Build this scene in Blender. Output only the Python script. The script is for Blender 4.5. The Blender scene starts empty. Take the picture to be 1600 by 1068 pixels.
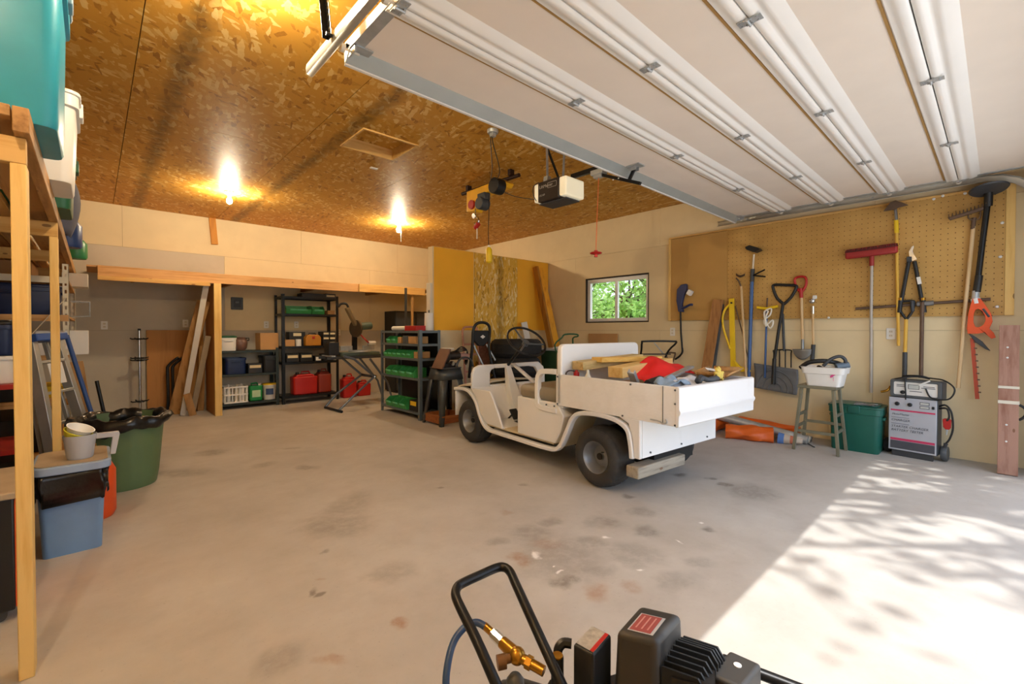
import bpy, bmesh, math, random
from mathutils import Vector, Matrix, Quaternion
random.seed(7)
PI = math.pi
scene = bpy.context.scene
COL = scene.collection
# ------------------------------------------------------------------ camera
FPX, CXP, HORIZON, PITCH, CAMZ = 706.0, 800.0, 516.0, math.radians(0.9), 1.22
CYP = HORIZON + FPX*math.tan(PITCH)
YAW = math.radians(42.85)
cd = bpy.data.cameras.new('camera'); cam = bpy.data.objects.new('camera', cd); COL.objects.link(cam)
cam.location = (0, 0, CAMZ); cam.rotation_euler = (PI/2-PITCH, 0, -YAW)
cd.sensor_fit = 'HORIZONTAL'; cd.sensor_width = 36.0; cd.lens = 36.0*FPX/1600.0
cd.shift_y = -(534.0-CYP)/1600.0; cd.clip_start = 0.02; cd.clip_end = 300
scene.camera = cam
# ------------------------------------------------------------------ world, sun, exposure
world = bpy.data.worlds.new('sky'); scene.world = world; world.use_nodes = True
wn = world.node_tree; wn.nodes.clear()
sky = wn.nodes.new('ShaderNodeTexSky'); sky.sky_type = 'NISHITA'; sky.sun_disc = False
sky.sun_elevation = math.radians(62); sky.sun_rotation = math.radians(171); sky.air_density = 1.0; sky.dust_density = 2.0
bgn = wn.nodes.new('ShaderNodeBackground'); bgn.inputs['Strength'].default_value = 0.45
mixw = wn.nodes.new('ShaderNodeMix'); mixw.data_type = 'RGBA'; mixw.inputs['Factor'].default_value = 0.45
mixw.inputs['B'].default_value = (2.2, 2.3, 2.45, 1)
wo = wn.nodes.new('ShaderNodeOutputWorld')
wn.links.new(sky.outputs[0], mixw.inputs['A']); wn.links.new(mixw.outputs['Result'], bgn.inputs[0]); wn.links.new(bgn.outputs[0], wo.inputs[0])
SUN_DIR = Vector((-0.16, 1.0, -1.92)).normalized()
sl = bpy.data.lights.new('sun', 'SUN'); sl.energy = 3.5; sl.angle = math.radians(0.55); sl.color = (1, .98, .95)
so = bpy.data.objects.new('sun', sl); COL.objects.link(so); so.rotation_euler = SUN_DIR.to_track_quat('-Z', 'Y').to_euler(); so.location = (4, -8, 14)
vs = scene.view_settings; vs.view_transform = 'Standard'; vs.look = 'None'; vs.gamma = 1.0; vs.use_curve_mapping = False; vs.exposure = 0.40
BULB = 850.0      # emission strength of each bare bulb
# ------------------------------------------------------------------ pixel helpers (1600x1068 frame)
def ray(x, y):
    a = (x-CXP)/FPX; b = (CYP-y)/FPX
    fz = -math.sin(PITCH)+b*math.cos(PITCH); ff = math.cos(PITCH)+b*math.sin(PITCH)
    return Vector((math.cos(YAW)*a+math.sin(YAW)*ff, -math.sin(YAW)*a+math.cos(YAW)*ff, fz))
def at(x, y, X=None, Y=None, Z=None, d=None):
    r = ray(x, y)
    if X is not None: t = X/r.x
    elif Y is not None: t = Y/r.y
    elif Z is not None: t = (Z-CAMZ)/r.z
    else: t = d
    return Vector((0, 0, CAMZ))+r*t
# ------------------------------------------------------------------ materials
def lin(c):
    if isinstance(c, str):
        c = c.lstrip('#'); c = tuple(int(c[i:i+2], 16)/255 for i in (0, 2, 4))
    return tuple(((v/12.92) if v <= .04045 else ((v+.055)/1.055)**2.4) for v in c[:3])+(1,)
MATS = {}
class NT:
    def __init__(s, name):
        s.m = bpy.data.materials.new(name); s.m.use_nodes = True; s.t = s.m.node_tree
        s.b = s.t.nodes['Principled BSDF']
    def n(s, typ, **kw):
        nd = s.t.nodes.new(typ)
        for k, v in kw.items():
            if k.startswith('i_'): nd.inputs[k[2:]].default_value = v
            else: setattr(nd, k, v)
        return nd
    def l(s, a, b): s.t.links.new(a, b)
    def math(s, op, a, b=None, clamp=False):
        nd = s.t.nodes.new('ShaderNodeMath'); nd.operation = op; nd.use_clamp = clamp
        for i, v in enumerate((a, b)):
            if v is None: continue
            if isinstance(v, (int, float)): nd.inputs[i].default_value = v
            else: s.l(v, nd.inputs[i])
        return nd.outputs[0]
    def mix(s, f, a, b, blend='MIX'):
        nd = s.t.nodes.new('ShaderNodeMix'); nd.data_type = 'RGBA'; nd.blend_type = blend; nd.clamp_factor = True
        for k, v in (('Factor', f), ('A', a), ('B', b)):
            inp = [i for i in nd.inputs if i.name == k and (k == 'Factor' and i.type == 'VALUE' or k != 'Factor' and i.type == 'RGBA')][0]
            if isinstance(v, (int, float, tuple)): inp.default_value = v
            else: s.l(v, inp)
        return [o for o in nd.outputs if o.type == 'RGBA'][0]
    def ramp(s, f, stops):
        nd = s.t.nodes.new('ShaderNodeValToRGB'); e = nd.color_ramp.elements
        while len(e) < len(stops): e.new(0.5)
        for i, (p, c) in enumerate(stops): e[i].position = p; e[i].color = lin(c) if not isinstance(c, float) else (c, c, c, 1)
        s.l(f, nd.inputs[0]); return nd.outputs[0]
    def coords(s, scale=(1, 1, 1), rot=(0, 0, 0), kind='Object'):
        tc = s.n('ShaderNodeTexCoord'); mp = s.n('ShaderNodeMapping'); mp.inputs['Scale'].default_value = scale; mp.inputs['Rotation'].default_value = rot
        s.l(tc.outputs[kind], mp.inputs[0]); return mp.outputs[0]
    def noise(s, vec, scale, detail=3, rough=.55):
        nd = s.n('ShaderNodeTexNoise'); nd.inputs['Scale'].default_value = scale; nd.inputs['Detail'].default_value = detail; nd.inputs['Roughness'].default_value = rough
        s.l(vec, nd.inputs['Vector']); return nd.outputs[0]
    def bump(s, h, strength, dist=.005):
        nd = s.n('ShaderNodeBump'); nd.inputs['Strength'].default_value = strength; nd.inputs['Distance'].default_value = dist
        s.l(h, nd.inputs['Height']); s.l(nd.outputs[0], s.b.inputs['Normal'])
def mat(name, col, rough=.55, metal=0., var=.12, vs=7., bump=0., bs=80., stretch=(1, 1, 1), dirt=None, spec=.5, emit=0., alpha=None, trans=0.):
    if name in MATS: return MATS[name]
    s = NT(name); c = lin(col); p = s.b
    p.inputs['Roughness'].default_value = rough; p.inputs['Metallic'].default_value = metal; p.inputs['Specular IOR Level'].default_value = spec
    v = s.coords(stretch); nz = s.noise(v, vs, 4)
    lo = tuple(max(0, k*(1-var)) for k in c[:3])+(1,); hi = tuple(min(1, k*(1+var)) for k in c[:3])+(1,)
    f = s.math('MULTIPLY_ADD', nz, 2.2); f.node.inputs[2].default_value = -.6; f.node.use_clamp = True
    out = s.mix(f, lo, hi)
    if dirt:
        n2 = s.noise(s.coords(), dirt[1], 5, .65)
        g = s.math('MULTIPLY_ADD', n2, dirt[2]); g.node.inputs[2].default_value = -dirt[2]*dirt[3]; g.node.use_clamp = True
        out = s.mix(g, out, lin(dirt[0]))
    s.l(out, p.inputs['Base Color'])
    if bump: s.bump(s.noise(s.coords(stretch), bs, 3), bump)
    if emit: p.inputs['Emission Color'].default_value = c; p.inputs['Emission Strength'].default_value = emit
    if trans: p.inputs['Transmission Weight'].default_value = trans
    MATS[name] = s.m; return s.m
def wood(name, a, b, axis='z', scale=1., rough=.65, knots=True):
    if name in MATS: return MATS[name]
    s = NT(name); st = {'x': (1.2, 16, 16), 'y': (16, 1.2, 16), 'z': (16, 16, 1.2)}[axis]
    v = s.coords(tuple(k*scale for k in st)); n1 = s.noise(v, 1.6, 5, .6)
    col = s.ramp(n1, [(.3, b), (.52, a), (.75, a)])
    if knots:
        kn = s.n('ShaderNodeTexVoronoi'); kn.inputs['Scale'].default_value = 3.0
        kv = {'x': (1, 2.2, 2.2), 'y': (2.2, 1, 2.2), 'z': (2.2, 2.2, 1)}[axis]
        s.l(s.coords(kv), kn.inputs['Vector']); k = s.math('LESS_THAN', kn.outputs['Distance'], .075)
        col = s.mix(s.math('MULTIPLY', k, .75), col, lin('#6e4420'))
    s.l(col, s.b.inputs['Base Color']); s.b.inputs['Roughness'].default_value = rough
    s.bump(n1, .25, .003); MATS[name] = s.m; return s.m
def osb(name, dark, mid, light, scale=1., plane='xy', stripe=0.0, sx0=-.31):
    if name in MATS: return MATS[name]
    s = NT(name); tc = s.n('ShaderNodeTexCoord'); base = tc.outputs['Object']
    if plane == 'xz':
        sx_ = s.n('ShaderNodeSeparateXYZ'); s.l(base, sx_.inputs[0]); cx_ = s.n('ShaderNodeCombineXYZ'); s.l(sx_.outputs[2], cx_.inputs[0]); s.l(sx_.outputs[0], cx_.inputs[1]); base = cx_.outputs[0]
    cur = None; hs = None
    for i, (ang, sx, sy) in enumerate(((.3, 9, 26), (1.15, 8, 24), (2.2, 10, 28), (-.5, 12, 34), (1.75, 11, 36)) if plane == 'xy' else ((.15, 9, 30), (-.25, 8, 27), (.4, 10, 33), (-.5, 13, 40), (.05, 12, 44))):
        vr = s.n('ShaderNodeVectorRotate', rotation_type='Z_AXIS'); vr.inputs['Angle'].default_value = ang; s.l(base, vr.inputs['Vector'])
        mp = s.n('ShaderNodeMapping'); mp.inputs['Scale'].default_value = (sx*scale, sy*scale, 1); mp.inputs['Location'].default_value = (i*3.1, i*1.7, 0)
        s.l(vr.outputs[0], mp.inputs[0])
        dn = s.n('ShaderNodeTexNoise'); dn.inputs['Scale'].default_value = .8; s.l(mp.outputs[0], dn.inputs['Vector'])
        vm = s.n('ShaderNodeVectorMath', operation='MULTIPLY_ADD'); s.l(dn.outputs['Color'], vm.inputs[0]); vm.inputs[1].default_value = (1.2, 1.2, 0); s.l(mp.outputs[0], vm.inputs[2])
        vo = s.n('ShaderNodeTexVoronoi', voronoi_dimensions='2D'); vo.inputs['Scale'].default_value = 1.; s.l(vm.outputs[0], vo.inputs['Vector'])
        sp = s.n('ShaderNodeSeparateColor'); s.l(vo.outputs['Color'], sp.inputs[0])
        if cur is None: cur = sp.outputs[0]
        else:
            pick = s.math('GREATER_THAN', sp.outputs[1], .62)
            d = s.math('SUBTRACT', sp.outputs[0], cur); cur = s.math('ADD', cur, s.math('MULTIPLY', d, pick))
    fine = s.noise(base, 45*scale, 3)
    val = s.math('ADD', s.math('MULTIPLY', cur, .9), s.math('MULTIPLY', fine, .12))
    col = s.ramp(val, [(.04, dark), (.2, mid), (.74, mid), (.97, light)])
    big = s.noise(base, 1.3, 3); col = s.mix(s.math('MULTIPLY', big, .22), col, lin(dark))
    if stripe:
        sx = s.n('ShaderNodeSeparateXYZ'); s.l(base, sx.inputs[0])
        w = s.math('ADD', sx.outputs[0 if plane == 'xy' else 1], s.math('MULTIPLY', s.noise(base, 6, 3), .12))
        d = s.math('ABSOLUTE', s.math('SUBTRACT', w, sx0))
        k = s.math('MULTIPLY_ADD', d, -13.); k.node.inputs[2].default_value = 1.25; k.node.use_clamp = True
        k2 = s.math('MULTIPLY', k, s.math('MULTIPLY', s.noise(base, 14, 5), stripe*1.9), True)
        col = s.mix(k2, col, lin('#3a2a12'))
    s.l(col, s.b.inputs['Base Color']); s.b.inputs['Roughness'].default_value = .5; s.b.inputs['Specular IOR Level'].default_value = .22
    s.bump(val, .35, .004); MATS[name] = s.m; return s.m
# ------------------------------------------------------------------ mesh builder
OFF = {}
class MB:
    def __init__(s): s.v = []; s.f = []; s.M = None
    def _add(s, vs, fs):
        o = len(s.v); M = s.M
        s.v += [(M@Vector(p)) if M else Vector(p) for p in vs]; s.f += [tuple(o+i for i in f) for f in fs]; return s
    def box(s, x0, x1, y0, y1, z0, z1):
        x0, x1 = min(x0, x1), max(x0, x1); y0, y1 = min(y0, y1), max(y0, y1); z0, z1 = min(z0, z1), max(z0, z1)
        return s._add([(x0, y0, z0), (x1, y0, z0), (x1, y1, z0), (x0, y1, z0), (x0, y0, z1), (x1, y0, z1), (x1, y1, z1), (x0, y1, z1)],
                      [(0, 3, 2, 1), (4, 5, 6, 7), (0, 1, 5, 4), (1, 2, 6, 5), (2, 3, 7, 6), (3, 0, 4, 7)])
    def cbox(s, c, sz, R=None):
        h = Vector(sz)/2; c = Vector(c); vs = []
        for z in (-1, 1):
            for x, y in ((-1, -1), (1, -1), (1, 1), (-1, 1)):
                p = Vector((x*h.x, y*h.y, z*h.z)); vs.append(c+(R@p if R else p))
        return s._add(vs, [(0, 3, 2, 1), (4, 5, 6, 7), (0, 1, 5, 4), (1, 2, 6, 5), (2, 3, 7, 6), (3, 0, 4, 7)])
    def beam(s, p0, p1, w, h, up=(0, 0, 1)):
        p0, p1 = Vector(p0), Vector(p1); d = (p1-p0).normalized(); up = Vector(up)
        sd = d.cross(up)
        if sd.length < 1e-4: sd = d.cross(Vector((1, 0, 0)))
        sd.normalize(); u = sd.cross(d).normalized(); a = sd*w/2; b = u*h/2
        return s._add([p0-a-b, p0+a-b, p0+a+b, p0-a+b, p1-a-b, p1+a-b, p1+a+b, p1-a+b],
                      [(0, 3, 2, 1), (4, 5, 6, 7), (0, 1, 5, 4), (1, 2, 6, 5), (2, 3, 7, 6), (3, 0, 4, 7)])
    def cyl(s, p0, p1, r0, r1=None, n=14, caps=True):
        p0, p1 = Vector(p0), Vector(p1); r1 = r0 if r1 is None else r1; d = (p1-p0).normalized()
        a = d.orthogonal().normalized(); b = d.cross(a); vs = []
        for p, r in ((p0, r0), (p1, r1)):
            for i in range(n): t = 2*PI*i/n; vs.append(p+a*math.cos(t)*r+b*math.sin(t)*r)
        fs = [(i, (i+1) % n, n+(i+1) % n, n+i) for i in range(n)]
        if caps: fs += [tuple(range(n-1, -1, -1)), tuple(range(n, 2*n))]
        return s._add(vs, fs)
    def tube(s, pts, r, n=8, closed=False, flat=None):
        P = [Vector(p) for p in pts]; m = len(P); rs = r if isinstance(r, (list, tuple)) else [r]*m; vs = []; prev = None
        for i in range(m):
            if closed: t = P[(i+1) % m]-P[i-1]
            else: t = P[min(i+1, m-1)]-P[max(i-1, 0)]
            t.normalize()
            if prev is None: a = t.orthogonal().normalized()
            else:
                a = prev-t*prev.dot(t)
                a = a.normalized() if a.length > 1e-5 else t.orthogonal().normalized()
            prev = a; b = t.cross(a)
            for k in range(n): q = 2*PI*k/n; vs.append(P[i]+(a*math.cos(q)+b*math.sin(q))*rs[i])
        fs = []
        for i in range(m if closed else m-1):
            j = (i+1) % m
            for k in range(n): fs.append((i*n+k, i*n+(k+1) % n, j*n+(k+1) % n, j*n+k))
        if not closed: fs += [tuple(range(n-1, -1, -1)), tuple((m-1)*n+k for k in range(n))]
        return s._add(vs, fs)
    def lathe(s, prof, n=24, c=(0, 0, 0), axis=None, cap=True):
        c = Vector(c); R = Vector((0, 0, 1)).rotation_difference(Vector(axis)).to_matrix() if axis else None; vs = []; m = len(prof)
        for r, z in prof:
            for k in range(n):
                q = 2*PI*k/n; p = Vector((r*math.cos(q), r*math.sin(q), z)); vs.append(c+(R@p if R else p))
        fs = []
        for i in range(m-1):
            for k in range(n): fs.append((i*n+k, i*n+(k+1) % n, (i+1)*n+(k+1) % n, (i+1)*n+k))
        if cap: fs += [tuple(range(n-1, -1, -1)), tuple((m-1)*n+k for k in range(n))]
        return s._add(vs, fs)
    def prism(s, poly, o, ux, uy, dep):
        o, ux, uy, dep = Vector(o), Vector(ux), Vector(uy), Vector(dep); n = len(poly)
        vs = [o+ux*p[0]+uy*p[1] for p in poly]; vs += [v+dep for v in vs]
        return s._add(vs, [tuple(range(n-1, -1, -1)), tuple(range(n, 2*n))]+[(i, (i+1) % n, n+(i+1) % n, n+i) for i in range(n)])
    def ring(s, outer, inner, o, ux, uy, dep):
        o, ux, uy, dep = Vector(o), Vector(ux), Vector(uy), Vector(dep); n = len(outer); vs = []
        for d in (Vector((0, 0, 0)), dep):
            for L in (outer, inner): vs += [o+ux*p[0]+uy*p[1]+d for p in L]
        fs = []
        for i in range(n):
            j = (i+1) % n
            fs += [(i, n+i, n+j, j), (2*n+i, 2*n+j, 3*n+j, 3*n+i), (i, j, 2*n+j, 2*n+i), (n+j, n+i, 3*n+i, 3*n+j)]
        return s._add(vs, fs)
    def ball(s, c, r, n=12, m=8):
        c = Vector(c); r = (r, r, r) if isinstance(r, (int, float)) else r; vs = [c+Vector((0, 0, -r[2]))]
        for i in range(1, m):
            a = -PI/2+PI*i/m
            for k in range(n): q = 2*PI*k/n; vs.append(c+Vector((r[0]*math.cos(a)*math.cos(q), r[1]*math.cos(a)*math.sin(q), r[2]*math.sin(a))))
        vs.append(c+Vector((0, 0, r[2]))); L = len(vs)-1; fs = []
        for k in range(n):
            fs.append((0, 1+(k+1) % n, 1+k)); fs.append((L, L-n+k, L-n+(k+1) % n))
        for i in range(m-2):
            for k in range(n): a = 1+i*n; b = a+n; fs.append((a+k, a+(k+1) % n, b+(k+1) % n, b+k))
        return s._add(vs, fs)
    def grid(s, fn, nu, nv):
        vs = [fn(i/nu, j/nv) for j in range(nv+1) for i in range(nu+1)]
        return s._add(vs, [(j*(nu+1)+i, j*(nu+1)+i+1, (j+1)*(nu+1)+i+1, (j+1)*(nu+1)+i) for j in range(nv) for i in range(nu)])
    def build(s, name, m, parent=None, label=None, cat=None, group=None, kind=None, bevel=0, smooth=True, ang=38, solid=0, subsurf=0, seg=2, origin=None):
        me = bpy.data.meshes.new(name)
        if parent is None:
            if origin is None:
                xs = [v.x for v in s.v]; ys = [v.y for v in s.v]; zs = [v.z for v in s.v]
                origin = Vector(((min(xs)+max(xs))/2, (min(ys)+max(ys))/2, min(zs)))
            off = Vector(origin)
        else: off = OFF.get(parent.name, Vector((0, 0, 0)))
        me.from_pydata([tuple(v-off) for v in s.v], [], s.f); me.update()
        o = bpy.data.objects.new(name, me); COL.objects.link(o)
        if parent is None: o.location = off
        else: o.parent = parent
        OFF[o.name] = off
        for mm in (m if isinstance(m, (list, tuple)) else [m]): me.materials.append(mm)
        bm = bmesh.new(); bm.from_mesh(me); bmesh.ops.recalc_face_normals(bm, faces=bm.faces); bm.to_mesh(me); bm.free()
        if smooth:
            me.polygons.foreach_set('use_smooth', [True]*len(me.polygons)); me.set_sharp_from_angle(angle=math.radians(ang))
        if solid:
            md = o.modifiers.new('thickness', 'SOLIDIFY'); md.thickness = solid; md.offset = 0
        if bevel:
            md = o.modifiers.new('bevel', 'BEVEL'); md.width = bevel; md.segments = seg; md.limit_method = 'ANGLE'; md.angle_limit = math.radians(40); md.harden_normals = False
        if subsurf:
            md = o.modifiers.new('subdivision', 'SUBSURF'); md.levels = subsurf; md.render_levels = subsurf
        tag(o, label, cat, group, kind); return o
def tag(o, label=None, cat=None, group=None, kind=None):
    if label: o['label'] = label
    if cat: o['category'] = cat
    if group: o['group'] = group
    if kind: o['kind'] = kind
    return o
def thing(name, label, cat, loc=(0, 0, 0), rz=0, group=None, world=False, kind=None):
    o = bpy.data.objects.new(name, None); COL.objects.link(o); o.location = loc; o.rotation_euler = (0, 0, rz); o.empty_display_size = .1
    OFF[o.name] = Vector(loc) if world else Vector((0, 0, 0))
    return tag(o, label, cat, group, kind)
def dup(root, loc, rz=None, label=None, group=None):
    r = root.copy(); COL.objects.link(r); r.location = loc
    if rz is not None: r.rotation_euler = (0, 0, rz)
    if label: r['label'] = label
    if group: r['group'] = group
    OFF[r.name] = OFF.get(root.name, Vector((0, 0, 0)))
    for ch in list(root.children):
        c = ch.copy(); COL.objects.link(c); c.parent = r
        for g in list(ch.children):
            d = g.copy(); COL.objects.link(d); d.parent = c
    return r
def inst(o, parent=None, **kw):     # one more object on the same mesh
    c = o.copy(); COL.objects.link(c); c.parent = parent
    for k, v in kw.items(): setattr(c, k, v)
    return c
def text(body, m, parent, o, ux, uy, size, name='lettering', off=.0015, ext=.0004, align='LEFT', shear=0.):
    cu = bpy.data.curves.new(name, 'FONT'); cu.body = body; cu.size = size; cu.extrude = ext; cu.align_x = align; cu.shear = shear; cu.resolution_u = 2
    ob = bpy.data.objects.new(name, cu); COL.objects.link(ob); dg = bpy.context.evaluated_depsgraph_get()
    me = bpy.data.meshes.new_from_object(ob.evaluated_get(dg)); bpy.data.objects.remove(ob)
    ux, uy = Vector(ux).normalized(), Vector(uy).normalized(); nz = ux.cross(uy)
    base = Vector(o)+nz*off-OFF.get(parent.name, Vector((0, 0, 0)))
    for v in me.vertices: v.co = base+ux*v.co.x+uy*v.co.y+nz*v.co.z
    me.materials.clear(); me.materials.append(m); t = bpy.data.objects.new(name, me); COL.objects.link(t); t.parent = parent; OFF[t.name] = OFF.get(parent.name, Vector((0, 0, 0))); return t
def rrect(x0, x1, y0, y1, r, n=5):
    out = []
    for cx, cy, a in ((x1-r, y1-r, 0), (x0+r, y1-r, 90), (x0+r, y0+r, 180), (x1-r, y0+r, 270)):
        for i in range(n+1): t = math.radians(a+90*i/n); out.append((cx+r*math.cos(t), cy+r*math.sin(t)))
    return out
def arc(c, r, a0, a1, n, ux=(1, 0, 0), uy=(0, 0, 1)):
    c, ux, uy = Vector(c), Vector(ux), Vector(uy)
    return [c+ux*r*math.cos(math.radians(a0+(a1-a0)*i/n))+uy*r*math.sin(math.radians(a0+(a1-a0)*i/n)) for i in range(n+1)]
def smoothpath(pts, k=6):
    P = [Vector(p) for p in pts]; out = []
    for i in range(len(P)-1):
        p0, p1, p2, p3 = P[max(i-1, 0)], P[i], P[i+1], P[min(i+2, len(P)-1)]
        for j in range(k):
            t = j/k; out.append(.5*((2*p1)+(p2-p0)*t+(2*p0-5*p1+4*p2-p3)*t*t+(3*p1-p0-3*p2+p3)*t**3))
    out.append(P[-1]); return out
XA, YA, ZA = Vector((1, 0, 0)), Vector((0, 1, 0)), Vector((0, 0, 1))
# ================================================================== shared materials
XR, XL, YB, YF, HC = 6.02, -1.25, 8.42, -0.32, 2.98
m_dry = mat('drywall_cream', '#e0cda4', .85, var=.05, vs=2.5, bump=.05, bs=150, dirt=('#c8ad7c', 1.2, 1.6, .55))
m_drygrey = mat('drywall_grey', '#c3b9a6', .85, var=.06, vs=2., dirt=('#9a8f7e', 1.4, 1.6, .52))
m_dryyel = mat('drywall_yellow', '#f8b832', .8, var=.05, vs=2.)
m_osbc = osb('osb_ceiling', '#9a6420', '#cd9539', '#ecca82', 1.05)
m_osbs = osb('osb_ceiling_striped', '#9a6420', '#cd9539', '#ecca82', 1.05, stripe=.5)
m_osbw = osb('osb_sheet', '#96681e', '#e6b648', '#fae8ac', 1.0, 'xz', .45, .12)
pine_x = wood('pine_along_x', '#dcb068', '#c48f42', 'x'); pine_y = wood('pine_along_y', '#dcb068', '#c48f42', 'y'); pine_z = wood('pine_upright', '#eac478', '#d9ab58', 'z')
old_x = wood('aged_pine_x', '#d0a067', '#ad7c40', 'x'); old_y = wood('aged_pine_y', '#b98b52', '#8a6030', 'y'); old_z = wood('aged_pine_z', '#b98b52', '#8a6030', 'z')
m_ply = wood('plywood', '#b98040', '#a06a2e', 'z', .35, knots=False)
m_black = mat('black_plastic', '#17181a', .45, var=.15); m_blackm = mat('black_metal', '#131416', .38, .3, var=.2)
m_rubber = mat('rubber', '#1d1d1e', .8, var=.2, bump=.1, bs=50, dirt=('#4a4640', 6, 2., .55))
m_steel = mat('galvanised_steel', '#b4b8b9', .42, .45, var=.18, vs=14); m_chrome = mat('chrome', '#d8dadb', .16, 1., var=.05)
m_white = mat('white_plastic', '#e8e6e0', .4, var=.03); m_offwhite = mat('cream_plastic', '#ddd5c2', .5, var=.05)
m_grey = mat('grey_metal_paint', '#5b5f62', .45, .2, var=.1); m_dgrey = mat('dark_grey_plastic', '#3a3d41', .5, var=.1)
m_red = mat('red_plastic', '#b3201c', .4, var=.1); m_yellow = mat('yellow_plastic', '#e8c21a', .4, var=.06)
m_green = mat('green_bin_plastic', '#3f9f58', .4, var=.12); m_card = mat('cardboard', '#b78d5c', .8, var=.08, vs=4)
m_paper = mat('paper_label', '#d8c9a4', .8, var=.05)
m_orange = mat('orange_plastic', '#e2531c', .45, var=.08)
m_brass = mat('brass', '#b8862f', .3, .85, var=.15)
# ================================================================== floor
def floor_material():
    s = NT('concrete_floor'); c = s.coords(); n1 = s.noise(c, 1.1, 5, .6); n2 = s.noise(c, 7, 5, .65); n3 = s.noise(c, 60, 4, .7)
    col = s.ramp(n1, [(.3, '#b2ada4'), (.5, '#bfbab2'), (.7, '#cac6be')])
    col = s.mix(s.math('MULTIPLY', n2, .3), col, lin('#928a7e')); n4 = s.noise(c, 2.6, 6, .7); k4 = s.math('MULTIPLY_ADD', n4, 2.4); k4.node.inputs[2].default_value = -1.15; k4.node.use_clamp = True; col = s.mix(s.math('MULTIPLY', k4, .45), col, lin('#978d80'))
    sp = s.math('MULTIPLY_ADD', n3, 9.); sp.node.inputs[2].default_value = -5.6; sp.node.use_clamp = True
    col = s.mix(s.math('MULTIPLY', sp, .35), col, lin('#6d655b'))
    wd = s.n('ShaderNodeTexNoise'); wd.inputs['Scale'].default_value = 7.; wd.inputs['Detail'].default_value = 4; s.l(c, wd.inputs['Vector'])
    wv = s.n('ShaderNodeVectorMath', operation='MULTIPLY_ADD'); s.l(wd.outputs['Color'], wv.inputs[0]); wv.inputs[1].default_value = (.16, .16, 0); s.l(c, wv.inputs[2])
    mod = s.math('MULTIPLY_ADD', s.noise(c, 13, 6, .72), 2.6); mod.node.inputs[2].default_value = -.45; mod.node.use_clamp = True
    def stains(lst, colr, cur):
        acc = None
        for (px, py, rx, ry, k) in lst:
            p = at(px, py, Z=0); sub = s.n('ShaderNodeVectorMath', operation='SUBTRACT'); s.l(wv.outputs[0], sub.inputs[0]); sub.inputs[1].default_value = (p.x+.08, p.y+.08, 0)
            r = s.n('ShaderNodeVectorRotate', rotation_type='Z_AXIS'); s.l(sub.outputs[0], r.inputs['Vector']); r.inputs['Angle'].default_value = YAW
            ml = s.n('ShaderNodeVectorMath', operation='MULTIPLY'); s.l(r.outputs[0], ml.inputs[0]); ml.inputs[1].default_value = (1/rx, 1/ry, 0)
            ln = s.n('ShaderNodeVectorMath', operation='LENGTH'); s.l(ml.outputs[0], ln.inputs[0])
            mr = s.n('ShaderNodeMapRange', interpolation_type='SMOOTHSTEP'); s.l(ln.outputs['Value'], mr.inputs[0]); mr.inputs['From Min'].default_value = 1.3; mr.inputs['From Max'].default_value = .35; mr.inputs['To Max'].default_value = k
            acc = mr.outputs[0] if acc is None else s.math('MAXIMUM', acc, mr.outputs[0])
        if colr != '#f0ede8': acc = s.math('MULTIPLY', acc, s.math('MULTIPLY_ADD', s.noise(c, 16, 5, .7), 1.9, True) if False else mod)
        return s.mix(acc, cur, lin(colr))
    oil = [(1063, 742, .07, .05, .75), (1110, 746, .05, .04, .7), (1135, 757, .07, .06, .8), (1170, 767, .22, .2, .45), (980, 775, .06, .05, .6), (1110, 828, .05, .05, .7), (1010, 830, .09, .09, .55),
           (545, 790, .16, .3, .33), (525, 820, .25, .2, .4), (610, 893, .13, .12, .35), (440, 1027, .09, .1, .35), (488, 923, .025, .03, .7), (500, 924, .02, .02, .7), (505, 861, .03, .03, .5),
           (415, 725, .1, .12, .35), (330, 707, .16, .14, .45), (285, 738, .3, .14, .4), (478, 730, .1, .08, .45), (880, 870, .3, .28, .35), (835, 835, .18, .14, .4), (945, 815, .12, .1, .45), (985, 865, .18, .16, .35),
           (880, 905, .08, .07, .7), (920, 845, .14, .08, .4), (1005, 800, .09, .08, .35), (820, 757, .05, .04, .4), (860, 815, .1, .06, .4), (930, 890, .12, .06, .4), (780, 845, .07, .06, .35), (640, 735, .15, .12, .18), (1095, 880, .08, .06, .3),
           (1060, 905, .12, .1, .3), (690, 762, .03, .02, .5), (455, 700, .1, .05, .4)]
    rust = [(810, 873, .07, .05, .55), (932, 925, .06, .08, .5), (980, 915, .06, .05, .4), (626, 972, .04, .05, .65), (855, 850, .1, .06, .25), (793, 800, .05, .04, .3), (510, 1032, .05, .03, .4), (500, 905, .03, .02, .3)]
    paint = [(838, 866, .028, .03, .9), (950, 838, .03, .02, .9), (876, 890, .014, .014, .9), (1001, 888, .016, .012, .9), (862, 881, .01, .01, .9), (1092, 817, .016, .014, .8), (1062, 845, .012, .01, .8)]
    col = stains(oil, '#6a6156', col); col = stains(rust, '#9a6a3c', col); col = stains(paint, '#f0ede8', col)
    s.l(col, s.b.inputs['Base Color']); s.b.inputs['Roughness'].default_value = .72; s.bump(s.noise(c, 25, 5, .7), .12, .004); return s.m
MB().box(XL-.1, XR+.1, YF-.1, YB+.1, -.12, 0).build('floor', floor_material(), kind='structure', smooth=False, origin=(0, 0, 0))
m_drive = mat('driveway_concrete', '#d8d6d1', .9, var=.1, vs=1.5)
m_grass = mat('lawn', '#5d7a35', .95, var=.3, vs=4)
MB().box(-6, 14, -16, YF-.1, -.14, -.02).build('driveway', m_drive, kind='structure', smooth=False)
MB().box(XR+.1, 40, YF-.1, 40, -.14, -.03).build('lawn', m_grass, kind='structure', smooth=False)
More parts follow.
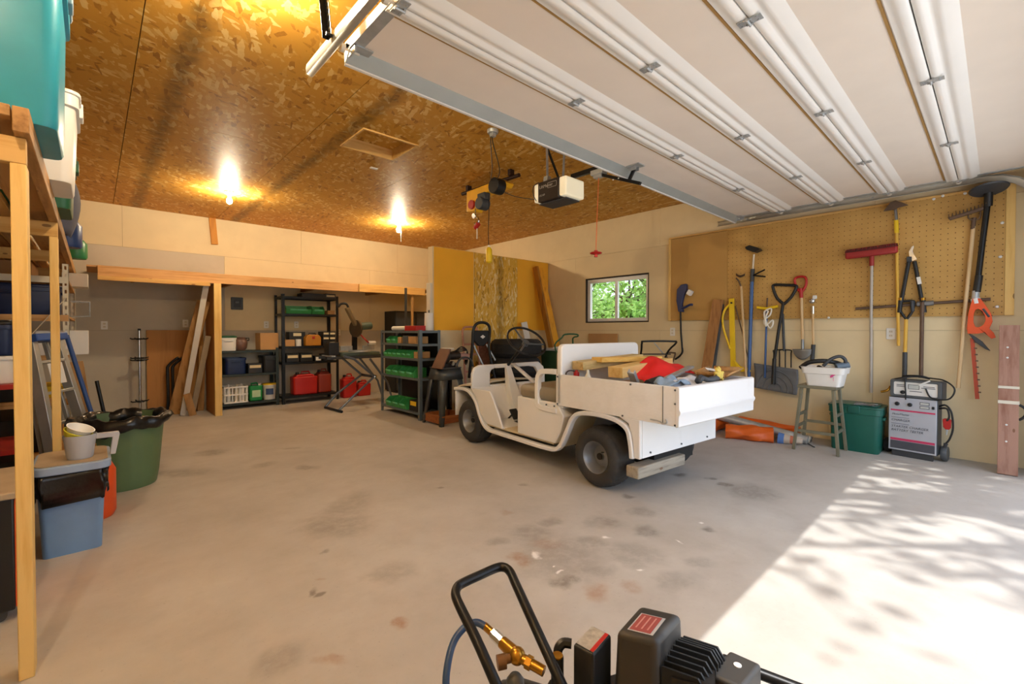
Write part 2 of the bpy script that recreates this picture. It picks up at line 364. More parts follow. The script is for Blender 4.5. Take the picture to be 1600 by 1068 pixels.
# ================================================================== ceiling: OSB sheets
HAT = (1.74, 2.29, 3.77, 4.28)    # attic hatch
def rects_minus(x0, x1, y0, y1, hole):
    if not hole: return [(x0, x1, y0, y1)]
    a, b, c, d = hole; a, b, c, d = max(a, x0), min(b, x1), max(c, y0), min(d, y1)
    if a >= b or c >= d: return [(x0, x1, y0, y1)]
    return [r for r in ((x0, a, y0, y1), (b, x1, y0, y1), (a, b, y0, c), (a, b, d, y1)) if r[1]-r[0] > 1e-4 and r[3]-r[2] > 1e-4]
cb_ = MB()
for r in rects_minus(XL-.1, XR+.1, YF-.1, YB+.1, HAT): cb_.box(r[0], r[1], r[2], r[3], HC+.014, HC+.16)
ceil = cb_.build('ceiling', mat('attic_boards', '#6b4a22', .8), kind='structure', smooth=False)
xs = [XL, -.995, .225, 1.445, 2.665, 3.885, 5.105, XR]
for i in range(7):
    x0, x1 = xs[i]+.0025, xs[i+1]-.0025
    ys = [YF]+[y for y in ((1.1, 3.54, 5.98) if i % 2 else (2.3, 4.74, 7.18))]+[YB]
    for j in range(4):
        b = MB()
        for r in rects_minus(x0, x1, ys[j]+.0025, ys[j+1]-.0025, HAT): b.box(r[0], r[1], r[2], r[3], HC, HC+.013)
        b.build('osb_panel', m_osbs if 1 <= i <= 3 else m_osbc, ceil, smooth=False)
# re-centre each panel so its printed stripe repeats with the sheet
for o in ceil.children:
    xm = (min(v.co.x for v in o.data.vertices)+max(v.co.x for v in o.data.vertices))/2
    for v in o.data.vertices: v.co.x -= xm
    o.location.x = xm
# attic hatch
h = thing('attic_hatch', 'square attic hatch framed in pine in the chipboard ceiling', 'hatch', ((HAT[0]+HAT[1])/2, (HAT[2]+HAT[3])/2, HC), world=True)
MB().box(HAT[0], HAT[1], HAT[2], HAT[3], HC+.095, HC+.11).build('lid', m_osbc, h, smooth=False)
for (x0, x1, y0, y1) in ((HAT[0], HAT[1], HAT[2], HAT[2]+.018), (HAT[0], HAT[1], HAT[3]-.018, HAT[3]), (HAT[0], HAT[0]+.018, HAT[2]+.018, HAT[3]-.018), (HAT[1]-.018, HAT[1], HAT[2]+.018, HAT[3]-.018)):
    MB().box(x0, x1, y0, y1, HC-.012, HC+.0945).build('frame_board', pine_x, h, bevel=.002)
# ================================================================== walls: drywall sheets over a backing
def wall(name, plane, backing, rows, hole=None, mats=None):
    """plane: ('X',x,dir,a0,a1) -> sheets on the plane facing dir"""
    ax, p, sgn, a0, a1 = plane; w = MB()
    for r in rects_minus(a0, a1, 0, HC+.1, hole):
        if ax == 'X': w.box(p-sgn*.012, p-sgn*.13, r[0], r[1], r[2], r[3])
        else: w.box(r[0], r[1], p-sgn*.012, p-sgn*.13, r[2], r[3])
    wo_ = w.build(name, backing, kind='structure', smooth=False)
    for (z0, z1, joints, mm) in rows:
        js = [a0]+[j for j in joints if a0 < j < a1]+[a1]
        for i in range(len(js)-1):
            b = MB()
            for r in rects_minus(js[i]+.0012, js[i+1]-.0012, z0+.0012, z1-.0012, hole):
                if ax == 'X': b.box(p, p-sgn*.0115, r[0], r[1], r[2], r[3])
                else: b.box(r[0], r[1], p, p-sgn*.0115, r[2], r[3])
            b.build('drywall_panel', mm[i % len(mm)] if isinstance(mm, list) else mm, wo_, smooth=False)
    return wo_
WIN = (3.52, 4.69, 1.345, 2.075)
m_seam = mat('wall_backing', '#8f7a58', .9)
wall_right = wall('wall_right', ('X', XR, -1, YF, YB), m_seam, [(0, 1.22, (.9, 3.34, 5.78), m_dry), (1.22, 2.44, (2.1, 4.9, 6.98), m_dry), (2.44, HC, (.9, 3.34, 6.5), m_dry)], WIN)
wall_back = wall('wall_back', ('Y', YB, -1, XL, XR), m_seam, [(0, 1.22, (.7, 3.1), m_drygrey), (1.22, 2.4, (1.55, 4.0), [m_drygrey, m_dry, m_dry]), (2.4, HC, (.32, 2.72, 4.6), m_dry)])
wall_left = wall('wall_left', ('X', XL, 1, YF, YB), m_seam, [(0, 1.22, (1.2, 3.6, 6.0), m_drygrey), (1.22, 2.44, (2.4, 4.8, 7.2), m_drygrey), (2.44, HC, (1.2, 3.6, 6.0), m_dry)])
DO = (.98, 5.64, 2.42)
wall_front = wall('wall_front', ('Y', YF, 1, XL, XR), m_seam, [(0, 1.22, (), m_dry), (1.22, 2.44, (), m_dry), (2.44, HC, (), m_dry)], (DO[0], DO[1], 0, DO[2]))
# door jamb trim around the opening
m_jamb = mat('jamb_paint', '#e2ddd0', .6, var=.04)
MB().box(DO[0], DO[0]+.03, YF-.14, YF+.01, 0, DO[2]).build('trim_1', m_jamb, kind='structure', bevel=.003)
MB().box(DO[1]-.03, DO[1], YF-.14, YF+.01, 0, DO[2]).build('trim_2', m_jamb, kind='structure', bevel=.003)
MB().box(DO[0]+.03, DO[1]-.03, YF-.14, YF+.01, DO[2]-.03, DO[2]).build('trim_3', m_jamb, kind='structure', bevel=.003)
# partition with one chipboard sheet
YP, XP = 5.52, 3.57
part = MB().box(XP+.024, XR-.012, YP+.013, YP+.1, 0, 2.43).build('wall_partition', pine_z, kind='structure', smooth=False)
MB().box(XP, XP+.022, YP+.0, YP+.112, 1.23, 2.425).build('end_stud', m_dry, part, smooth=False)
MB().box(XP, XP+.022, YP+.0, YP+.112, 0, 1.225).build('end_stud', m_dry, part, smooth=False)
MB().box(XP+.023, 4.31, YP, YP+.012, 1.225, 2.42).build('drywall_panel', m_dryyel, part, smooth=False)
MB().box(XP+.023, 4.31, YP, YP+.012, 0, 1.222).build('drywall_panel', m_dry, part, smooth=False)
MB().box(5.245, XR-.014, YP, YP+.012, 1.225, 2.42).build('drywall_panel', m_dryyel, part, smooth=False)
MB().box(5.245, XR-.014, YP, YP+.012, 0, 1.222).build('drywall_panel', m_dry, part, smooth=False)
MB().box(4.335, 5.24, YP, YP+.012, 0, 2.42).build('osb_panel', m_osbw, part, smooth=False)
# ================================================================== window
w = thing('window_1', 'white sliding window of two panes with trees outside', 'window', (XR, (WIN[0]+WIN[1])/2, WIN[2]), world=True, kind='structure')
m_vinyl = mat('white_vinyl', '#e9e7e2', .4, var=.03); m_rough = mat('rough_opening', '#3c332a', .9)
y0, y1, z0, z1 = WIN
MB().ring([(y0, z0), (y1, z0), (y1, z1), (y0, z1)], [(y0+.018, z0+.018), (y1-.018, z0+.018), (y1-.018, z1-.018), (y0+.018, z1-.018)], (XR+.004, 0, 0), YA, ZA, XA*.11).build('rough_frame', m_rough, w)
a0, a1, b0, b1 = y0+.02, y1-.02, z0+.02, z1-.02
MB().ring([(a0, b0), (a1, b0), (a1, b1), (a0, b1)], [(a0+.045, b0+.05), (a1-.055, b0+.05), (a1-.055, b1-.06), (a0+.045, b1-.06)], (XR+.03, 0, 0), YA, ZA, XA*.06).build('window_frame', m_vinyl, w, bevel=.004)
ym = (a0+a1)/2
MB().box(XR+.025, XR+.07, ym-.025, ym+.025, b0+.05, b1-.06).build('mullion', m_vinyl, w, bevel=.004)
gl = NT('window_glass'); gl.t.nodes.remove(gl.b); tr = gl.n('ShaderNodeBsdfTransparent'); gs = gl.n('ShaderNodeBsdfGlossy'); gs.inputs['Roughness'].default_value = .02; mx = gl.n('ShaderNodeMixShader'); mx.inputs[0].default_value = .06
gl.l(tr.outputs[0], mx.inputs[1]); gl.l(gs.outputs[0], mx.inputs[2]); gl.l(mx.outputs[0], gl.t.nodes['Material Output'].inputs[0]); m_glass = gl.m
MB().box(XR+.055, XR+.058, a0+.04, ym-.02, b0+.045, b1-.055).build('pane', m_glass, w, smooth=False)
MB().box(XR+.045, XR+.048, ym+.02, a1-.05, b0+.045, b1-.055).build('pane', m_glass, w, smooth=False)
# ================================================================== trees outside
m_bark = mat('bark', '#4a4038', .9, var=.25, vs=9)
def leafmat(name, col):
    s = NT(name); c = s.noise(s.coords(), 3., 2); s.l(s.ramp(c, [(.3, col[0]), (.7, col[1])]), s.b.inputs['Base Color']); s.b.inputs['Roughness'].default_value = .6
    s.b.inputs['Transmission Weight'].default_value = 0; tb = s.n('ShaderNodeBsdfTranslucent'); s.l(s.b.inputs['Base Color'].links[0].from_socket, tb.inputs[0]); mx = s.n('ShaderNodeMixShader'); mx.inputs[0].default_value = .45
    s.l(s.b.outputs[0], mx.inputs[1]); s.l(tb.outputs[0], mx.inputs[2]); s.l(mx.outputs[0], s.t.nodes['Material Output'].inputs[0]); return s.m
m_leaf = leafmat('leaves', ('#86b84a', '#cdea98'))
def tree(label, base, crown_c, crown_r, nleaf, nbranch, lsize, seed, trunk_r=.11):
    rnd = random.Random(seed); t = thing('tree', label, 'tree', base, world=True); base = Vector(base); cc = Vector(crown_c)
    b = MB(); b.tube(smoothpath([base, base.lerp(cc, .35)+Vector((rnd.uniform(-.2, .2), rnd.uniform(-.2, .2), .3)), base.lerp(cc, .75), cc+Vector((0, 0, crown_r[2]*.5))], 5), [trunk_r*(1-.8*i/15) for i in range(16)], 8)
    tips = []
    for i in range(nbranch):
        s0 = base.lerp(cc, rnd.uniform(.5, 1)); d = Vector((rnd.gauss(0, 1), rnd.gauss(0, 1), rnd.gauss(0, .8))).normalized(); e = cc+Vector((d.x*crown_r[0], d.y*crown_r[1], d.z*crown_r[2]))*rnd.uniform(.6, 1)
        pth = smoothpath([s0, s0.lerp(e, .5)+Vector((rnd.gauss(0, .15), rnd.gauss(0, .15), rnd.gauss(0, .15))), e], 5); b.tube(pth, [trunk_r*.38*(1-.85*k/10) for k in range(11)], 5); tips += pth[3:]
        for k in range(3):
            q = pth[rnd.randint(3, 10)]; e2 = q+Vector((rnd.gauss(0, .35), rnd.gauss(0, .35), rnd.gauss(0, .25))); b.tube([q, q.lerp(e2, .5)+Vector((0, 0, .05)), e2], [.018, .012, .005], 4); tips += [q.lerp(e2, .5), e2]
    b.build('trunk', m_bark, t)
    L = MB()
    for i in range(nleaf):
        q = tips[rnd.randrange(len(tips))]+Vector((rnd.gauss(0, .16), rnd.gauss(0, .16), rnd.gauss(0, .14))); a = Vector((rnd.gauss(0, 1), rnd.gauss(0, 1), rnd.gauss(0, .6))).normalized(); c = a.orthogonal().normalized(); c.rotate(Quaternion(a, rnd.uniform(0, 6.28)))
        s = lsize*rnd.uniform(.6, 1.3); L._add([q, q+a*s*.5+c*s*.28, q+a*s, q+a*s*.5-c*s*.28], [(0, 1, 2, 3)])
    f = L.build('foliage', m_leaf, t, kind='stuff', smooth=False); return t
tree('leafy tree outside whose branches shade the sunny patch of floor', (8.4, -6.4, -.02), (5.2, -3.75, 7.6), (2.3, 1.5, 1.2), 1550, 60, .17, 3, .24)
tree('sunlit leafy tree filling the left half of the window view', (9.9, 8.3, -.03), (9.6, 8.0, 2.7), (1.3, 1.5, 1.6), 2600, 22, .13, 5, .07)
tree('sunlit leafy tree filling the right half of the window view', (9.0, 4.9, -.03), (8.7, 4.7, 2.6), (1.1, 1.2, 1.6), 2300, 20, .13, 6, .07)
tree('pale leafy tree further out behind the window', (13.5, 8.6, -.03), (13.4, 8.6, 2.6), (2.2, 3.2, 2.4), 4000, 26, .2, 8, .1)
# ================================================================== bare bulbs
m_bulb = mat('lit_bulb_glass', '#ffffff', .3); m_bulb.node_tree.nodes['Principled BSDF'].inputs['Emission Color'].default_value = (1, .83, .58, 1); m_bulb.node_tree.nodes['Principled BSDF'].inputs['Emission Strength'].default_value = BULB
def bulb(loc, label, chain=False):
    t = thing('light_bulb', label, 'light bulb', loc, group='bare bulbs on the ceiling', world=True); x, y, z = loc
    MB().lathe([(.055, z-.001), (.055, z-.012), (.03, z-.03), (.022, z-.05)], 20, (x, y, 0)).build('socket', m_offwhite, t)
    MB().lathe([(.013, z-.05), (.016, z-.07), (.03, z-.1), (.033, z-.12), (.026, z-.143), (.010, z-.154), (.001, z-.156)], 18, (x, y, 0)).build('bulb', m_bulb, t)
    if chain: MB().tube([(x+.045, y, z-.01), (x+.045, y, z-.3)], .0025, 5).build('pull_chain', m_steel, t)
bulb((1.29, 6.67, HC), 'glowing bare bulb on ceiling above the stubby wood block')
bulb((3.69, 6.71, HC), 'glowing bare bulb with pull chain, nearer the yellow partition', True)
bulb((-.45, .9, HC), 'added unseen fill bulb close to the front wall, behind the viewpoint')  # fill bulb added out of view to brighten the cart's left side
bulb((.56, 2.46, HC), 'bare bulb on ceiling near the raised door, just above the view')
# ================================================================== raised sectional door
DX0, DX1 = .93, 5.80; DY = [2.215, 1.728, 1.245, .762, .268, -.235]; DZ = 2.60
m_door = mat('door_foam_backing', '#efe4d6', .6, var=.03, vs=3); m_rail = mat('door_white_steel', '#f7f5ef', .38, var=.02, vs=3); m_caulk = mat('door_foam_edge', '#a8834a', .8)
m_doorgrey = mat('door_grey_rail', '#a9b0ad', .45, .3, var=.05)
gd = thing('garage_door', 'raised white sectional overhead garage door with ribbed inner face', 'garage door', ((DX0+DX1)/2, 1, DZ), world=True)
def xprof(prof, x0, x1, name, m, parent, **k):
    b = MB(); n = len(prof); b._add([(x0, y, z) for y, z in prof]+[(x1, y, z) for y, z in prof], [tuple(range(n-1, -1, -1)), tuple(range(n, 2*n))]+[(i, (i+1) % n, n+(i+1) % n, n+i) for i in range(n)])
    return b.build(name, m, parent, **k)
for i in range(5):
    ya, yb = DY[i]-.003, DY[i+1]+.003      # ya = far edge
    sec = MB().box(DX0, DX1, yb, ya, DZ, DZ+.045).build('door_section', m_door, gd, bevel=.003)
    # far-edge rail: soft double roll
    if i: xprof([(ya, DZ+.01), (ya, DZ-.016), (ya-.012, DZ-.024), (ya-.032, DZ-.024), (ya-.044, DZ-.012), (ya-.06, DZ-.010), (ya-.072, DZ-.018), (ya-.09, DZ-.018), (ya-.125, DZ-.003), (ya-.15, DZ+.004), (ya-.15, DZ+.01)], DX0+.004, DX1-.004, 'rail', m_rail, sec, ang=50)
    if i < 4:
        xprof([(yb, DZ+.01), (yb, DZ-.016), (yb+.012, DZ-.024), (yb+.04, DZ-.024), (yb+.052, DZ-.014), (yb+.075, DZ-.012), (yb+.08, DZ+.01)], DX0+.004, DX1-.004, 'rail', m_rail, sec, ang=50)
        xprof([(yb+.082, DZ+.002), (yb+.082, DZ-.005), (yb+.094, DZ-.005), (yb+.094, DZ+.002)], DX0+.05, DX1-.05, 'foam_edge', m_caulk, sec)
    for x in (DX0, DX1-.055):
        MB().box(x, x+.055, yb+.006, ya-.006, DZ-.006, DZ+.004).build('end_stile', m_steel, sec, bevel=.002)
xprof([(DY[0], DZ+.045), (DY[0]+.012, DZ+.03), (DY[0]+.012, DZ-.055), (DY[0]+.004, DZ-.06), (DY[0]-.004, DZ-.055), (DY[0]-.05, DZ-.004), (DY[0]-.06, DZ+.003)], DX0, DX1, 'bottom_rail', m_doorgrey, gd)
xprof([(DY[0]+.014, DZ-.05), (DY[0]+.014, DZ-.066), (DY[0]-.002, DZ-.066), (DY[0]-.002, DZ-.058)], DX0, DX1, 'bottom_seal', m_white, gd)
# hinges
hb = MB(); hb.box(-.032, .032, -.075, -.012, -.005, 0); hb.box(-.032, .032, .012, .06, -.005, 0); hb.cyl((-.034, 0, -.012), (.034, 0, -.012), .009, n=10)
hb.box(-.03, -.018, -.02, .02, -.012, -.001); hb.box(.018, .03, -.02, .02, -.012, -.001)
for x, y in ((-.018, -.05), (.018, -.05), (-.018, .04), (.018, .04)): hb.cyl((x, y, -.010), (x, y, -.004), .006, n=6)
h0 = None
for r in range(1, 5):
    for x in (DX0+.03, 2.12, 3.35, 4.575, DX1-.03):
        if h0 is None:
            h0 = hb.build('hinge', m_steel, gd); hh = h0
            for v in h0.data.vertices: v.co = (v.co+gd.location)*.72
        else: hh = inst(h0, gd)
        hh.location = Vector((x, DY[r], DZ-.026))-Vector(gd.location)
hb2 = MB(); hb2.box(DX0+.004, DX0+.1, DY[0]-.1, DY[0]-.01, DZ-.012, DZ-.006); hb2.box(DX0+.004, DX0+.012, DY[0]-.1, DY[0]-.01, DZ-.04, DZ-.006); hb2.build('corner_bracket', m_steel, gd)
hb2 = MB(); hb2.box(DX1-.1, DX1-.004, DY[0]-.1, DY[0]-.01, DZ-.012, DZ-.006); hb2.box(DX1-.012, DX1-.004, DY[0]-.1, DY[0]-.01, DZ-.04, DZ-.006); hb2.build('corner_bracket', m_steel, gd)
hb2 = MB(); hb2.box(3.30, 3.40, 2.03, 2.15, DZ-.008, DZ); hb2.box(3.325, 3.33, 2.07, 2.13, DZ-.04, DZ-.006); hb2.box(3.37, 3.375, 2.07, 2.13, DZ-.04, DZ-.006); hb2.build('arm_bracket', m_steel, gd)
rb = MB()
for r in range(0, 6):
    for x, e in ((DX0, -1), (DX1, 1)):
        y = DY[r]-(.05 if r == 0 else -.06 if r == 5 else 0); rb.cyl((x-e*.05, y, DZ-.02), (x+e*.045, y, DZ-.02), .006, n=6); rb.cyl((x+e*.025, y, DZ-.02), (x+e*.045, y, DZ-.02), .021, n=12)
rb.build('rollers', m_offwhite, gd)
# ------------------------------------------------ tracks
m_trk = mat('track_galvanised', '#c9c8c0', .35, .55, var=.12, vs=5)
def door_track(x, e, label, curve=True):
    t = thing('door_track', label, 'track', (x, 1.2, DZ-.05), world=True); o = []
    prof = [(-.012, .028), (-.004, .03), (.018, .024), (.022, 0), (.018, -.024), (-.004, -.03), (-.012, -.028)]
    path = [(y, DZ-.02) for y in (2.47, 1.6, .8, .1)]+[(.1-.34*math.sin(a), DZ-.02-.34*(1-math.cos(a))) for a in (.3, .6, .9, 1.2, 1.5)]+[(-.245, 1.6), (-.245, .02)]
    b = MB(); n = len(prof)
    for k, (y, z) in enumerate(path):
        if k == 0: d = Vector((path[1][0]-y, path[1][1]-z))
        else: d = Vector((path[min(k+1, len(path)-1)][0]-path[k-1][0], path[min(k+1, len(path)-1)][1]-path[k-1][1]))
        d.normalize(); nv = Vector((-d.y, d.x))
        b.v += [Vector((x+e*q[0]+e*.045, y+nv.x*q[1], z+nv.y*q[1])) for q in prof]
    for k in range(len(path)-1):
        for j in range(n-1): b.f.append((k*n+j, k*n+j+1, (k+1)*n+j+1, (k+1)*n+j))
    b.build('track', m_trk, t, solid=.003)
    # perforated hanger: flat punched angle up to the ceiling
    for (yy, y2) in ((2.12, 2.2), (.9, .95)):
        hx = x+e*.075; g = MB()
        for k in range(12):
            za = DZ-.03+(HC-DZ+.03)*k/12; zb = DZ-.03+(HC-DZ+.03)*(k+1)/12; f = k/12; ym = yy+(y2-yy)*f; zz = (za+zb)/2
            g.ring([(ym-.018, za), (ym+.018, za), (ym+.018, zb), (ym-.018, zb)], [(ym-.006, zz-.008), (ym+.006, zz-.008), (ym+.006, zz+.008), (ym-.006, zz+.008)], (hx, 0, 0), YA, ZA, XA*e*.003)
            g.box(hx, hx+e*.03, ym+.018, ym+.021, za, zb)
        g.cyl((hx-.02, yy, DZ-.015), (hx+.02, yy, DZ-.015), .009, n=6); g.build('hanger', m_blackm if e < 0 else m_steel, t)
        g = MB(); g.beam((hx, yy, DZ), (hx, yy+.16, HC-.01), .003, .03, (0, 1, .4)); g.build('brace', m_steel, t)
door_track(DX0-.035, -1, 'steel door track near the chipboard ceiling, left of raised door')
door_track(DX1+.035, 1, 'steel door track running along above the pegboard')
# ================================================================== opener
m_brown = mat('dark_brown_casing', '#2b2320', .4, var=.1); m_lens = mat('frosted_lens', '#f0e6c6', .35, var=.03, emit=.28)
op = thing('garage_door_opener', 'brown ceiling garage door opener with cream light lenses', 'opener', (3.3, 2.88, 2.45), world=True)
MB().box(3.16, 3.44, 2.775, 3.04, 2.45, 2.64).build('motor_casing', m_brown, op, bevel=.008)
MB().prism([(3.165, 2.46), (3.435, 2.46), (3.435, 2.635), (3.165, 2.635)], (0, 2.777, 0), XA, ZA, -YA*.085).build('lens', m_lens, op, bevel=.015)
MB().prism([(3.165, 2.46), (3.435, 2.46), (3.435, 2.635), (3.165, 2.635)], (0, 3.038, 0), XA, ZA, YA*.06).build('lens', m_lens, op, bevel=.015)
MB().box(3.20, 3.40, 2.72, 3.06, 2.437, 2.4505).build('bottom_cover', m_dgrey, op, bevel=.004)
m_sil = mat('silver_print', '#b9b4aa', .4)
text('LiftMaster', m_sil, op, (3.16, 3.02, 2.575), -YA, ZA, .042); text('1/2 HP', m_sil, op, (3.16, 3.02, 2.50), -YA, ZA, .026)
MB().ring(rrect(-.11, .005, -.012, .038, .01), rrect(-.107, .002, -.009, .035, .009), (3.1595, 2.91, 2.573), YA, ZA, -XA*.001).build('logo_border', m_sil, op)
MB().box(3.335, 3.365, -.2, 2.78, 2.655, 2.7).build('rail', m_blackm, op, bevel=.003)
tb = MB(); tb.box(3.31, 3.39, 2.40, 2.53, 2.615, 2.66); tb.box(3.325, 3.375, 2.42, 2.51, 2.59, 2.62); tb.build('trolley', m_steel, op, bevel=.006)
ab = MB(); ab.beam((3.35, 2.47, 2.625), (3.35, 2.04, 2.44), .028, .026); ab.build('door_arm', m_blackm, op, bevel=.003)
ab = MB(); ab.beam((3.35, 2.155, 2.485), (3.35, 2.10, 2.578), .02, .028, (0, 1, 0)); ab.build('arm_link', m_blackm, op, bevel=.003)
for ya in (2.245, 2.30): MB().cyl((3.332, ya, 2.53), (3.336, ya, 2.53), .006, n=8).build('arm_bolt', m_white, op)
for (xa, ya, xb, yb_) in ((3.2, 2.95, 3.19, 2.95), (3.42, 2.95, 3.42, 2.93)):
    MB().beam((xa, ya, 2.635), (xb, yb_, HC-.001), .03, .003, (0, 1, 0)).build('hanger_strap', m_steel, op)
MB().beam((3.2, 2.96, 2.97), (3.42, 2.96, 2.64), .003, .028, (0, 1, 0)).build('diagonal_strap', m_blackm, op)
MB().box(3.16, 3.46, 2.94, 2.98, HC-.012, HC-.0005).build('ceiling_angle', m_steel, op)
b = MB(); b.prism([(0, 0), (.06, 0), (.05, .05), (.01, .05)], (3.17, 2.93, 2.64), XA, ZA, YA*.05); b.build('mount_bracket', m_steel, op)
MB().tube(smoothpath([(3.155, 3.02, 2.64), (3.12, 3.06, 2.60), (3.14, 3.08, 2.53), (3.16, 3.06, 2.47)], 5), .004, 6).build('wire', m_black, op)
b = MB(); b.tube([(3.35, 2.465, 2.6), (3.335, 2.47, 2.25), (3.325, 2.475, 1.93)], .0035, 6); b.build('release_cord', mat('orange_cord', '#d8642e', .7), op)
b = MB(); b.ball((3.325, 2.475, 1.915), (.055, .055, .014), 16, 6); b.cyl((3.325, 2.475, 1.88), (3.325, 2.475, 1.94), .016, n=10); b.build('pull_handle', m_red, op)
# ================================================================== electric hoist on a ceiling pipe
ho = thing('electric_hoist', 'small yellow and black electric hoist hung from a ceiling pipe', 'hoist', (3.38, 4.0, 2.7), world=True)
m_hy = mat('hoist_yellow', '#eeb41c', .4, var=.08); m_pipe = mat('dark_pipe', '#33201a', .5, .3)
MB().cyl((3.40, 3.55, 2.9), (3.36, 4.52, 2.9), .022).build('mount_pipe', m_pipe, ho)
for yy in (3.66, 4.42): MB().box(3.35, 3.41, yy-.02, yy+.02, 2.915, HC-.0005).build('pipe_bracket', m_pipe, ho)
b = MB(); b.prism([(4.36, 2.88), (3.74, 2.885), (3.66, 2.83), (3.70, 2.79), (4.10, 2.79), (4.22, 2.62), (4.36, 2.64)], (3.30, 0, 0), YA, ZA, XA*.13); b.build('frame', m_hy, ho, bevel=.008)
b = MB(); b.cyl((3.19, 3.74, 2.79), (3.31, 3.74, 2.79), .085, n=22); b.build('motor', m_black, ho, bevel=.006)
b = MB(); b.cyl((3.22, 4.03, 2.665), (3.34, 4.03, 2.665), .07, n=20); b.box(3.24, 3.33, 3.95, 4.08, 2.7, 2.78); b.build('gearbox', m_dgrey, ho, bevel=.008)
b = MB(); b.cyl((3.27, 4.24, 2.70), (3.42, 4.24, 2.70), .052, n=18); b.build('cable_drum', m_red, ho)
b = MB(); b.lathe([(.03, 0), (.033, .006), (.03, .012)], 12, (3.28, 4.2, 2.56), (1, 0, .2)); b.tube(arc((3.3, 4.17, 2.5), .04, 90, 330, 10, YA, ZA), .011, 8); b.cyl((3.3, 4.19, 2.66), (3.3, 4.18, 2.53), .006); b.build('hook', m_chrome, ho)
b = MB(); b.cyl((3.3, 4.13, 2.46), (3.3, 4.19, 2.42), .028, n=12); b.build('hook_stop', m_red, ho)
b = MB(); b.tube(smoothpath([(3.3, 4.16, 2.42), (3.31, 4.17, 2.36), (3.3, 4.16, 2.29)], 4), .008, 6); b.build('chain_tail', m_offwhite, ho)
b = MB(); jx = at(770, 203, Z=HC); b.lathe([(.05, HC-.0005), (.05, HC-.02), (.045, HC-.03)], 16, (jx.x, jx.y, 0)); b.box(jx.x-.02, jx.x+.02, jx.y-.02, jx.y+.02, HC-.06, HC-.03); b.build('ceiling_socket', m_steel, ho)
for k in (-1, 1):
    MB().tube(smoothpath([(jx.x+.008*k, jx.y, HC-.04), (jx.x+.03+.012*k, jx.y+.05, 2.9), (2.98+.05*k, 3.45, 2.83), (3.27+.03*k, 3.85, 2.86)], 8), .005, 6).build('power_cord', m_black, ho)
MB().tube(smoothpath([(3.24, 3.87, 2.72), (3.24, 3.87, 2.5), (3.235, 3.875, 2.3), (3.24, 3.87, 2.14)], 5), .0045, 6).build('pendant_cord', m_black, ho)
MB().tube(smoothpath([(3.27, 3.85, 2.83), (3.33, 3.6, 2.68), (3.42, 3.42, 2.62), (3.5, 3.3, 2.6)], 6), .004, 6).build('loose_cord', m_dgrey, ho)
b = MB(); b.lathe([(.010, 2.15), (.018, 2.14), (.034, 2.12), (.037, 2.05), (.034, 1.985), (.02, 1.97)], 12, (3.24, 3.87, 0)); b.build('pendant_control', m_yellow, ho)
b = MB(); b.ball((3.24, 3.87, 2.155), .016, 10, 6); b.build('cord_grip', m_white, ho)
# small plate on the ceiling
b = MB(); p = at(584, 262, Z=HC); b.box(p.x-.04, p.x+.04, p.y-.02, p.y+.02, HC-.012, HC-.0005); b.build('ceiling_plate', m_white, label='small white plate on the ceiling beyond the attic hatch', cat='plate', bevel=.003)
# ================================================================== utility cart
m_cw = mat('cart_white_paint', '#ecebe9', .3, var=.02, vs=3, dirt=('#cfc9be', 3.5, 1.6, .64))
m_cwi = mat('cart_floor_cream', '#d6c7a4', .5, var=.08, dirt=('#8f7c58', 5, 2., .55))
m_taupe = mat('seat_vinyl', '#8d8370', .45, var=.08); m_under = mat('underbody', '#1b1a19', .8)
m_tyre = mat('tyre_rubber', '#333231', .75, var=.15, dirt=('#5a554d', 8, 1.5, .55)); m_rim = mat('rim_grey', '#8d8f92', .4, .6, var=.12)
def plate_mat():
    s = NT('white_diamond_plate'); s.b.inputs['Base Color'].default_value = lin('#e3dfd6'); s.b.inputs['Roughness'].default_value = .35
    v = s.n('ShaderNodeTexVoronoi'); v.inputs['Scale'].default_value = 60; s.l(s.coords((1, .55, 1), (.785, 0, 0)), v.inputs['Vector']); s.bump(v.outputs['Distance'], .3, .003)
    c = s.noise(s.coords(), 5, 4); s.l(s.ramp(c, [(.35, '#eceae6'), (.6, '#f4f3f1')]), s.b.inputs['Base Color']); return s.m
m_plate = plate_mat()
c0 = at(930, 762, Z=0); f0 = at(733, 691, Z=0); CANG = math.atan2(f0.x-c0.x, f0.y-c0.y)
cart = thing('utility_cart', 'white two-seat utility cart with loaded cargo bed and black steering wheel', 'cart', (c0.x, c0.y, 0), -CANG)
CM = Matrix.Translation(Vector((c0.x, c0.y, 0)))@Matrix.Rotation(-CANG, 4, 'Z')     # cart -> world
W = 1.05
def yz(poly): return [(p[0], p[1]) for p in poly]
def side(poly, x0, x1, name, m, parent=cart, **k):     # polygon in (u,w), extruded in v
    b = MB(); b.prism(poly, (x0, 0, 0), YA, ZA, XA*(x1-x0)); return b.build(name, m, parent, **k)
def strip(path, x0, x1, th, name, m, parent=cart, **k):   # a band following (u,w) path
    b = MB(); n = len(path)
    for i, (u, w_) in enumerate(path):
        d = Vector((path[min(i+1, n-1)][0]-path[max(i-1, 0)][0], path[min(i+1, n-1)][1]-path[max(i-1, 0)][1])).normalized(); nv = Vector((-d.y, d.x))*th
        b.v += [Vector((x0, u, w_)), Vector((x1, u, w_)), Vector((x1, u+nv.x, w_+nv.y)), Vector((x0, u+nv.x, w_+nv.y))]
    for i in range(n-1):
        for j in range(4): b.f.append((i*4+j, i*4+(j+1) % 4, (i+1)*4+(j+1) % 4, (i+1)*4+j))
    b.f += [(3, 2, 1, 0), tuple((n-1)*4+j for j in range(4))]; return b.build(name, m, parent, **k)
def sp2(pts, k=5): return [(p.x, p.y) for p in smoothpath([(a, b, 0) for a, b in pts], k)]
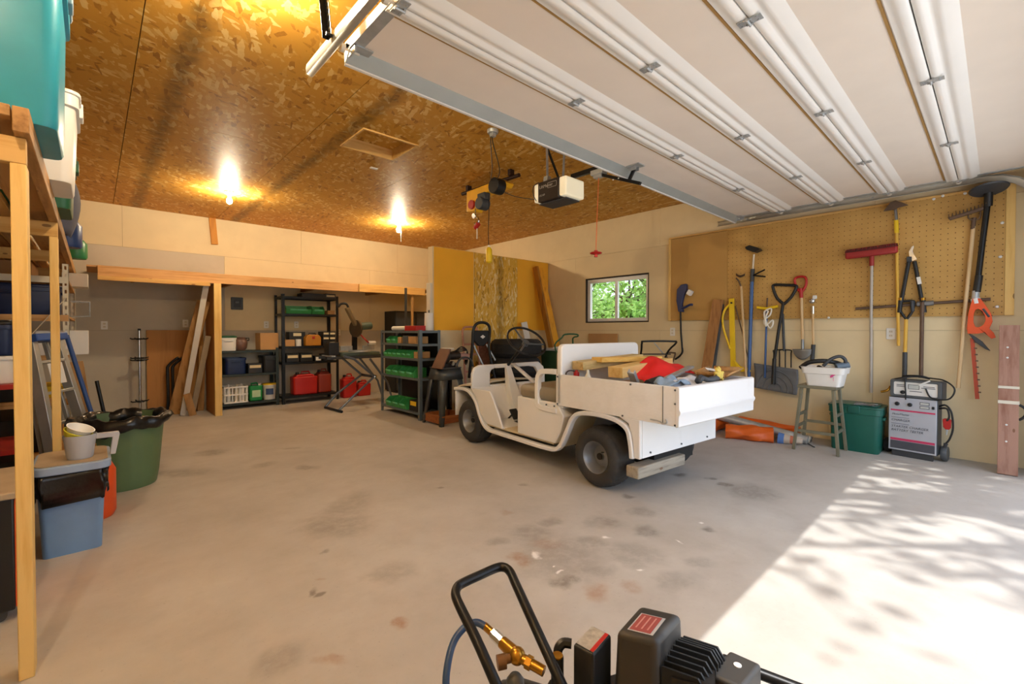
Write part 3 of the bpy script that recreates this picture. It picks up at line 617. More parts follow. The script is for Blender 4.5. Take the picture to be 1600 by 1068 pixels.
lip_f = sp2([(2.115, .575), (1.95, .592), (1.80, .572), (1.665, .475), (1.58, .325), (1.47, .228), (1.30, .215), (1.0, .212), (.56, .212), (.42, .245), (.33, .39), (.265, .51), (.17, .572), (-.02, .59), (-.2, .575), (-.31, .52), (-.345, .42), (-.36, .305)])
for x0, x1, nm in ((-.012, .045, 'side_trim'), (W-.045, W+.012, 'side_trim')):
    strip(lip_f, x0, x1, .035, nm, m_cw, bevel=.008, ang=60)
# arch surfaces reaching inwards
lf = [p for p in lip_f]
for x0, x1 in ((.045, .33), (W-.33, W-.045)):
    strip([p for p in lf if p[0] < .5], x0, x1, .012, 'wheel_arch', m_cwi if x0 < .2 else m_under, ang=60)
    strip([p for p in lf if p[0] > 1.44], x0, x1, .012, 'wheel_arch', m_under, ang=60)
# nose / hood
b = MB(); b.grid(lambda s, t: Vector((W*s, 2.12-.37*t-.05*(2*s-1)**2*(1-t), .60+.03*t+.04*math.sin(PI*s)*(1-t*.3)-(.05*(1-t)**6))), 12, 8); b.build('hood', mat('hood_beige', '#c9bda6', .5), cart, solid=.02)
b = MB(); b.grid(lambda s, t: Vector((W*s, 2.125-.05*(2*s-1)**2+.01, .56-.3*t+.02*math.sin(PI*s)*(1-t))), 12, 3); b.build('nose_panel', m_cw, cart, solid=.015)
# dash hoop with two openings
out = rrect(-.02, W+.01, .60, .842, .085, 6)
b = MB()
def dashpt(p, y): return Vector((p[0], y, p[1]))
o_ = [(0.0, .585), (W, .585), (W, .74), (W-.03, .81), (W-.10, .842), (.535, .85), (.46, .842), (.10, .842), (.03, .815), (0.0, .75)]
in1 = [(.24, .64), (.24, .75), (.265, .785), (.30, .795), (.80, .80), (.90, .79), (.945, .73), (.95, .64)]
# build as pieces: left panel, right post, top bar, bottom bar
b.prism([(0, .585), (.235, .585), (.235, .75), (.255, .785), (.30, .797), (.30, .842), (.10, .842), (.03, .815), (0, .75)], (0, 1.735, 0), XA, ZA, YA*.045)
b.prism([(.30, .797), (.80, .80), (.89, .785), (.94, .72), (.955, .585), (W, .585), (W, .72), (W-.025, .79), (W-.10, .845), (.30, .842)], (0, 1.735, 0), XA, ZA, YA*.045)
b.prism([(.235, .585), (.955, .585), (.955, .62), (.235, .62)], (0, 1.735, 0), XA, ZA, YA*.045)
b.build('dashboard', m_cw, cart, bevel=.012, ang=50)
# leg shield and toe board
side([(1.775, .598), (1.67, .51), (1.59, .36), (1.49, .262), (1.20, .25), (1.27, .38), (1.36, .52), (1.42, .60)], .0, .025, 'leg_shield', m_cw, bevel=.006)
side([(1.775, .598), (1.67, .51), (1.59, .36), (1.49, .262), (1.20, .25), (1.27, .38), (1.36, .52), (1.42, .60)], W-.025, W, 'leg_shield', m_cw, bevel=.006)
side([(1.75, .60), (1.73, .60), (1.50, .28), (1.2, .262), (1.2, .248), (1.52, .262)], .025, W-.025, 'toe_board', m_cw)
side([(1.5, .235), (.5, .235), (.5, .255), (1.5, .255)], .03, W-.03, 'floor_pan', m_cwi)
side([(.47, .25), (.98, .25), (.98, .60), (.44, .60), (.36, .50), (.40, .36)], .012, W-.012, 'seat_box', m_cw, bevel=.01)
# seat cushion
b = MB(); b.cbox((W/2, .715, .655), (W-.04, .53, .13)); b.build('seat_cushion', m_taupe, cart, bevel=.055, seg=4)
b = MB(); b.cbox((W/2, .49, .86), (W-.14, .07, .36)); b.build('seat_back', m_taupe, cart, bevel=.03, seg=3)
# arm hoops
for x0, x1 in ((.0, .045), (W-.045, W)):
    strip(sp2([(.445, .555), (.56, .556), (.655, .565), (.672, .60), (.672, .77), (.655, .815), (.61, .838), (.445, .845)][::-1], 4), x0, x1, .045, 'arm_hoop', m_cw, bevel=.01, ang=60)
# steering
b = MB(); b._add([(.36, 1.45, .30), (.52, 1.45, .30), (.50, 1.72, .845), (.435, 1.72, .845), (.40, 1.66, .30), (.50, 1.66, .30), (.49, 1.755, .83), (.445, 1.755, .83)], [(0, 1, 2, 3), (5, 4, 7, 6), (1, 5, 6, 2), (4, 0, 3, 7), (3, 2, 6, 7), (0, 4, 5, 1)]); b.build('steering_cover', m_cw, cart, bevel=.006)
b = MB(); b._add([(.50, 1.73, .85), (.56, 1.70, .84), (.70, 1.45, .62), (.66, 1.46, .60)], [(0, 1, 2, 3)]); b.build('brace_plate', m_cw, cart, solid=.008)
MB().cyl((.47, 1.72, .83), (.43, 1.37, 1.085), .018, n=12).build('steering_column', m_blackm, cart)
ax = Vector((-.04, -.30, .33)).normalized(); sc = Vector((.425, 1.34, 1.105)); ua = ax.orthogonal().normalized()
sw = MB(); e1 = XA-ax*XA.dot(ax); e1.normalize(); e2 = ax.cross(e1); R_ = .215
sw.tube([sc+(e1*math.cos(2*PI*i/36)+e2*math.sin(2*PI*i/36))*R_ for i in range(36)], .0125, 8, True); swo = sw.build('steering_wheel', m_black, cart)
b = MB()
for a in (90, 210, 330):
    a = math.radians(a+10); q = sc+(e1*math.cos(a)+e2*math.sin(a))*R_; b.tube([sc-ax*.03, sc.lerp(q, .5)-ax*.02, q], [.014, .01, .009], 6)
b.cyl(sc-ax*.05, sc-ax*.005, .035, n=14); b.build('spokes', m_grey, swo)
# pedals
for x in (.30, .60):
    b = MB(); b.cbox((x, 1.38, .34), (.09, .02, .12), Matrix.Rotation(-.7, 3, 'X')); b.cyl((x, 1.42, .33), (x, 1.5, .27), .01); b.build('pedal', m_black, cart, bevel=.004)
MB().cbox((.52, 1.15, .268), (.14, .1, .02), Matrix.Rotation(.4, 3, 'Z')).build('floor_mat_scrap', m_black, cart, bevel=.004)
# bulkhead and cargo bed
BU0, BU1 = -.70, .44
b = MB(); b.prism(rrect(0, W, .56, 1.105, .05, 4), (0, .375, 0), XA, ZA, YA*.055); b.build('bulkhead', m_cw, cart, bevel=.012)
bp = [(BU1, .588), (BU1, .85), (BU0, .85), (BU0, .588)]
sp_ = side(bp, 0, .028, 'bed_side', m_plate, bevel=.004); side(bp, W-.028, W, 'bed_side', m_plate, bevel=.004)
side([(BU1, .60), (BU0, .60), (BU0, .62), (BU1, .62)], .028, W-.028, 'bed_floor', m_cw)
b = MB(); b.prism([(BU0, .585), (BU0-.012, .592), (BU0-.014, .66), (BU0-.024, .675), (BU0-.026, .69), (BU0-.016, .705), (BU0-.016, .845), (BU0-.004, .853), (BU0+.012, .853), (BU0+.012, .585)], (-.004, 0, 0), YA, ZA, XA*(W+.008)); b.build('tailgate', m_cw, cart, bevel=.003)
MB().box(-.004, .0005, BU0+.105, BU0+.109, .592, .848).build('side_joint', m_grey, cart)
b = MB(); b.tube(smoothpath([(-.006, BU0+.2, .612), (-.008, BU0+.13, .61), (-.012, BU0+.10, .60), (-.012, BU0+.07, .61), (-.008, BU0+.08, .63)], 4), .005, 6); b.build('tailgate_latch', m_steel, cart)
for y, z in ((BU0+.015, .83), (BU0+.015, .60), (BU0+.015, .74), (BU1-.02, .60), (BU1-.02, .83), (-.33, .835), (-.26, .60), (.46, .575), (.56, .575)):
    MB().cyl((-.006, y, z), (.002, y, z), .007, n=8).build('rivet', m_grey, cart)
for v_ in (.12, .52, .9): MB().cyl((v_, -.419, .345), (v_, -.411, .345), .007, n=8).build('rivet', m_grey, cart)
# rear skirt
side([(-.36, .31), (-.41, .31), (-.41, .59), (-.22, .59), (-.31, .55), (-.345, .45)], .0, .03, 'rear_skirt', m_cw, bevel=.008)
side([(-.36, .31), (-.41, .31), (-.41, .59), (-.22, .59), (-.31, .55), (-.345, .45)], W-.03, W, 'rear_skirt', m_cw, bevel=.008)
side([(-.395, .315), (-.41, .315), (-.41, .60), (-.395, .60)], .03, W-.03, 'rear_panel', m_cw)
side([(.42, .58), (-.39, .58), (-.39, .598), (.42, .598)], .03, W-.03, 'deck_underside', m_under)
side([(1.9, .20), (-.35, .20), (-.35, .30), (.3, .34), (1.9, .235)], .26, W-.26, 'chassis', m_under)
MB().cyl((.1, 0, .235), (W-.1, 0, .235), .03).build('axle', m_under, cart); MB().cyl((.1, 1.805, .235), (W-.1, 1.805, .235), .022).build('axle', m_under, cart)
wt = wood('weathered_timber', '#a39a8a', '#6f675b', 'x')
b = MB(); b.box(.0, .60, -.40, -.29, .165, .25); b.build('timber_bumper', wt, cart, bevel=.01)
# wheels
def wheel(x, y, flip, tread, R=.237, Wd=.205):
    b = MB(); nu, nv = (90, 26)
    prof = [(.125, .0), (.135, -.012), (.165, -.02), (.2, -.012), (.222, .012)]     # sidewall r, v
    full = [(r, v) for r, v in prof]; m_ = 12
    for i in range(m_+1):
        t = i/m_; full.append((R-.008*(2*t-1)**4-.006*(2*t-1)**2, .025+(Wd-.05)*t))
    full += [(r, Wd-v) for r, v in prof[::-1]]; n = len(full)
    for k in range(nu):
        a = 2*PI*k/nu
        for i, (r, v) in enumerate(full):
            if 5 <= i < 5+m_+1:
                j = i-5; lug = ((k+ (j//2)*(1 if j < 6 else -1)) % 3 != 0) if tread else (j % 3 != 0); r = r-(0 if lug else .007)
            b.v.append(Vector((x+(v if not flip else Wd-v), y+r*math.cos(a), .237+r*math.sin(a))))
    for k in range(nu):
        k2 = (k+1) % nu
        for i in range(n-1): b.f.append((k*n+i, k*n+i+1, k2*n+i+1, k2*n+i))
    w_ = thing_part = b.build('wheel', m_tyre, cart, ang=40)
    s = 1 if not flip else -1; xo = x if not flip else x+Wd
    b = MB(); b.lathe([(.13, .004), (.124, -.004), (.116, .004), (.108, .03), (.095, .05), (.085, .085), (.05, .082), (.03, .07), (.028, .055), (.0, .055)], 28, (xo, y, .237), (s, 0, 0), cap=False); rm = b.build('rim', m_rim, w_)
    b = MB(); b.cyl((xo+s*.085, y, .237), (xo+s*.045, y, .237), .026, n=12)
    b.build('hub', m_under, w_)
    b = MB(); b.cyl((xo+s*.03, y-.06, .285), (xo-s*.002, y-.066, .292), .004, n=6); b.build('valve', m_under, w_)
wheel(.0, 0, False, True); wheel(W-.205, 0, True, True); wheel(.0, 1.805, False, False, Wd=.19); wheel(W-.19, 1.805, True, False, Wd=.19)
# ------------------------------------------------ things lying in the cargo bed (cart frame -> world)
def cw(v, u, w_): return CM@Vector((v, u, w_))
pale_x = wood('pale_lumber', '#e3c07c', '#cf9f52', 'x', .8); pale_end = mat('lumber_end', '#dfc9a2', .8, var=.1, vs=20)
def timber(p0, p1, w_, h_, label, m=pale_x, grp='lumber offcuts in the cargo bed'):
    b = MB(); b.beam(p0, p1, w_, h_); return b.build('lumber', m, label=label, cat='lumber', group=grp, bevel=.003)
timber(cw(.10, .285, .925), cw(.80, .20, .97), .14, .07, 'weathered lumber offcut lying against the cart bulkhead', wood('weathered_lumber', '#cdb075', '#a08548', 'x'))
timber(cw(.21, -.02, .885), cw(.97, .02, .93), .14, .085, 'thick pale lumber block with sawn end facing the cart side', pale_x)
timber(cw(.24, .20, .975), cw(.95, .10, .965), .13, .04, 'flat yellow lumber plank lying on top of the cart load', wood('yellow_lumber', '#e6bb62', '#d19a3c', 'x'))
timber(cw(.10, .17, .69), cw(.95, .15, .70), .25, .13, 'dark lumber lying at the bottom of the cargo bed', old_x)
timber(cw(.12, -.2, .69), cw(.95, -.22, .70), .25, .13, 'dark lumber at the bottom of the bed near the tailgate', old_x)
def cloth(label, name, m, corners, zf, seed, cat, n=18, th=.006):
    rnd = random.Random(seed); ph = [rnd.uniform(0, 6) for _ in range(6)]; A_, B_, C_, D_ = [Vector(c) for c in corners]; b = MB()
    def fn(s, t):
        p = A_.lerp(B_, s).lerp(D_.lerp(C_, s), t); p = p.copy(); p.z += zf(s, t)+.008*math.sin(9*s+4*t+ph[0])+.007*math.sin(7*t-5*s+ph[1])+.004*math.sin(17*s+ph[2])*math.sin(13*t+ph[3]); p.x += .01*math.sin(8*t+ph[4]); p.y += .01*math.sin(8*s+ph[5]); return p
    b.grid(fn, n, n); return b.build(name, m, label=label, cat=cat, solid=th, ang=80)
m_redc = mat('red_fabric', '#e01f1c', .7, var=.06, bump=.1, bs=200)
cloth('bright red cloth heaped over the lumber in the cart', 'cloth', m_redc, (cw(.30, -.24, .80), cw(.92, -.36, .86), cw(1.0, -.06, .90), cw(.40, .0, .90)), lambda s, t: .11*math.exp(-((s-.5)/.3)**2)*(.4+.6*t), 4, 'cloth', 22)
b = MB(); R3 = Matrix.Rotation(.75, 3, 'Y')@Matrix.Rotation(.2, 3, 'Z'); ctr = cw(.12, -.26, .86); b.cbox(ctr, (.16, .055, .012), R3); b.cbox(ctr+R3@Vector((0, .022, .012)), (.16, .008, .03), R3); b.cbox(ctr+R3@Vector((0, -.022, .012)), (.16, .008, .03), R3); b.build('metal_bracket', m_steel, label='black and steel channel bracket sticking up from the cart bed', cat='bracket', bevel=.002)
b = MB(); b.beam(cw(.13, -.44, .835), cw(.98, -.22, .905), .055, .02); b.build('aluminium_level', m_steel, label='long grey aluminium bar lying across the cart load', cat='metal bar', bevel=.003)
b = MB(); b.cyl(cw(.07, -.42, .845), cw(.28, -.38, .86), .026, n=12); b.cyl(cw(.28, -.38, .86), cw(.34, -.36, .862), .02, .014, n=12); b.build('power_tool', m_black, label='black and red tool handle lying beside the aluminium bar', cat='tool', bevel=.003)
m_bag = mat('white_plastic_bag', '#dcdde2', .35, var=.05)
cloth('crumpled white plastic sheet lying near the tailgate', 'plastic_sheet', m_bag, (cw(.08, -.62, .82), cw(.55, -.67, .845), cw(.62, -.40, .86), cw(.12, -.46, .84)), lambda s, t: .03*math.sin(PI*s)*math.sin(PI*t)+.012*math.sin(23*s+9*t)*math.sin(19*t), 9, 'plastic sheet', 26, .003)
m_jean = mat('faded_blue_fabric', '#8fa3b8', .8, var=.2, vs=20)
cloth('faded blue rag at the near corner of cart bed', 'rag', m_jean, (cw(.05, -.60, .845), cw(.25, -.64, .85), cw(.27, -.50, .87), cw(.06, -.48, .86)), lambda s, t: .02*math.sin(9*s)*math.sin(8*t)+.015*math.sin(PI*s), 12, 'rag', 14)
b = MB(); b.tube(smoothpath([cw(.30, -.67, .862), cw(.36, -.66, .885), cw(.44, -.67, .868), cw(.55, -.67, .872), cw(.6, -.66, .862)], 5), [.012]+[.026]*5+[.018]*5+[.022]*5+[.016]*4+[.008], 8); b.build('dark_rag', m_dgrey, label='twisted dark grey rag on the tailgate edge', cat='rag')
# work glove: cuff plus fingers
m_glove = mat('yellow_leather', '#d9bd5a', .8, var=.2, vs=25, bump=.2, bs=70)
g = MB(); gp = cw(.64, -.64, .885)
g.grid(lambda s, t: gp+Vector((.05*math.cos(2*PI*s)*(1.1-.3*t), .022*math.sin(2*PI*s)*(1+.4*math.sin(3*s)), -.02+.05*t))+Vector((.02*t, 0, 0)), 14, 5)
for k, (dx, dz, le, tl) in enumerate(((-.045, .0, .06, -1.0), (-.025, .015, .06, -.7), (.0, .02, .055, -.3), (.03, .01, .06, 1.5), (.045, -.01, .06, 1.9))):
    q = gp+Vector((dx, 0, dz)); e = q+Vector((math.sin(tl)*le, .01*k-.02, math.cos(tl)*le*.8)); g.tube([q-Vector((0, 0, .03)), q.lerp(e, .5)+Vector((0, -.008, .006)), e, e+Vector((math.sin(tl), 0, .2))*.008], [.017, .015, .013, .005], 8)
g.build('work_glove', m_glove, label='yellow leather work glove lying on the cart tailgate', cat='glove')
b = MB()
ta, tb_ = cw(.70, -.66, .865), cw(1.04, -.60, .885); dv = (tb_-ta); nv = Vector((-dv.y, dv.x, 0)).normalized()*.2
b._add([ta, tb_, tb_+nv, ta+nv], [(0, 1, 2, 3)]); e = .035
for p, q in ((ta, tb_), (tb_, tb_+nv), (tb_+nv, ta+nv), (ta+nv, ta)):
    n2 = (q-p).cross(ZA).normalized()*.035; b._add([p, q, q+n2+ZA*e, p+n2+ZA*e], [(0, 1, 2, 3)])
b.build('wooden_tray', wood('tray_wood', '#b98a52', '#8d6432', 'x', knots=False), label='shallow wooden tray resting on the far end of tailgate', cat='tray', solid=.008)
b = MB(); b.cyl(cw(.08, .28, .80), cw(.08, .28, .875), .024, n=12); b.cyl(cw(.08, .28, .875), cw(.08, .28, .89), .012, n=10); b.build('spray_can', m_red, label='dark red spray can standing in the front of cart bed', cat='can')
b = MB(); b.lathe([(.03, .76), (.03, .84), (.012, .87), (.01, .9)], 12, cw(.10, .17, 0)); b.build('caulk_tube', m_offwhite, label='pale bottle standing beside the red can in the cart', cat='bottle')
b = MB(); b.tube(smoothpath([cw(.05, .36, .80), cw(.05, .37, .86), cw(.06, .33, .885), cw(.08, .29, .87), cw(.1, .25, .80)], 5), .006, 6); b.build('cable_loop', m_dgrey, label='loop of dark cable poking above the cart side', cat='cable')
b = MB(); q = cw(.98, -.38, .88); b.cbox(q, (.16, .1, .02), Matrix.Rotation(.3, 3, 'Y')@Matrix.Rotation(.5, 3, 'Z')); b.build('white_scrap', m_white, label='white scrap of board lying behind the glove in cart', cat='scrap', bevel=.003)
# ================================================================== generic containers
def tote(name, label, c, sx, sy, h, m, lidm=None, taper=.86, lid=True, cat='tote', group=None, rz=0, lip=.02):
    t = thing(name, label, cat, c, rz, group)
    b = MB(); n = 8
    def loop(k, z, r): return [Vector((p[0], p[1], z)) for p in rrect(-sx/2*k, sx/2*k, -sy/2*k, sy/2*k, r, 4)]
    L = [loop(taper, 0, .04), loop(taper+.02, .012, .045), loop(.955, h*.86, .05), loop(1, h*.87, .05), loop(1, h, .05), loop(.95, h, .045), loop(.93, h*.9, .04), loop(taper-.03, .02, .03)]
    m_ = len(L[0])
    for q in L: b.v += q
    for i in range(len(L)-1):
        for j in range(m_): b.f.append((i*m_+j, i*m_+(j+1) % m_, (i+1)*m_+(j+1) % m_, (i+1)*m_+j))
    b.f += [tuple(range(m_-1, -1, -1)), tuple((len(L)-1)*m_+j for j in range(m_))]
    b.build('body', m, t, ang=45)
    if lid:
        b = MB(); b.prism(rrect(-sx/2*1.03, sx/2*1.03, -sy/2*1.03, sy/2*1.03, .055, 4), (0, 0, h+.0005), XA, YA, ZA*lip); b.prism(rrect(-sx/2*.85, sx/2*.85, -sy/2*.85, sy/2*.85, .04, 4), (0, 0, h+lip), XA, YA, ZA*.012); b.build('lid', lidm or m, t, bevel=.005)
        for s in (-1, 1):
            b = MB(); b.box(s*sx/2*1.01-.012, s*sx/2*1.01+.012, -.05, .05, h-.05, h+lip+.006); b.build('latch', lidm or m, t, bevel=.005)
    for s in (-1, 1):
        b = MB(); b.box(-.06, .06, s*sy/2*.99-.012, s*sy/2*.99+.012, h*.74, h*.8); b.build('handle', m, t, bevel=.005)
    return t
def carton(name, label, c, sx, sy, h, m, cat='box', group=None, rz=0, flaps=False, tag_=None, face='-y', tm=None):
    t = thing(name, label, cat, c, rz, group)
    b = MB(); b.box(-sx/2, sx/2, -sy/2, sy/2, 0, h); b.build('body', m, t, bevel=.004)
    if flaps:
        for s in (-1, 1): MB().box(-sx/2+.002, sx/2-.002, s*.003, s*(sy/2-.001), h+.0005, h+.004).build('flap', m, t)
    if tag_:
        b = MB()
        if face == '-y': b.box(-sx/2*tag_[0], sx/2*tag_[0], -sy/2-.002, -sy/2+.0005, h*tag_[1], h*tag_[2])
        else: b.box(-sx/2-.002, -sx/2+.0005, -sy/2*tag_[0], sy/2*tag_[0], h*tag_[1], h*tag_[2])
        b.build('label_card', tm or m_paper, t)
    return t
# ================================================================== timber loft along the left wall
XF = -.17
lo = thing('storage_loft', 'pine stud storage loft along the left wall', 'loft', (-.7, 4, 0), world=True)
LZ = 1.885; LYS = (2.30, 3.95)
for i, y in enumerate(LYS):
    px0, px1 = (at(26, 900, Y=y).x, at(52, 900, Y=y).x) if i == 0 else (at(80, 600, Y=y).x, at(94, 600, Y=y).x); MB().box(px0, px1, y, y+.089, 0, LZ-.0905).build('post', pine_z, lo, bevel=.003)
    MB().box(XL+.02, px1, y, y+.04, LZ-.09, LZ-.001).build('cross_beam', pine_x, lo, bevel=.003)
    MB().box(XL+.02, XL+.058, y-.044, y+.044, 0, LZ-.092).build('post', pine_z, lo, bevel=.003)
for y in (5.4, 6.9): MB().box(XL+.02, XF-.046, y-.019, y+.019, LZ-.09, LZ-.001).build('cross_beam', pine_x, lo, bevel=.003)
MB().box(XF-.02, XF+.02, 2.24, 8.2, LZ, LZ+.085).build('edge_beam', old_y, lo, bevel=.003)
MB().box(XF-.16, XF-.024, 2.24, 8.2, LZ+.047, LZ+.085).build('deck_plank', old_y, lo, bevel=.003)
for k in range(6): MB().box(XL+.03+k*.145, XL+.03+k*.145+.139, 2.2, 8.2, LZ+.047, LZ+.085).build('deck_plank', pine_y if k % 2 else old_y, lo, bevel=.003)
# totes on the loft
DK = LZ+.086
for x in (-.45, -.8, -1.15): MB().box(x, x+.038, 2.24, 8.2, LZ, LZ+.0465).build('joist', old_y, lo)
m_teal = mat('teal_plastic', '#2a95ad', .35, var=.08); m_tealh = mat('teal_grey_latch', '#7a93a0', .4)
def at_loft(x, z, X): return at(x, 300, X=X)
tt = tote('storage_tote', 'tall teal plastic tote with latch at the near end of loft', (-.37, 2.62, DK), .62, .5, .62, m_teal, m_tealh, .9)
tote('storage_tote', 'white plastic tote on the loft behind the teal one', (-.32, 3.42, DK), .56, .46, .44, m_white, m_white, .88)
tote('storage_tote', 'teal tote without latch standing behind a white tote', (-.92, 3.2, DK), .5, .4, .5, m_teal, m_teal, .9)
m_dgreen = mat('dark_green_plastic', '#1f5a3c', .45, var=.1)
tote('storage_tote', 'dark green tote further back on the loft', (-.32, 4.12, DK), .5, .46, .32, m_dgreen, m_dgreen, .9)
b = MB(); b.grid(lambda s, t: Vector((-.25+.17*math.cos(2*PI*s)*(.75+.35*math.sin(PI*t)), 5.0+.22*math.sin(2*PI*s)*(.75+.3*math.sin(PI*t))+.02*math.sin(14*s), DK+.5*t+.015*math.sin(11*s+5*t))), 24, 10); b._add([(-.25, 5.0, DK+.5)], []); b.build('duffel_bag', mat('slate_fabric', '#5d6072', .8, var=.15, vs=8), label='slate grey fabric bag standing on loft beside green tote', cat='bag', solid=.006)
b = MB(); b.lathe([(.09, 0), (.1, .02), (.1, .2), (.05, .27), (.03, .3)], 16, (-.16, 5.75, DK)); b.build('jug', mat('blue_plastic', '#23427c', .4), label='blue plastic jug on loft beyond the grey bag', cat='jug')
b = MB(); b.lathe([(.08, 0), (.09, .02), (.09, .16), (.06, .2)], 16, (-.12, 6.6, DK)); b.build('bucket', mat('green_bucket', '#2c7a4a', .4), label='small green bucket at the far end of loft', cat='bucket')
# ================================================================== cream slotted-angle shelving behind the loft posts
su = thing('slotted_angle_shelving', 'cream slotted-angle shelving unit under the loft', 'shelving', (-.5, 6.6, 0), world=True)
m_slot = mat('cream_slotted_steel', '#ded5bd', .5, .1, var=.06)
SX0, SX1, SY0, SY1 = -.95, -.15, 5.55, 7.55
def slotted(x, y, sx, sy, h):
    b = MB(); n = 26
    for k in range(n):
        z0, z1 = h*k/n, h*(k+1)/n; zm = (z0+z1)/2
        b.ring([(x, z0), (x+sx*.04, z0), (x+sx*.04, z1), (x, z1)], [(x+sx*.013, zm-.016), (x+sx*.027, zm-.016), (x+sx*.027, zm+.016), (x+sx*.013, zm+.016)], (0, y, 0), XA, ZA, YA*sy*.003)
        b.ring([(y, z0), (y+sy*.04, z0), (y+sy*.04, z1), (y, z1)], [(y+sy*.013, zm-.016), (y+sy*.027, zm-.016), (y+sy*.027, zm+.016), (y+sy*.013, zm+.016)], (x, 0, 0), YA, ZA, XA*sx*.003)
    return b
for x, sx in ((SX0, 1), (SX1, -1)):
    for y, sy in ((SY0, 1), (SY1, -1)): slotted(x, y, sx, sy, 1.80).build('upright', m_slot, su)
SZ = [.12, .60, .98, 1.33, 1.66]
for z in SZ:
    MB().box(SX0+.005, SX1-.005, SY0+.005, SY1-.005, z, z+.02).build('shelf', old_y, su)
    MB().box(SX0+.004, SX1-.004, SY0-.004, SY0, z-.03, z+.025).build('rail', m_slot if z > 1.5 else old_x, su)
MB().beam((SX1-.02, SY0-.008, 1.50), (SX1-.24, SY0-.008, 1.17), .004, .05, (0, 1, 0)).build('diagonal_brace', m_slot, su)
b = MB(); m_navy = mat('navy_plastic', '#152a55', .4, var=.1)
tote('storage_bin', 'navy blue bin on the upper shelf of cream shelving', (-.50, 5.85, SZ[3]+.02), .6, .5, .24, m_navy, m_navy, .92, cat='bin')
carton('parts_box', 'white box poking out beside the cream upright', (-.20, 5.95, SZ[2]+.02), .34, .45, .22, m_white)
carton('parts_box', 'white flat box under another white box on cream shelving', (-.30, 6.62, SZ[2]+.02), .42, .5, .06, m_offwhite)
carton('parts_box', 'cream box high on the cream shelving near back wall', (-.13, 6.75, SZ[4]+.02), .2, .3, .14, m_offwhite)
carton('parts_box', 'brown carton on upper cream shelving behind loft posts', (-.65, 6.3, SZ[4]+.02), .5, .7, .16, m_card)
carton('parts_box', 'yellow box lying on the middle cream shelf', (-.25, 6.0, SZ[1]+.02), .3, .5, .10, m_yellow)
carton('parts_box', 'dark box on the lower cream shelf', (-.6, 5.95, SZ[1]+.02), .36, .6, .26, m_black)
carton('parts_box', 'black crate at bottom of the cream shelving', (-.55, 6.3, SZ[0]+.02), .6, 1.0, .3, m_black)
carton('parts_box', 'dark grey box on third cream shelf', (-.68, 6.1, SZ[2]+.02), .32, .6, .24, m_dgrey)
# small brackets hanging off the shelving
b = MB()
for k in range(3): b.tube([(-.153, 6.05+.1*k, 1.50), (-.02, 6.05+.1*k, 1.50), (-.02, 6.05+.1*k, 1.36), (-.153, 6.05+.1*k, 1.355)], .006, 6)
b.tube([(-.02, 6.02, 1.50), (-.02, 6.3, 1.50)], .006, 6); b.tube([(-.02, 6.02, 1.42), (-.02, 6.3, 1.42)], .006, 6); b.tube([(-.09, 6.02, 1.50), (-.09, 6.3, 1.50)], .006, 6); b.build('wire_rack', m_steel, label='small wire rack hung on the end of cream shelving', cat='rack')
# ================================================================== red shelf, containers seen left of the near post
rs = thing('red_shelf', 'red metal shelf stand partly hidden by the near loft post', 'shelf', (-.6, 4.4, 0), world=True)
m_redm = mat('red_metal', '#a3201a', .45, .1, var=.12)
for x in (-.98, -.36):
    for y in (4.1, 4.6): MB().box(x, x+.035, y, y+.035, 0, .88).build('upright', m_redm, rs)
for z in (.06, .46, .86): MB().box(-.98, -.325, 4.1, 4.635, z, z+.03).build('shelf', m_redm, rs)
carton('carton', 'small tan carton on the lower red shelf', (-.55, 4.25, .492), .2, .2, .14, m_card)
carton('tool_case', 'black tool case inside the red shelf stand', (-.62, 4.42, .092), .5, .36, .3, m_black)
wbin = tote('bucket_bin', 'white plastic bin with black knob on red shelf', (-.52, 4.36, .892), .34, .4, .17, m_white, m_white, .92, lid=False, cat='bin')
MB().cyl((.02, -.190, .095), (.02, -.218, .095), .03, n=14).build('knob', m_black, wbin)
tote('storage_bin', 'dark navy bin on top of the white bin', (-.55, 4.42, 1.065), .40, .44, .19, m_navy, m_black, .9, cat='bin')
# ================================================================== black cabinet with dusty top
kc = thing('tool_cabinet', 'low black tool cabinet with dusty top at left edge', 'cabinet', (-.55, 3.05, 0), world=True)
m_dust = mat('dusty_top', '#a8957a', .85, var=.15, vs=6)
MB().box(-.86, -.25, 2.79, 3.28, .05, .52).build('body', m_black, kc, bevel=.006)
MB().box(-.88, -.23, 2.77, 3.30, .521, .55).build('top', m_dust, kc, bevel=.006)
MB().box(-.249, -.235, 2.80, 3.27, .06, .51).build('side_panel', m_orange, kc)
for z in (.23, .265, .30): MB().lathe([(.02, 0), (.022, .006), (.022, .03), (.015, .04)], 14, (-.33, 2.79, z-.03), (0, -1, 0)).build('knob', m_offwhite, kc)
for x in (-.82, -.30):
    for y in (2.84, 3.22): MB().cyl((x, y-.015, .025), (x, y+.015, .025), .0245, n=14).build('castor', m_dgrey, kc)
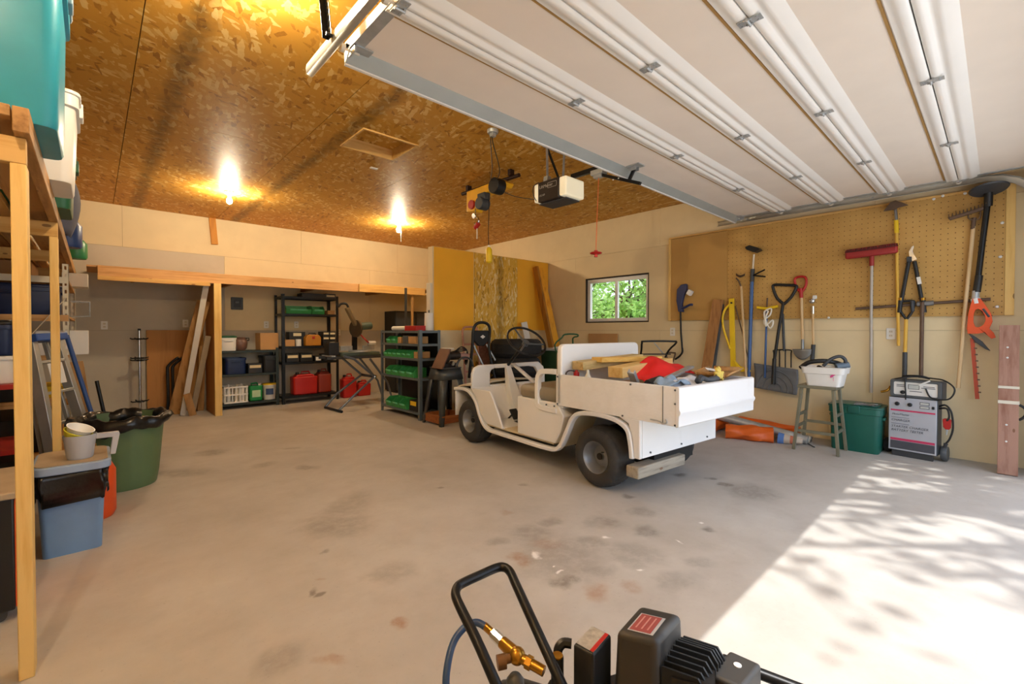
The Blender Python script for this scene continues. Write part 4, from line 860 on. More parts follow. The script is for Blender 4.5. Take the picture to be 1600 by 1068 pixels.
# ================================================================== blue bin with dusty lid, pitcher
bb = thing('recycling_bin', 'blue plastic bin with black bag and dusty lid by the near post', 'bin', (-.1, 3.6, 0), world=True)
m_bblue = mat('slate_blue_plastic', '#7396bd', .45, var=.06)
def taperbox(x0, x1, y0, y1, z0, z1, k, r=.03):
    b = MB(); cx, cy = (x0+x1)/2, (y0+y1)/2; A_ = rrect(x0, x1, y0, y1, r, 4); n = len(A_)
    b.v += [Vector((cx+(p[0]-cx)*k, cy+(p[1]-cy)*k, z0)) for p in A_]+[Vector((p[0], p[1], z1)) for p in A_]
    b.f += [tuple(range(n-1, -1, -1)), tuple(range(n, 2*n))]+[(i, (i+1) % n, n+(i+1) % n, n+i) for i in range(n)]; return b
taperbox(-.23, .045, 3.41, 3.80, 0, .45, .86).build('body', m_bblue, bb)
def bagband(x0, x1, y0, y1, z0, z1, seed, r=.04):
    rnd = random.Random(seed); A_ = rrect(x0, x1, y0, y1, r, 8); n = len(A_); b = MB(); ph = [rnd.uniform(0, 6) for _ in range(4)]
    rows = 7
    for k in range(rows):
        t = k/(rows-1)
        for i, p in enumerate(A_):
            w_ = .006*math.sin(i*1.7+ph[0]+3*t)+.005*math.sin(i*.9-7*t+ph[1]); cx, cy = (x0+x1)/2, (y0+y1)/2; d = Vector((p[0]-cx, p[1]-cy, 0)).normalized()
            zz = z0+(z1-z0)*t+(.025*math.sin(i*.55+ph[2])+.015*math.sin(i*1.3+ph[3]))*(1-t); b.v.append(Vector((p[0], p[1], zz))+d*w_)
    for k in range(rows-1):
        for i in range(n): b.f.append((k*n+i, k*n+(i+1) % n, (k+1)*n+(i+1) % n, (k+1)*n+i))
    return b
m_bagb = mat('black_bin_bag', '#151515', .28, var=.2, bump=.5, bs=25)
bagband(-.238, .055, 3.40, 3.81, .305, .452, 3).build('bin_bag', m_bagb, bb, solid=.003, ang=70)
b = MB(); b.prism(rrect(-.25, .07, 3.385, 3.83, .06, 5), (0, 0, .452), XA, YA, ZA*.045); b.build('lid', mat('slate_blue_lid', '#93a8c2', .5), bb, bevel=.006)
b = MB(); b.prism(rrect(-.235, .055, 3.40, 3.815, .05, 5), (0, 0, .4975), XA, YA, ZA*.004); b.build('lid_dust', m_dust, bb)
pt = thing('pitcher', 'grey plastic pitcher holding a white and yellow tub on the bin', 'pitcher', (-.06, 3.52, .502), world=True)
m_pgrey = mat('grey_plastic', '#b4b7bd', .45, var=.04)
b = MB(); b.lathe([(.052, .502), (.056, .51), (.072, .635), (.070, .635), (.054, .515), (.0, .514)], 22, (-.06, 3.52, 0), cap=False); b.build('body', m_pgrey, pt)
b = MB(); b.prism([(.0, .63), (.10, .63), (.105, .615), (.085, .50), (.06, .50), (.072, .60), (.0, .60)], (.005, 3.505, 0), XA, ZA, YA*.03); b.build('handle', m_pgrey, pt, bevel=.004)
b = MB(); b.lathe([(.04, 0), (.06, .05), (.064, .055), (.06, .055), (.04, .006), (0, .006)], 20, (-.075, 3.52, .625), (.35, -.2, .85), cap=False); b.build('tub', m_white, pt)
b = MB(); b.lathe([(.05, 0), (.062, .03), (.066, .028), (.05, -.006)], 20, (-.075, 3.52, .628), (.35, -.2, .85)); b.build('liner', mat('lime_yellow_plastic', '#d4cf3a', .5), pt)
og = thing('gas_cylinder', 'orange gas cylinder standing behind the blue bin', 'cylinder', (.02, 4.0, 0), world=True)
MB().lathe([(.11, 0), (.125, .03), (.125, .3), (.09, .38), (.03, .41)], 22, (-.02, 4.02, 0)).build('tank', m_orange, og)
MB().lathe([(.02, .41), (.02, .45), (.03, .455), (.03, .48)], 12, (-.02, 4.02, 0)).build('valve', m_brass, og)
# ================================================================== green trash can
tc_ = at(193, 770, Z=0); tcx, tcy = tc_.x*1.055, tc_.y*1.055
gc = thing('trash_can', 'round dark green trash can lined with black bag', 'trash can', (tcx, tcy, 0), world=True)
m_tcg = mat('trash_can_green', '#5c7650', .5, var=.1, vs=3)
b = MB(); n = 60; prof = [(.205, 0), (.21, .01), (.222, .1), (.262, .51), (.278, .515), (.28, .545), (.272, .545), (.255, .5), (.2, .03)]
for r, z in prof:
    for k in range(n):
        rr = r+(.003*(1 if k % 3 else -1) if .02 < z < .5 and r > .21 else 0); a = 2*PI*k/n; b.v.append(Vector((tcx+rr*math.cos(a), tcy+rr*math.sin(a), z)))
for i in range(len(prof)-1):
    for k in range(n): b.f.append((i*n+k, i*n+(k+1) % n, (i+1)*n+(k+1) % n, (i+1)*n+k))
b.f += [tuple(range(n-1, -1, -1)), tuple((len(prof)-1)*n+k for k in range(n))]; b.build('body', m_tcg, gc)
b = MB(); rnd = random.Random(5); ph = [rnd.uniform(0, 6) for _ in range(8)]; rows = 9; n = 72
for k in range(rows):
    t = k/(rows-1)
    for i in range(n):
        a = 2*PI*i/n; wob = .012*math.sin(5*a+ph[0])+.008*math.sin(11*a+ph[1])
        if t < .6: r = .300+wob+.012*math.sin(PI*t/.6); z = .50+.05*t/.6-(.055*max(0, math.sin(2*a+ph[2]))+.03*math.sin(5*a+ph[3]))*(1-t/.6)
        else: q = (t-.6)/.4; r = .300+wob-.06*q; z = .555+.02*math.sin(PI*q)+.01*math.sin(7*a+ph[4])-.10*q*q
        b.v.append(Vector((tcx+r*math.cos(a), tcy+r*math.sin(a), z+.006*math.sin(17*a+9*t))))
for k in range(rows-1):
    for i in range(n): b.f.append((k*n+i, k*n+(i+1) % n, (k+1)*n+(i+1) % n, (k+1)*n+i))
b.build('bin_bag', m_bagb, gc, solid=.003, ang=70)
# ================================================================== folded stepladder, pole and bars under the loft
sl_ = thing('step_ladder', 'folded aluminium stepladder with blue top cap leaning under loft', 'ladder', (0, 4.9, 0), world=True)
m_alu = mat('aluminium', '#b9bcbb', .35, .7, var=.1)
T0, T1 = at(66, 528, Y=4.95), at(122, 740, Y=4.86); ld = (T1-T0).normalized(); lw = Vector((.62, .78, 0)); lw = (lw-ld*lw.dot(ld)).normalized()
for s, sp1 in ((-1, .13), (1, .13)):
    MB().beam(T0+lw*s*.10, T1+lw*s*.17, .04, .075, lw.cross(ld)).build('rail', m_alu, sl_, bevel=.003)
    MB().beam(T0+lw*s*.09+lw.cross(ld)*.07, T1+lw*s*.15+lw.cross(ld)*.09+Vector((0, 0, .02)), .02, .03, lw.cross(ld)).build('rear_rail', m_alu, sl_, bevel=.003)
for k in range(4):
    q = T0.lerp(T1, .17+.22*k); wdt = .10+.07*(.17+.22*k); MB().beam(q-lw*wdt, q+lw*wdt, .075, .022, ld).build('step', m_alu, sl_, bevel=.003)
b = MB(); b.beam(T0-lw*.13, T0+lw*.13, .16, .055, ld); b.build('top_cap', mat('ladder_blue', '#2b56a0', .4), sl_, bevel=.008)
b = MB(); q = T0.lerp(T1, .26)-lw.cross(ld)*.04; b.beam(q-lw*.06, q+lw*.06, .16, .003, lw.cross(ld)); b.build('sticker', m_white, sl_)
b = MB(); b.cyl((-.16, 5.25, 1.18), (.10, 5.1, .0), .016, n=10); b.build('blue_pole', mat('blue_paint', '#2a4f8f', .4), label='blue pole leaning beside the stepladder', cat='pole')
b = MB(); b.beam((.0, 5.42, .0), (-.11, 5.46, .95), .09, .04, (0, 1, 0)); b.build('leaning_board', old_z, label='short aged board leaning behind the trash can', cat='board', bevel=.003)
b = MB(); b.cyl((.14, 5.28, .0), (.02, 5.36, .78), .014, n=10); b.build('black_bar', m_blackm, label='black metal bar leaning behind trash can', cat='bar')
# ================================================================== shelf loft along the back wall
bl = thing('back_loft', 'long timber shelf with front beam along the back wall', 'shelf', (2.4, 8, 0), world=True)
YL = 7.60
MB().box(.05, 4.2, YL, YL+.04, 1.89, 2.03).build('front_beam', old_x, bl, bevel=.003)
MB().box(3.4, 4.72, YL-.001-.038, YL-.0015, 1.895, 2.03).build('front_beam', pine_x, bl, bevel=.003)
MB().box(.05, 1.22, YL-.04, YL-.001, 1.845, 1.90).build('ledger', pine_x, bl, bevel=.003)
MB().box(-.05, 5.2, YL+.041, YB-.001, 2.01, 2.03).build('deck', old_x, bl)
for x in (.4, 1.5, 2.7, 3.9): MB().box(x, x+.038, YL+.041, YB-.001, 1.9, 2.009).build('joist', old_y, bl)
pp = at(340.5, 648.5, Z=0); MB().box(pp.x-.045, pp.x+.044, YL-.001-.04, YL-.0015, 0, 1.889).build('post', pine_z, bl, bevel=.003)
MB().box(pp.x-.035, pp.x-.0, YL+.05, YL+.7, 0, 1.889).build('side_panel', m_ply, bl)
MB().box(4.45, 4.49, YL+.0, YL+.04, 0, 1.889).build('post', old_z, bl, bevel=.003)
MB().box(4.15, 4.18, YL-.3, YL-.26, 0, 1.99).build('post', m_dgrey, bl)
# block of wood nailed under the ceiling
b = MB(); p = at(331, 340, Y=YB); q = at(335, 382, Y=YB); b.beam((p.x, YB-.02, HC-.002), (q.x, YB-.02, q.z), .09, .036, (0, 1, 0)); b.build('wood_block', pine_x if False else wood('amber_block', '#c9882f', '#a9691c', 'z'), label='short amber wood block fixed to back wall under ceiling', cat='wood block', bevel=.003)
# outlets and plates
def outlet(p, nrm, label, m=m_white, w_=.072, h_=.115, sockets=2, cat='outlet', group='wall outlets'):
    t = thing('wall_outlet', label, cat, p, world=True, group=group); n = Vector(nrm); s = ZA.cross(n); p = Vector(p)
    b = MB(); b.prism(rrect(-w_/2, w_/2, -h_/2, h_/2, .006, 3), p, s, ZA, n*.006); b.build('cover_plate', m, t, bevel=.002)
    for k in range(sockets):
        b = MB(); z = (.021 if k else -.021) if sockets == 2 else 0; b.prism(rrect(-.016, .016, z-.014, z+.014, .008, 3), p+n*.006, s, ZA, n*.003); so_ = b.build('socket', m_offwhite, t)
        b = MB()
        b.prism([(-.008, z-.003), (-.005, z-.003), (-.005, z+.007), (-.008, z+.007)], p+n*.009, s, ZA, n*.0006); b.prism([(.005, z-.003), (.008, z-.003), (.008, z+.007), (.005, z+.007)], p+n*.009, s, ZA, n*.0006); b.build('slots', m_black, so_, kind='stuff')
    return t
NB = (0, -1, 0)
outlet(at(163, 508, Y=YB-.0005), NB, 'white outlet on the back wall above the trash can'); outlet(at(290, 505, Y=YB-.0005), NB, 'white outlet above the brown plywood sheet')
outlet(at(416, 507, Y=YB-.0005), NB, 'white outlet on back wall beside the cardboard box'); outlet(at(463, 507, Y=YB-.0005), NB, 'white outlet behind the tall black shelving'); outlet(at(529, 519, Y=YB-.0005), NB, 'white outlet on the back wall right of black shelving')
NR = (-1, 0, 0)
outlet(at(1051, 518, X=XR-.0005), NR, 'white outlet on right wall below the plain brown board'); outlet(at(1392, 521, X=XR-.0005), NR, 'white outlet on right wall under the pegboard')
t = thing('breaker_panel', 'small black wall box with frame on the back wall', 'wall box', at(370, 474, Y=YB-.0005), world=True); p = at(370, 474, Y=YB-.0005)
MB().ring(rrect(-.085, .085, -.10, .10, .01, 3), rrect(-.05, .05, -.065, .065, .008, 3), p, XA, ZA, -YA*.03).build('frame', m_dgrey, t, bevel=.003)
MB().prism(rrect(-.049, .049, -.064, .064, .008, 3), p, XA, ZA, -YA*.015).build('recess', m_black, t); MB().cbox(p+Vector((0, -.022, .02)), (.05, .014, .03)).build('latch', m_grey, t, bevel=.003)
# plywood sheet, stand, pipe and boards under the loft
pb = at(228, 640, Z=0)
x0 = at(229, 560, Y=YB-.03).x; x1 = at(318, 560, Y=YB-.03).x
b = MB(); b.prism([(x0, .002), (x1, .002), (x1, 1.225), (x0, 1.225)], (0, YB-.045, 0), XA, ZA, YA*.018); b.build('plywood_sheet', m_ply, label='brown plywood sheet leaning on the back wall', cat='plywood', bevel=.002)
bs = thing('display_stand', 'chrome pole stand with tiers of black hooks', 'stand', (0, 0, 0), world=True); p = at(219, 637, Y=8.24); p.z = 0; bs.location = p; OFF[bs.name] = Vector(p)
MB().cyl((p.x, p.y, .06), (p.x, p.y, 1.22), .016, n=14).build('pole', m_chrome, bs); 
b = MB(); b.lathe([(.16, 0), (.16, .012), (.06, .05), (.03, .09)], 20, (p.x, p.y, 0)); b.build('base', m_black, bs)
for z in (1.10, .83, .80, .22):
    b = MB(); b.lathe([(.034, z-.012), (.04, z), (.034, z+.012)], 14, (p.x, p.y, 0))
    for a in range(4):
        an = a*PI/2+.4; d = Vector((math.cos(an), math.sin(an), 0)); q = Vector((p.x, p.y, z)); b.tube([q+d*.03, q+d*.09, q+d*.11+ZA*.012], .009, 6)
    b.build('hook_tier', m_black, bs)
MB().lathe([(.017, 1.22), (.018, 1.225), (.018, 1.245)], 14, (p.x, p.y, 0)).build('cap', m_black, bs)
p = at(262, 600, Y=8.27); p.z = 0
for dx, nm in ((0, 'near'), (.06, 'far')):
    b = MB(); b.tube(smoothpath([(p.x-.35+dx, p.y+.05, .03), (p.x-.06+dx, p.y, .03), (p.x+dx, p.y, .08), (p.x+dx, p.y, .6), (p.x+dx+.01, p.y, .70), (p.x+.1+dx, p.y-.03, .80), (p.x+.13+dx, p.y-.03, .82)], 5), .02, 10)
    b.build('drain_pipe', m_black, label='bent black pipe against the plywood, %s the chrome stand' % ('closer to' if dx == 0 else 'farther from'), cat='pipe')
def lean(pxb, pxt, Yb, Yt, w_, h_, label, m, name='leaning_board'):
    a = at(pxb[0], 600, Y=Yb); a = Vector((a.x, Yb, .004)); t_ = at(pxt[0], pxt[1], Y=Yt); b = MB(); b.beam(a, t_, w_, h_, (0, 1, 0)); return b.build(name, m, label=label, cat='board', bevel=.002)
m_wtrim = mat('white_trim_paint', '#d9d2c6', .5, var=.06)
lean((285, 645), (322, 446), 7.95, 7.70, .07, .02, 'white painted trim board leaning against the loft post', m_wtrim)
lean((272, 640), (318, 470), 8.15, 7.9, .16, .02, 'wide brown board leaning behind the white trim', old_z)
lean((300, 640), (325, 525), 8.05, 7.8, .07, .03, 'short pale board leaning behind the white trim', mat('pale_board', '#a8977c', .7))
lean((301, 648), (292, 615), 7.85, 7.82, .09, .02, 'stubby brown offcut propped at foot of leaning boards', old_z)
lean((313, 632), (316, 540), 8.25, 8.22, .08, .03, 'narrow board leaning near the loft side panel', old_z)
# ================================================================== black shelving units
def rack(name, label, x0, x1, y0, y1, h, zs, m, lip=.035, face='y'):
    t = thing(name, label, 'shelving', ((x0+x1)/2, (y0+y1)/2, 0), world=True)
    for x, sx in ((x0, 1), (x1, -1)):
        for y, sy in ((y0, 1), (y1, -1)):
            b = MB(); b.prism([(0, 0), (.045*sx, 0), (.045*sx, .003*sy), (.003*sx, .003*sy), (.003*sx, .045*sy), (0, .045*sy)], (x, y, 0), XA, YA, ZA*h); b.build('upright', m, t)
    for z in zs:
        MB().box(x0+.004, x1-.004, y0+.004, y1-.004, z-.004, z).build('shelf', m, t)
        for (a, b_, c, d) in ((x0+.004, x1-.004, y0+.0035, y0+.008), (x0+.004, x1-.004, y1-.008, y1-.0035), (x0+.0035, x0+.008, y0+.008, y1-.008), (x1-.008, x1-.0035, y0+.008, y1-.008)):
            MB().box(a, b_, c, d, z-lip, z-.0045).build('rail', m, t)
    return t
m_rackg = mat('charcoal_rack', '#26302c', .45, .2, var=.12)
AY = 8.04; rack('shelf_unit', 'low three-shelf charcoal shelving beside the loft post', pp.x+.012, 2.235, AY, YB-.02, .94, [.09, .54, .905], m_rackg)
BY = 7.98; rack('shelf_unit', 'tall five-shelf black shelving by the back wall', 2.27, 3.20, BY, YB-.02, 1.82, [.13, .69, .955, 1.50, 1.785], m_blackm)
def X_(px, Y): return at(px, 516, Y=Y).x
# low unit, top shelf
tote('storage_bin', 'white bin with dark green lid on the low shelving', (X_(354, 8.2), 8.22, .906), .24, .3, .2, m_white, m_dgreen, .9, cat='bin')
pot = thing('crock', 'brown stoneware crock with side handles on the low shelving', 'crock', (X_(375, 8.2), 8.2, .906)); m_crock = mat('brown_glaze', '#6b4f45', .3, var=.15)
MB().lathe([(.07, 0), (.095, .04), (.105, .12), (.09, .17), (.07, .185), (.075, .205), (.05, .21), (.0, .212)], 20, cap=False).build('body', m_crock, pot)
for s in (-1, 1): MB().tube([(s*.098, 0, .15), (s*.125, 0, .16), (s*.125, 0, .19), (s*.08, 0, .19)], .009, 6).build('handle', m_black, pot)
carton('cardboard_box', 'cardboard box at the end of the low shelving', (X_(417, 8.2), 8.2, .906), .27, .3, .27, m_card, flaps=True)
# low unit, middle
tote('storage_bin', 'navy bin on the middle low shelf', (X_(365, 8.2), 8.22, .541), .30, .34, .25, m_navy, m_black, .92, cat='bin', lid=False)
carton('battery_box', 'black battery box with pale label on the low shelving', (X_(395, 8.2), 8.16, .541), .20, .2, .15, m_black, tag_=(.8, .55, .85))
tote('storage_bin', 'black bin right of battery box on the low shelving', (X_(419, 8.2), 8.22, .541), .24, .32, .27, m_black, m_black, .92, cat='bin', lid=False)
# low unit, bottom: crate, green jug, bucket
cr = thing('milk_crate', 'white lattice crate on the bottom of low shelving', 'crate', (X_(365, 8.2), 8.2, .091))
for s in (-1, 1):
    for k in range(7):
        x = -.15+.05*k; MB().box(x-.008, x+.008, s*.135-.004, s*.135+.004, .012, .25).build('slat', m_white, cr)
    for k in range(5):
        y = -.1+.05*k; MB().box(s*.155-.004, s*.155+.004, y-.008, y+.008, .012, .25).build('slat', m_white, cr)
    for z in (.0, .12, .235):
        MB().box(-.16, .16, s*.14-.006, s*.14+.006, z, z+.022).build('band', m_white, cr); MB().box(s*.16-.006, s*.16+.006, -.134, .134, z, z+.022).build('band', m_white, cr)
MB().box(-.15, .15, -.13, .13, 0, .011).build('base', m_white, cr)
for k, (dx, m) in enumerate(((-.08, m_white), (.03, m_offwhite), (.1, m_white))):
    b = MB(); b.lathe([(.032, 0), (.034, .01), (.034, .2), (.014, .25), (.014, .27)], 12, (X_(365, 8.2)+dx, 8.2, .104)); b.build('bottle', m, label='%s pale bottle standing in the white crate' % ('leftmost', 'middle', 'rightmost')[k], cat='bottle', group='bottles in the crate')
jg = thing('plastic_jug', 'green plastic jug beside the white crate', 'jug', (X_(398, 8.18), 8.18, .091)); m_jg = mat('bright_green_plastic', '#178a45', .4, var=.08)
taperbox(-.095, .095, -.07, .07, 0, .24, .95, .03).build('body', m_jg, jg, bevel=.012); MB().tube([(-.05, 0, .235), (-.06, 0, .275), (.02, 0, .28), (.05, 0, .235)], .014, 8).build('handle', m_jg, jg); MB().cyl((.06, 0, .24), (.06, 0, .27), .025).build('cap', m_white, jg); MB().box(-.06, .06, -.0735, -.0705, .06, .17).build('paper_label', mat('label_green_pale', '#b8d8b0', .6), jg)
bk = thing('bucket', 'white bucket with yellow lid and blue print on low shelving', 'bucket', (X_(420, 8.2), 8.2, .091))
MB().lathe([(.085, 0), (.1, .22), (.104, .225), (.104, .24)], 22).build('body', m_white, bk); MB().lathe([(.107, .238), (.107, .258), (.09, .262)], 22).build('lid', m_yellow, bk); MB().tube(arc((0, 0, .2), .115, 180, 360, 12, XA, (0, -.2, .98)), .004, 6).build('bail_handle', m_steel, bk)
b = MB(); b.grid(lambda s, t: Vector((.0975*math.sin(-.8+1.2*s), -.0975*math.cos(-.8+1.2*s), .08+.1*t)), 8, 1); b.build('printed_label', mat('blue_print', '#3a4f7a', .5), bk)
# tall unit
z5 = 1.786
carton('parts_box', 'black box on top of the tall black shelving', (2.85, 8.15, z5), .5, .25, .07, m_black); carton('parts_box', 'dark box with pale label atop the tall shelving', (3.08, 8.12, z5), .18, .2, .08, m_dgrey, tag_=(.8, .3, .7))
def greenbin(label, x, y, z, w_, h_, d_=.22, rz=0, grp='green hang bins'):
    t = thing('parts_bin', label, 'bin', (x, y, z), rz, grp)
    b = MB(); b._add([(-w_/2, -d_/2, 0), (w_/2, -d_/2, 0), (w_/2, d_/2, 0), (-w_/2, d_/2, 0), (-w_/2, -d_/2-.02, h_*.55), (w_/2, -d_/2-.02, h_*.55), (w_/2, d_/2, h_), (-w_/2, d_/2, h_), (-w_/2, -d_/2+.05, h_), (w_/2, -d_/2+.05, h_)],
        [(0, 1, 2, 3), (0, 4, 5, 1), (1, 5, 9, 6, 2), (0, 3, 7, 8, 4), (2, 6, 7, 3)]); b.build('body', m_green, t, solid=.004, smooth=False)
    b = MB(); b._add([(-w_*.35, -d_/2-.018, h_*.36), (w_*.35, -d_/2-.018, h_*.36), (w_*.35, -d_/2-.024, h_*.58), (-w_*.35, -d_/2-.024, h_*.58)], [(0, 1, 2, 3)]); b.build('label_lip', mat('mint_label', '#6fd0a0', .4), t, solid=.003)
    return t
greenbin('wide green bin on the upper tall shelf', 2.55, 8.14, 1.501, .40, .14); greenbin('narrow green bin on the upper tall shelf', 2.87, 8.14, 1.501, .20, .14)
carton('parts_box', 'small tan box at right end of the upper tall shelf', (3.09, 8.12, 1.501), .12, .2, .07, m_card)
z3 = .956
carton('parts_box', 'small tan carton at left end of middle tall shelf', (2.40, 8.08, z3), .15, .14, .11, m_card); b = MB(); b.lathe([(.045, 0), (.045, .11), (.04, .115)], 16, (2.55, 8.07, z3)); b.build('paint_can', m_white, label='white can beside the small tan carton', cat='can')
carton('parts_box', 'black drawer box with pale label behind the white can', (2.56, 8.24, z3), .26, .18, .24, m_black, tag_=(.5, .7, .92))
cs = thing('tool_case', 'ochre tool case with handle on the middle tall shelf', 'case', (2.79, 8.11, z3)); m_och = mat('ochre_plastic', '#b8781c', .45, var=.1)
b = MB(); b.prism([(-.13, 0), (.13, 0), (.13, .14), (.09, .19), (-.09, .19), (-.13, .14)], (0, -.07, 0), XA, ZA, YA*.14); b.build('body', m_och, cs, bevel=.01); MB().tube([(-.06, 0, .185), (-.05, 0, .215), (.05, 0, .215), (.06, 0, .185)], .01, 8).build('handle', m_black, cs); MB().box(-.02, .02, -.078, -.07, .12, .16).build('clasp', m_red, cs)
n = 0
for k in range(3):
    for j in range(2):
        pos = ('bottom', 'middle', 'top')[k]; s_ = ('left', 'right')[j]
        carton('parts_bin', '%s %s black parts bin with pale label on tall shelving' % (pos, s_), (2.99+.112*j, 8.12, z3+.083*k), .108, .24, .08, m_black, cat='bin', group='black parts bins', tag_=(.8, .35, .75) if not (k == 0 and j == 0) else None)
z2 = .691
for k, (x, w_) in enumerate(((2.44, .2), (2.66, .2))): carton('parts_box', '%s black parts box with pale label on the fourth tall shelf' % ('left' if k == 0 else 'right'), (x, 8.12, z2), w_, .24, .14, m_black, tag_=(.8, .5, .82))
carton('parts_box', 'small black box with white label on the fourth tall shelf', (2.86, 8.12, z2), .12, .2, .09, m_black, tag_=(.7, .1, .8), tm=m_white); carton('parts_box', 'low black box at right end of the fourth tall shelf', (3.03, 8.12, z2), .18, .2, .12, m_black)
def gascan(label, c, w_, d_, h_, m=m_red, rz=0):
    t = thing('gas_can', label, 'gas can', c, rz, 'red gas cans'); b = taperbox(-w_/2, w_/2, -d_/2, d_/2, 0, h_*.8, .97, .04); b.build('body', m, t, bevel=.015)
    b = MB(); b.prism([(-w_*.42, h_*.79), (w_*.42, h_*.79), (w_*.3, h_*.9), (-w_*.3, h_*.9)], (0, -d_*.35, 0), XA, ZA, YA*d_*.7); b.build('shoulder', m, t, bevel=.012)
    MB().tube([(-w_*.1, 0, h_*.89), (-w_*.08, 0, h_*1.0), (w_*.2, 0, h_*1.0), (w_*.26, 0, h_*.88)], .014, 8).build('handle', m, t); MB().cyl((-w_*.27, 0, h_*.88), (-w_*.27, 0, h_*.98), .028, n=14).build('cap', m_black, t)
    return t
gascan('largest red gas can at bottom of the tall shelving', (2.66, 8.15, .131), .40, .24, .38); gascan('dark red gas can right of the largest one on shelving', (3.0, 8.2, .131), .24, .24, .40, mat('dull_red', '#8e2f1c', .5))
gascan('red gas can on the floor behind the saw stand', (3.42, 8.1, 0), .26, .2, .42); gascan('low red gas can on floor beside another red can', (3.72, 8.15, 0), .26, .2, .28)
# ================================================================== mitre saw on folding stand
ms = thing('mitre_saw_stand', 'grey folding saw stand with slanted tubes', 'saw stand', (3.0, 7.0, 0), world=True)
fa, fb = at(508, 636, Z=.02), at(534, 643, Z=.02); m_tubeb = mat('blue_grey_tube', '#6b7686', .35, .6)
MB().cyl(fa, fb, .02, n=10).build('foot_bar', m_black, ms)
ka, kb = at(571, 585, X=3.05), at(585, 588, X=3.2)
hub_n = at(585, 588, Y=6.75); hub_f = hub_n+Vector((-.02, .42, 0))
fa_, fb_ = Vector(fb), Vector(fa)
bend1 = fb_.lerp(hub_n, .28)-Vector((0, 0, .0)); 
MB().tube([fa_+(fb_-fa_)*.2, fa_.lerp(hub_n, .3)+Vector((.0, 0, .05)), hub_n], .018, 8).build('leg_tube', m_tubeb, ms); MB().tube([fb_, fb_.lerp(hub_f, .3)+Vector((0, 0, .05)), hub_f], .018, 8).build('leg_tube', m_tubeb, ms)
tpl = at(545, 556, Y=6.8); 
MB().tube([hub_n, hub_n.lerp(tpl, .8)+Vector((0, 0, .02)), tpl+Vector((-.08, 0, .0))], .018, 8).build('upper_tube', m_tubeb, ms); MB().tube([hub_f, (hub_f+(tpl-hub_n)*.8)+Vector((0, 0, .02)), tpl+(hub_f-hub_n)+Vector((-.08, 0, 0))], .018, 8).build('upper_tube', m_tubeb, ms)
MB().cyl(hub_n-Vector((0, .03, 0)), hub_f+Vector((0, .03, 0)), .022, n=10).build('pivot_bar', m_dgrey, ms)
for h_ in (hub_n,): MB().lathe([(.03, 0), (.03, .02), (.01, .03)], 12, h_-Vector((0, .03, 0)), (0, -1, 0)).build('knob', m_chrome, ms)
rear = Vector((3.75, 7.2, 0)); MB().tube([(3.3, 6.95, .76), (3.62, 6.98, .35), (3.72, 6.98, .015)], .018, 8).build('leg_tube', m_tubeb, ms); MB().tube([(3.3, 7.35, .76), (3.62, 7.33, .35), (3.72, 7.33, .015)], .018, 8).build('leg_tube', m_tubeb, ms)
TZ = .77
MB().box(2.62, 3.75, 6.98, 7.02, TZ, TZ+.04).build('table_rail', m_dgrey, ms); MB().box(2.62, 3.75, 7.3, 7.34, TZ, TZ+.04).build('table_rail', m_dgrey, ms)
for x in (2.68, 3.62): MB().box(x, x+.06, 6.95, 7.37, TZ+.041, TZ+.06).build('support', m_steel, ms, bevel=.004)
sw_ = thing('mitre_saw', 'sliding mitre saw with raised head and dust bag', 'mitre saw', (3.2, 7.15, TZ+.061), world=True); m_sawg = mat('saw_casting', '#5c6a62', .4, .4, var=.15)
Z0 = TZ+.041
MB().box(2.86, 3.5, 7.0, 7.3, Z0, Z0+.06).build('base', m_sawg, sw_, bevel=.01)
MB().lathe([(.17, Z0+.061), (.17, Z0+.085)], 24, (3.2, 7.13, 0)).build('turntable', m_steel, sw_)
for x in (2.9, 3.28): MB().box(x, x+.2, 7.16, 7.19, Z0+.086, Z0+.16).build('fence', m_steel, sw_, bevel=.004)
b = MB(); b.beam((3.2, 7.32, Z0+.06), (3.17, 7.24, Z0+.42), .07, .08, (0, 1, 0)); b.build('arm', m_blackm, sw_, bevel=.01)
hd = Vector((3.13, 7.1, Z0+.44))
b = MB(); b.lathe([(.03, -.02), (.14, -.018), (.14, .018), (.03, .02)], 26, hd, (0.95, .3, 0)); b.build('blade_guard', mat('bronze_guard', '#4e4334', .4, .5), sw_, bevel=.004)
b = MB(); b.cyl(hd+Vector((.03, .0, .03)), hd+Vector((.27, .03, .05)), .062, n=18); b.build('motor', mat('motor_green', '#4a5a4c', .45), sw_, bevel=.006); b = MB(); b.cyl(hd+Vector((.03, 0, .03)), hd+Vector((.07, .005, .035)), .066, n=18); b.build('motor_band', m_white, sw_)
b = MB(); b.beam(hd+Vector((0, 0, .05)), hd+Vector((-.16, -.03, .33)), .06, .09, (0, 1, 0)); b.build('head_casting', mat('bronze_casting', '#7d6a4a', .45, .3), sw_, bevel=.015)
q = hd+Vector((-.17, -.03, .34)); b = MB(); b.tube(smoothpath([q+Vector((.04, 0, -.02)), q+Vector((.0, 0, .05)), q+Vector((-.08, 0, .05)), q+Vector((-.13, 0, .0)), q+Vector((-.14, 0, .06))], 5), .018, 8); b.build('handle', m_black, sw_)
MB().tube(smoothpath([hd+Vector((.1, .05, -.1)), hd+Vector((.18, .0, -.2)), hd+Vector((.25, .05, -.25)), hd+Vector((.24, .1, -.3))], 5), .012, 8).build('cord', m_red, sw_)
b = MB(); b.cyl((3.36, 7.14, Z0+.2), (3.48, 7.14, Z0+.2), .035, n=14); b.build('clamp_knob', m_white, sw_)
carton('tool_case', 'black case standing on the saw table beside tall shelving', (2.76, 7.16, TZ+.061), .16, .2, .2, m_black)
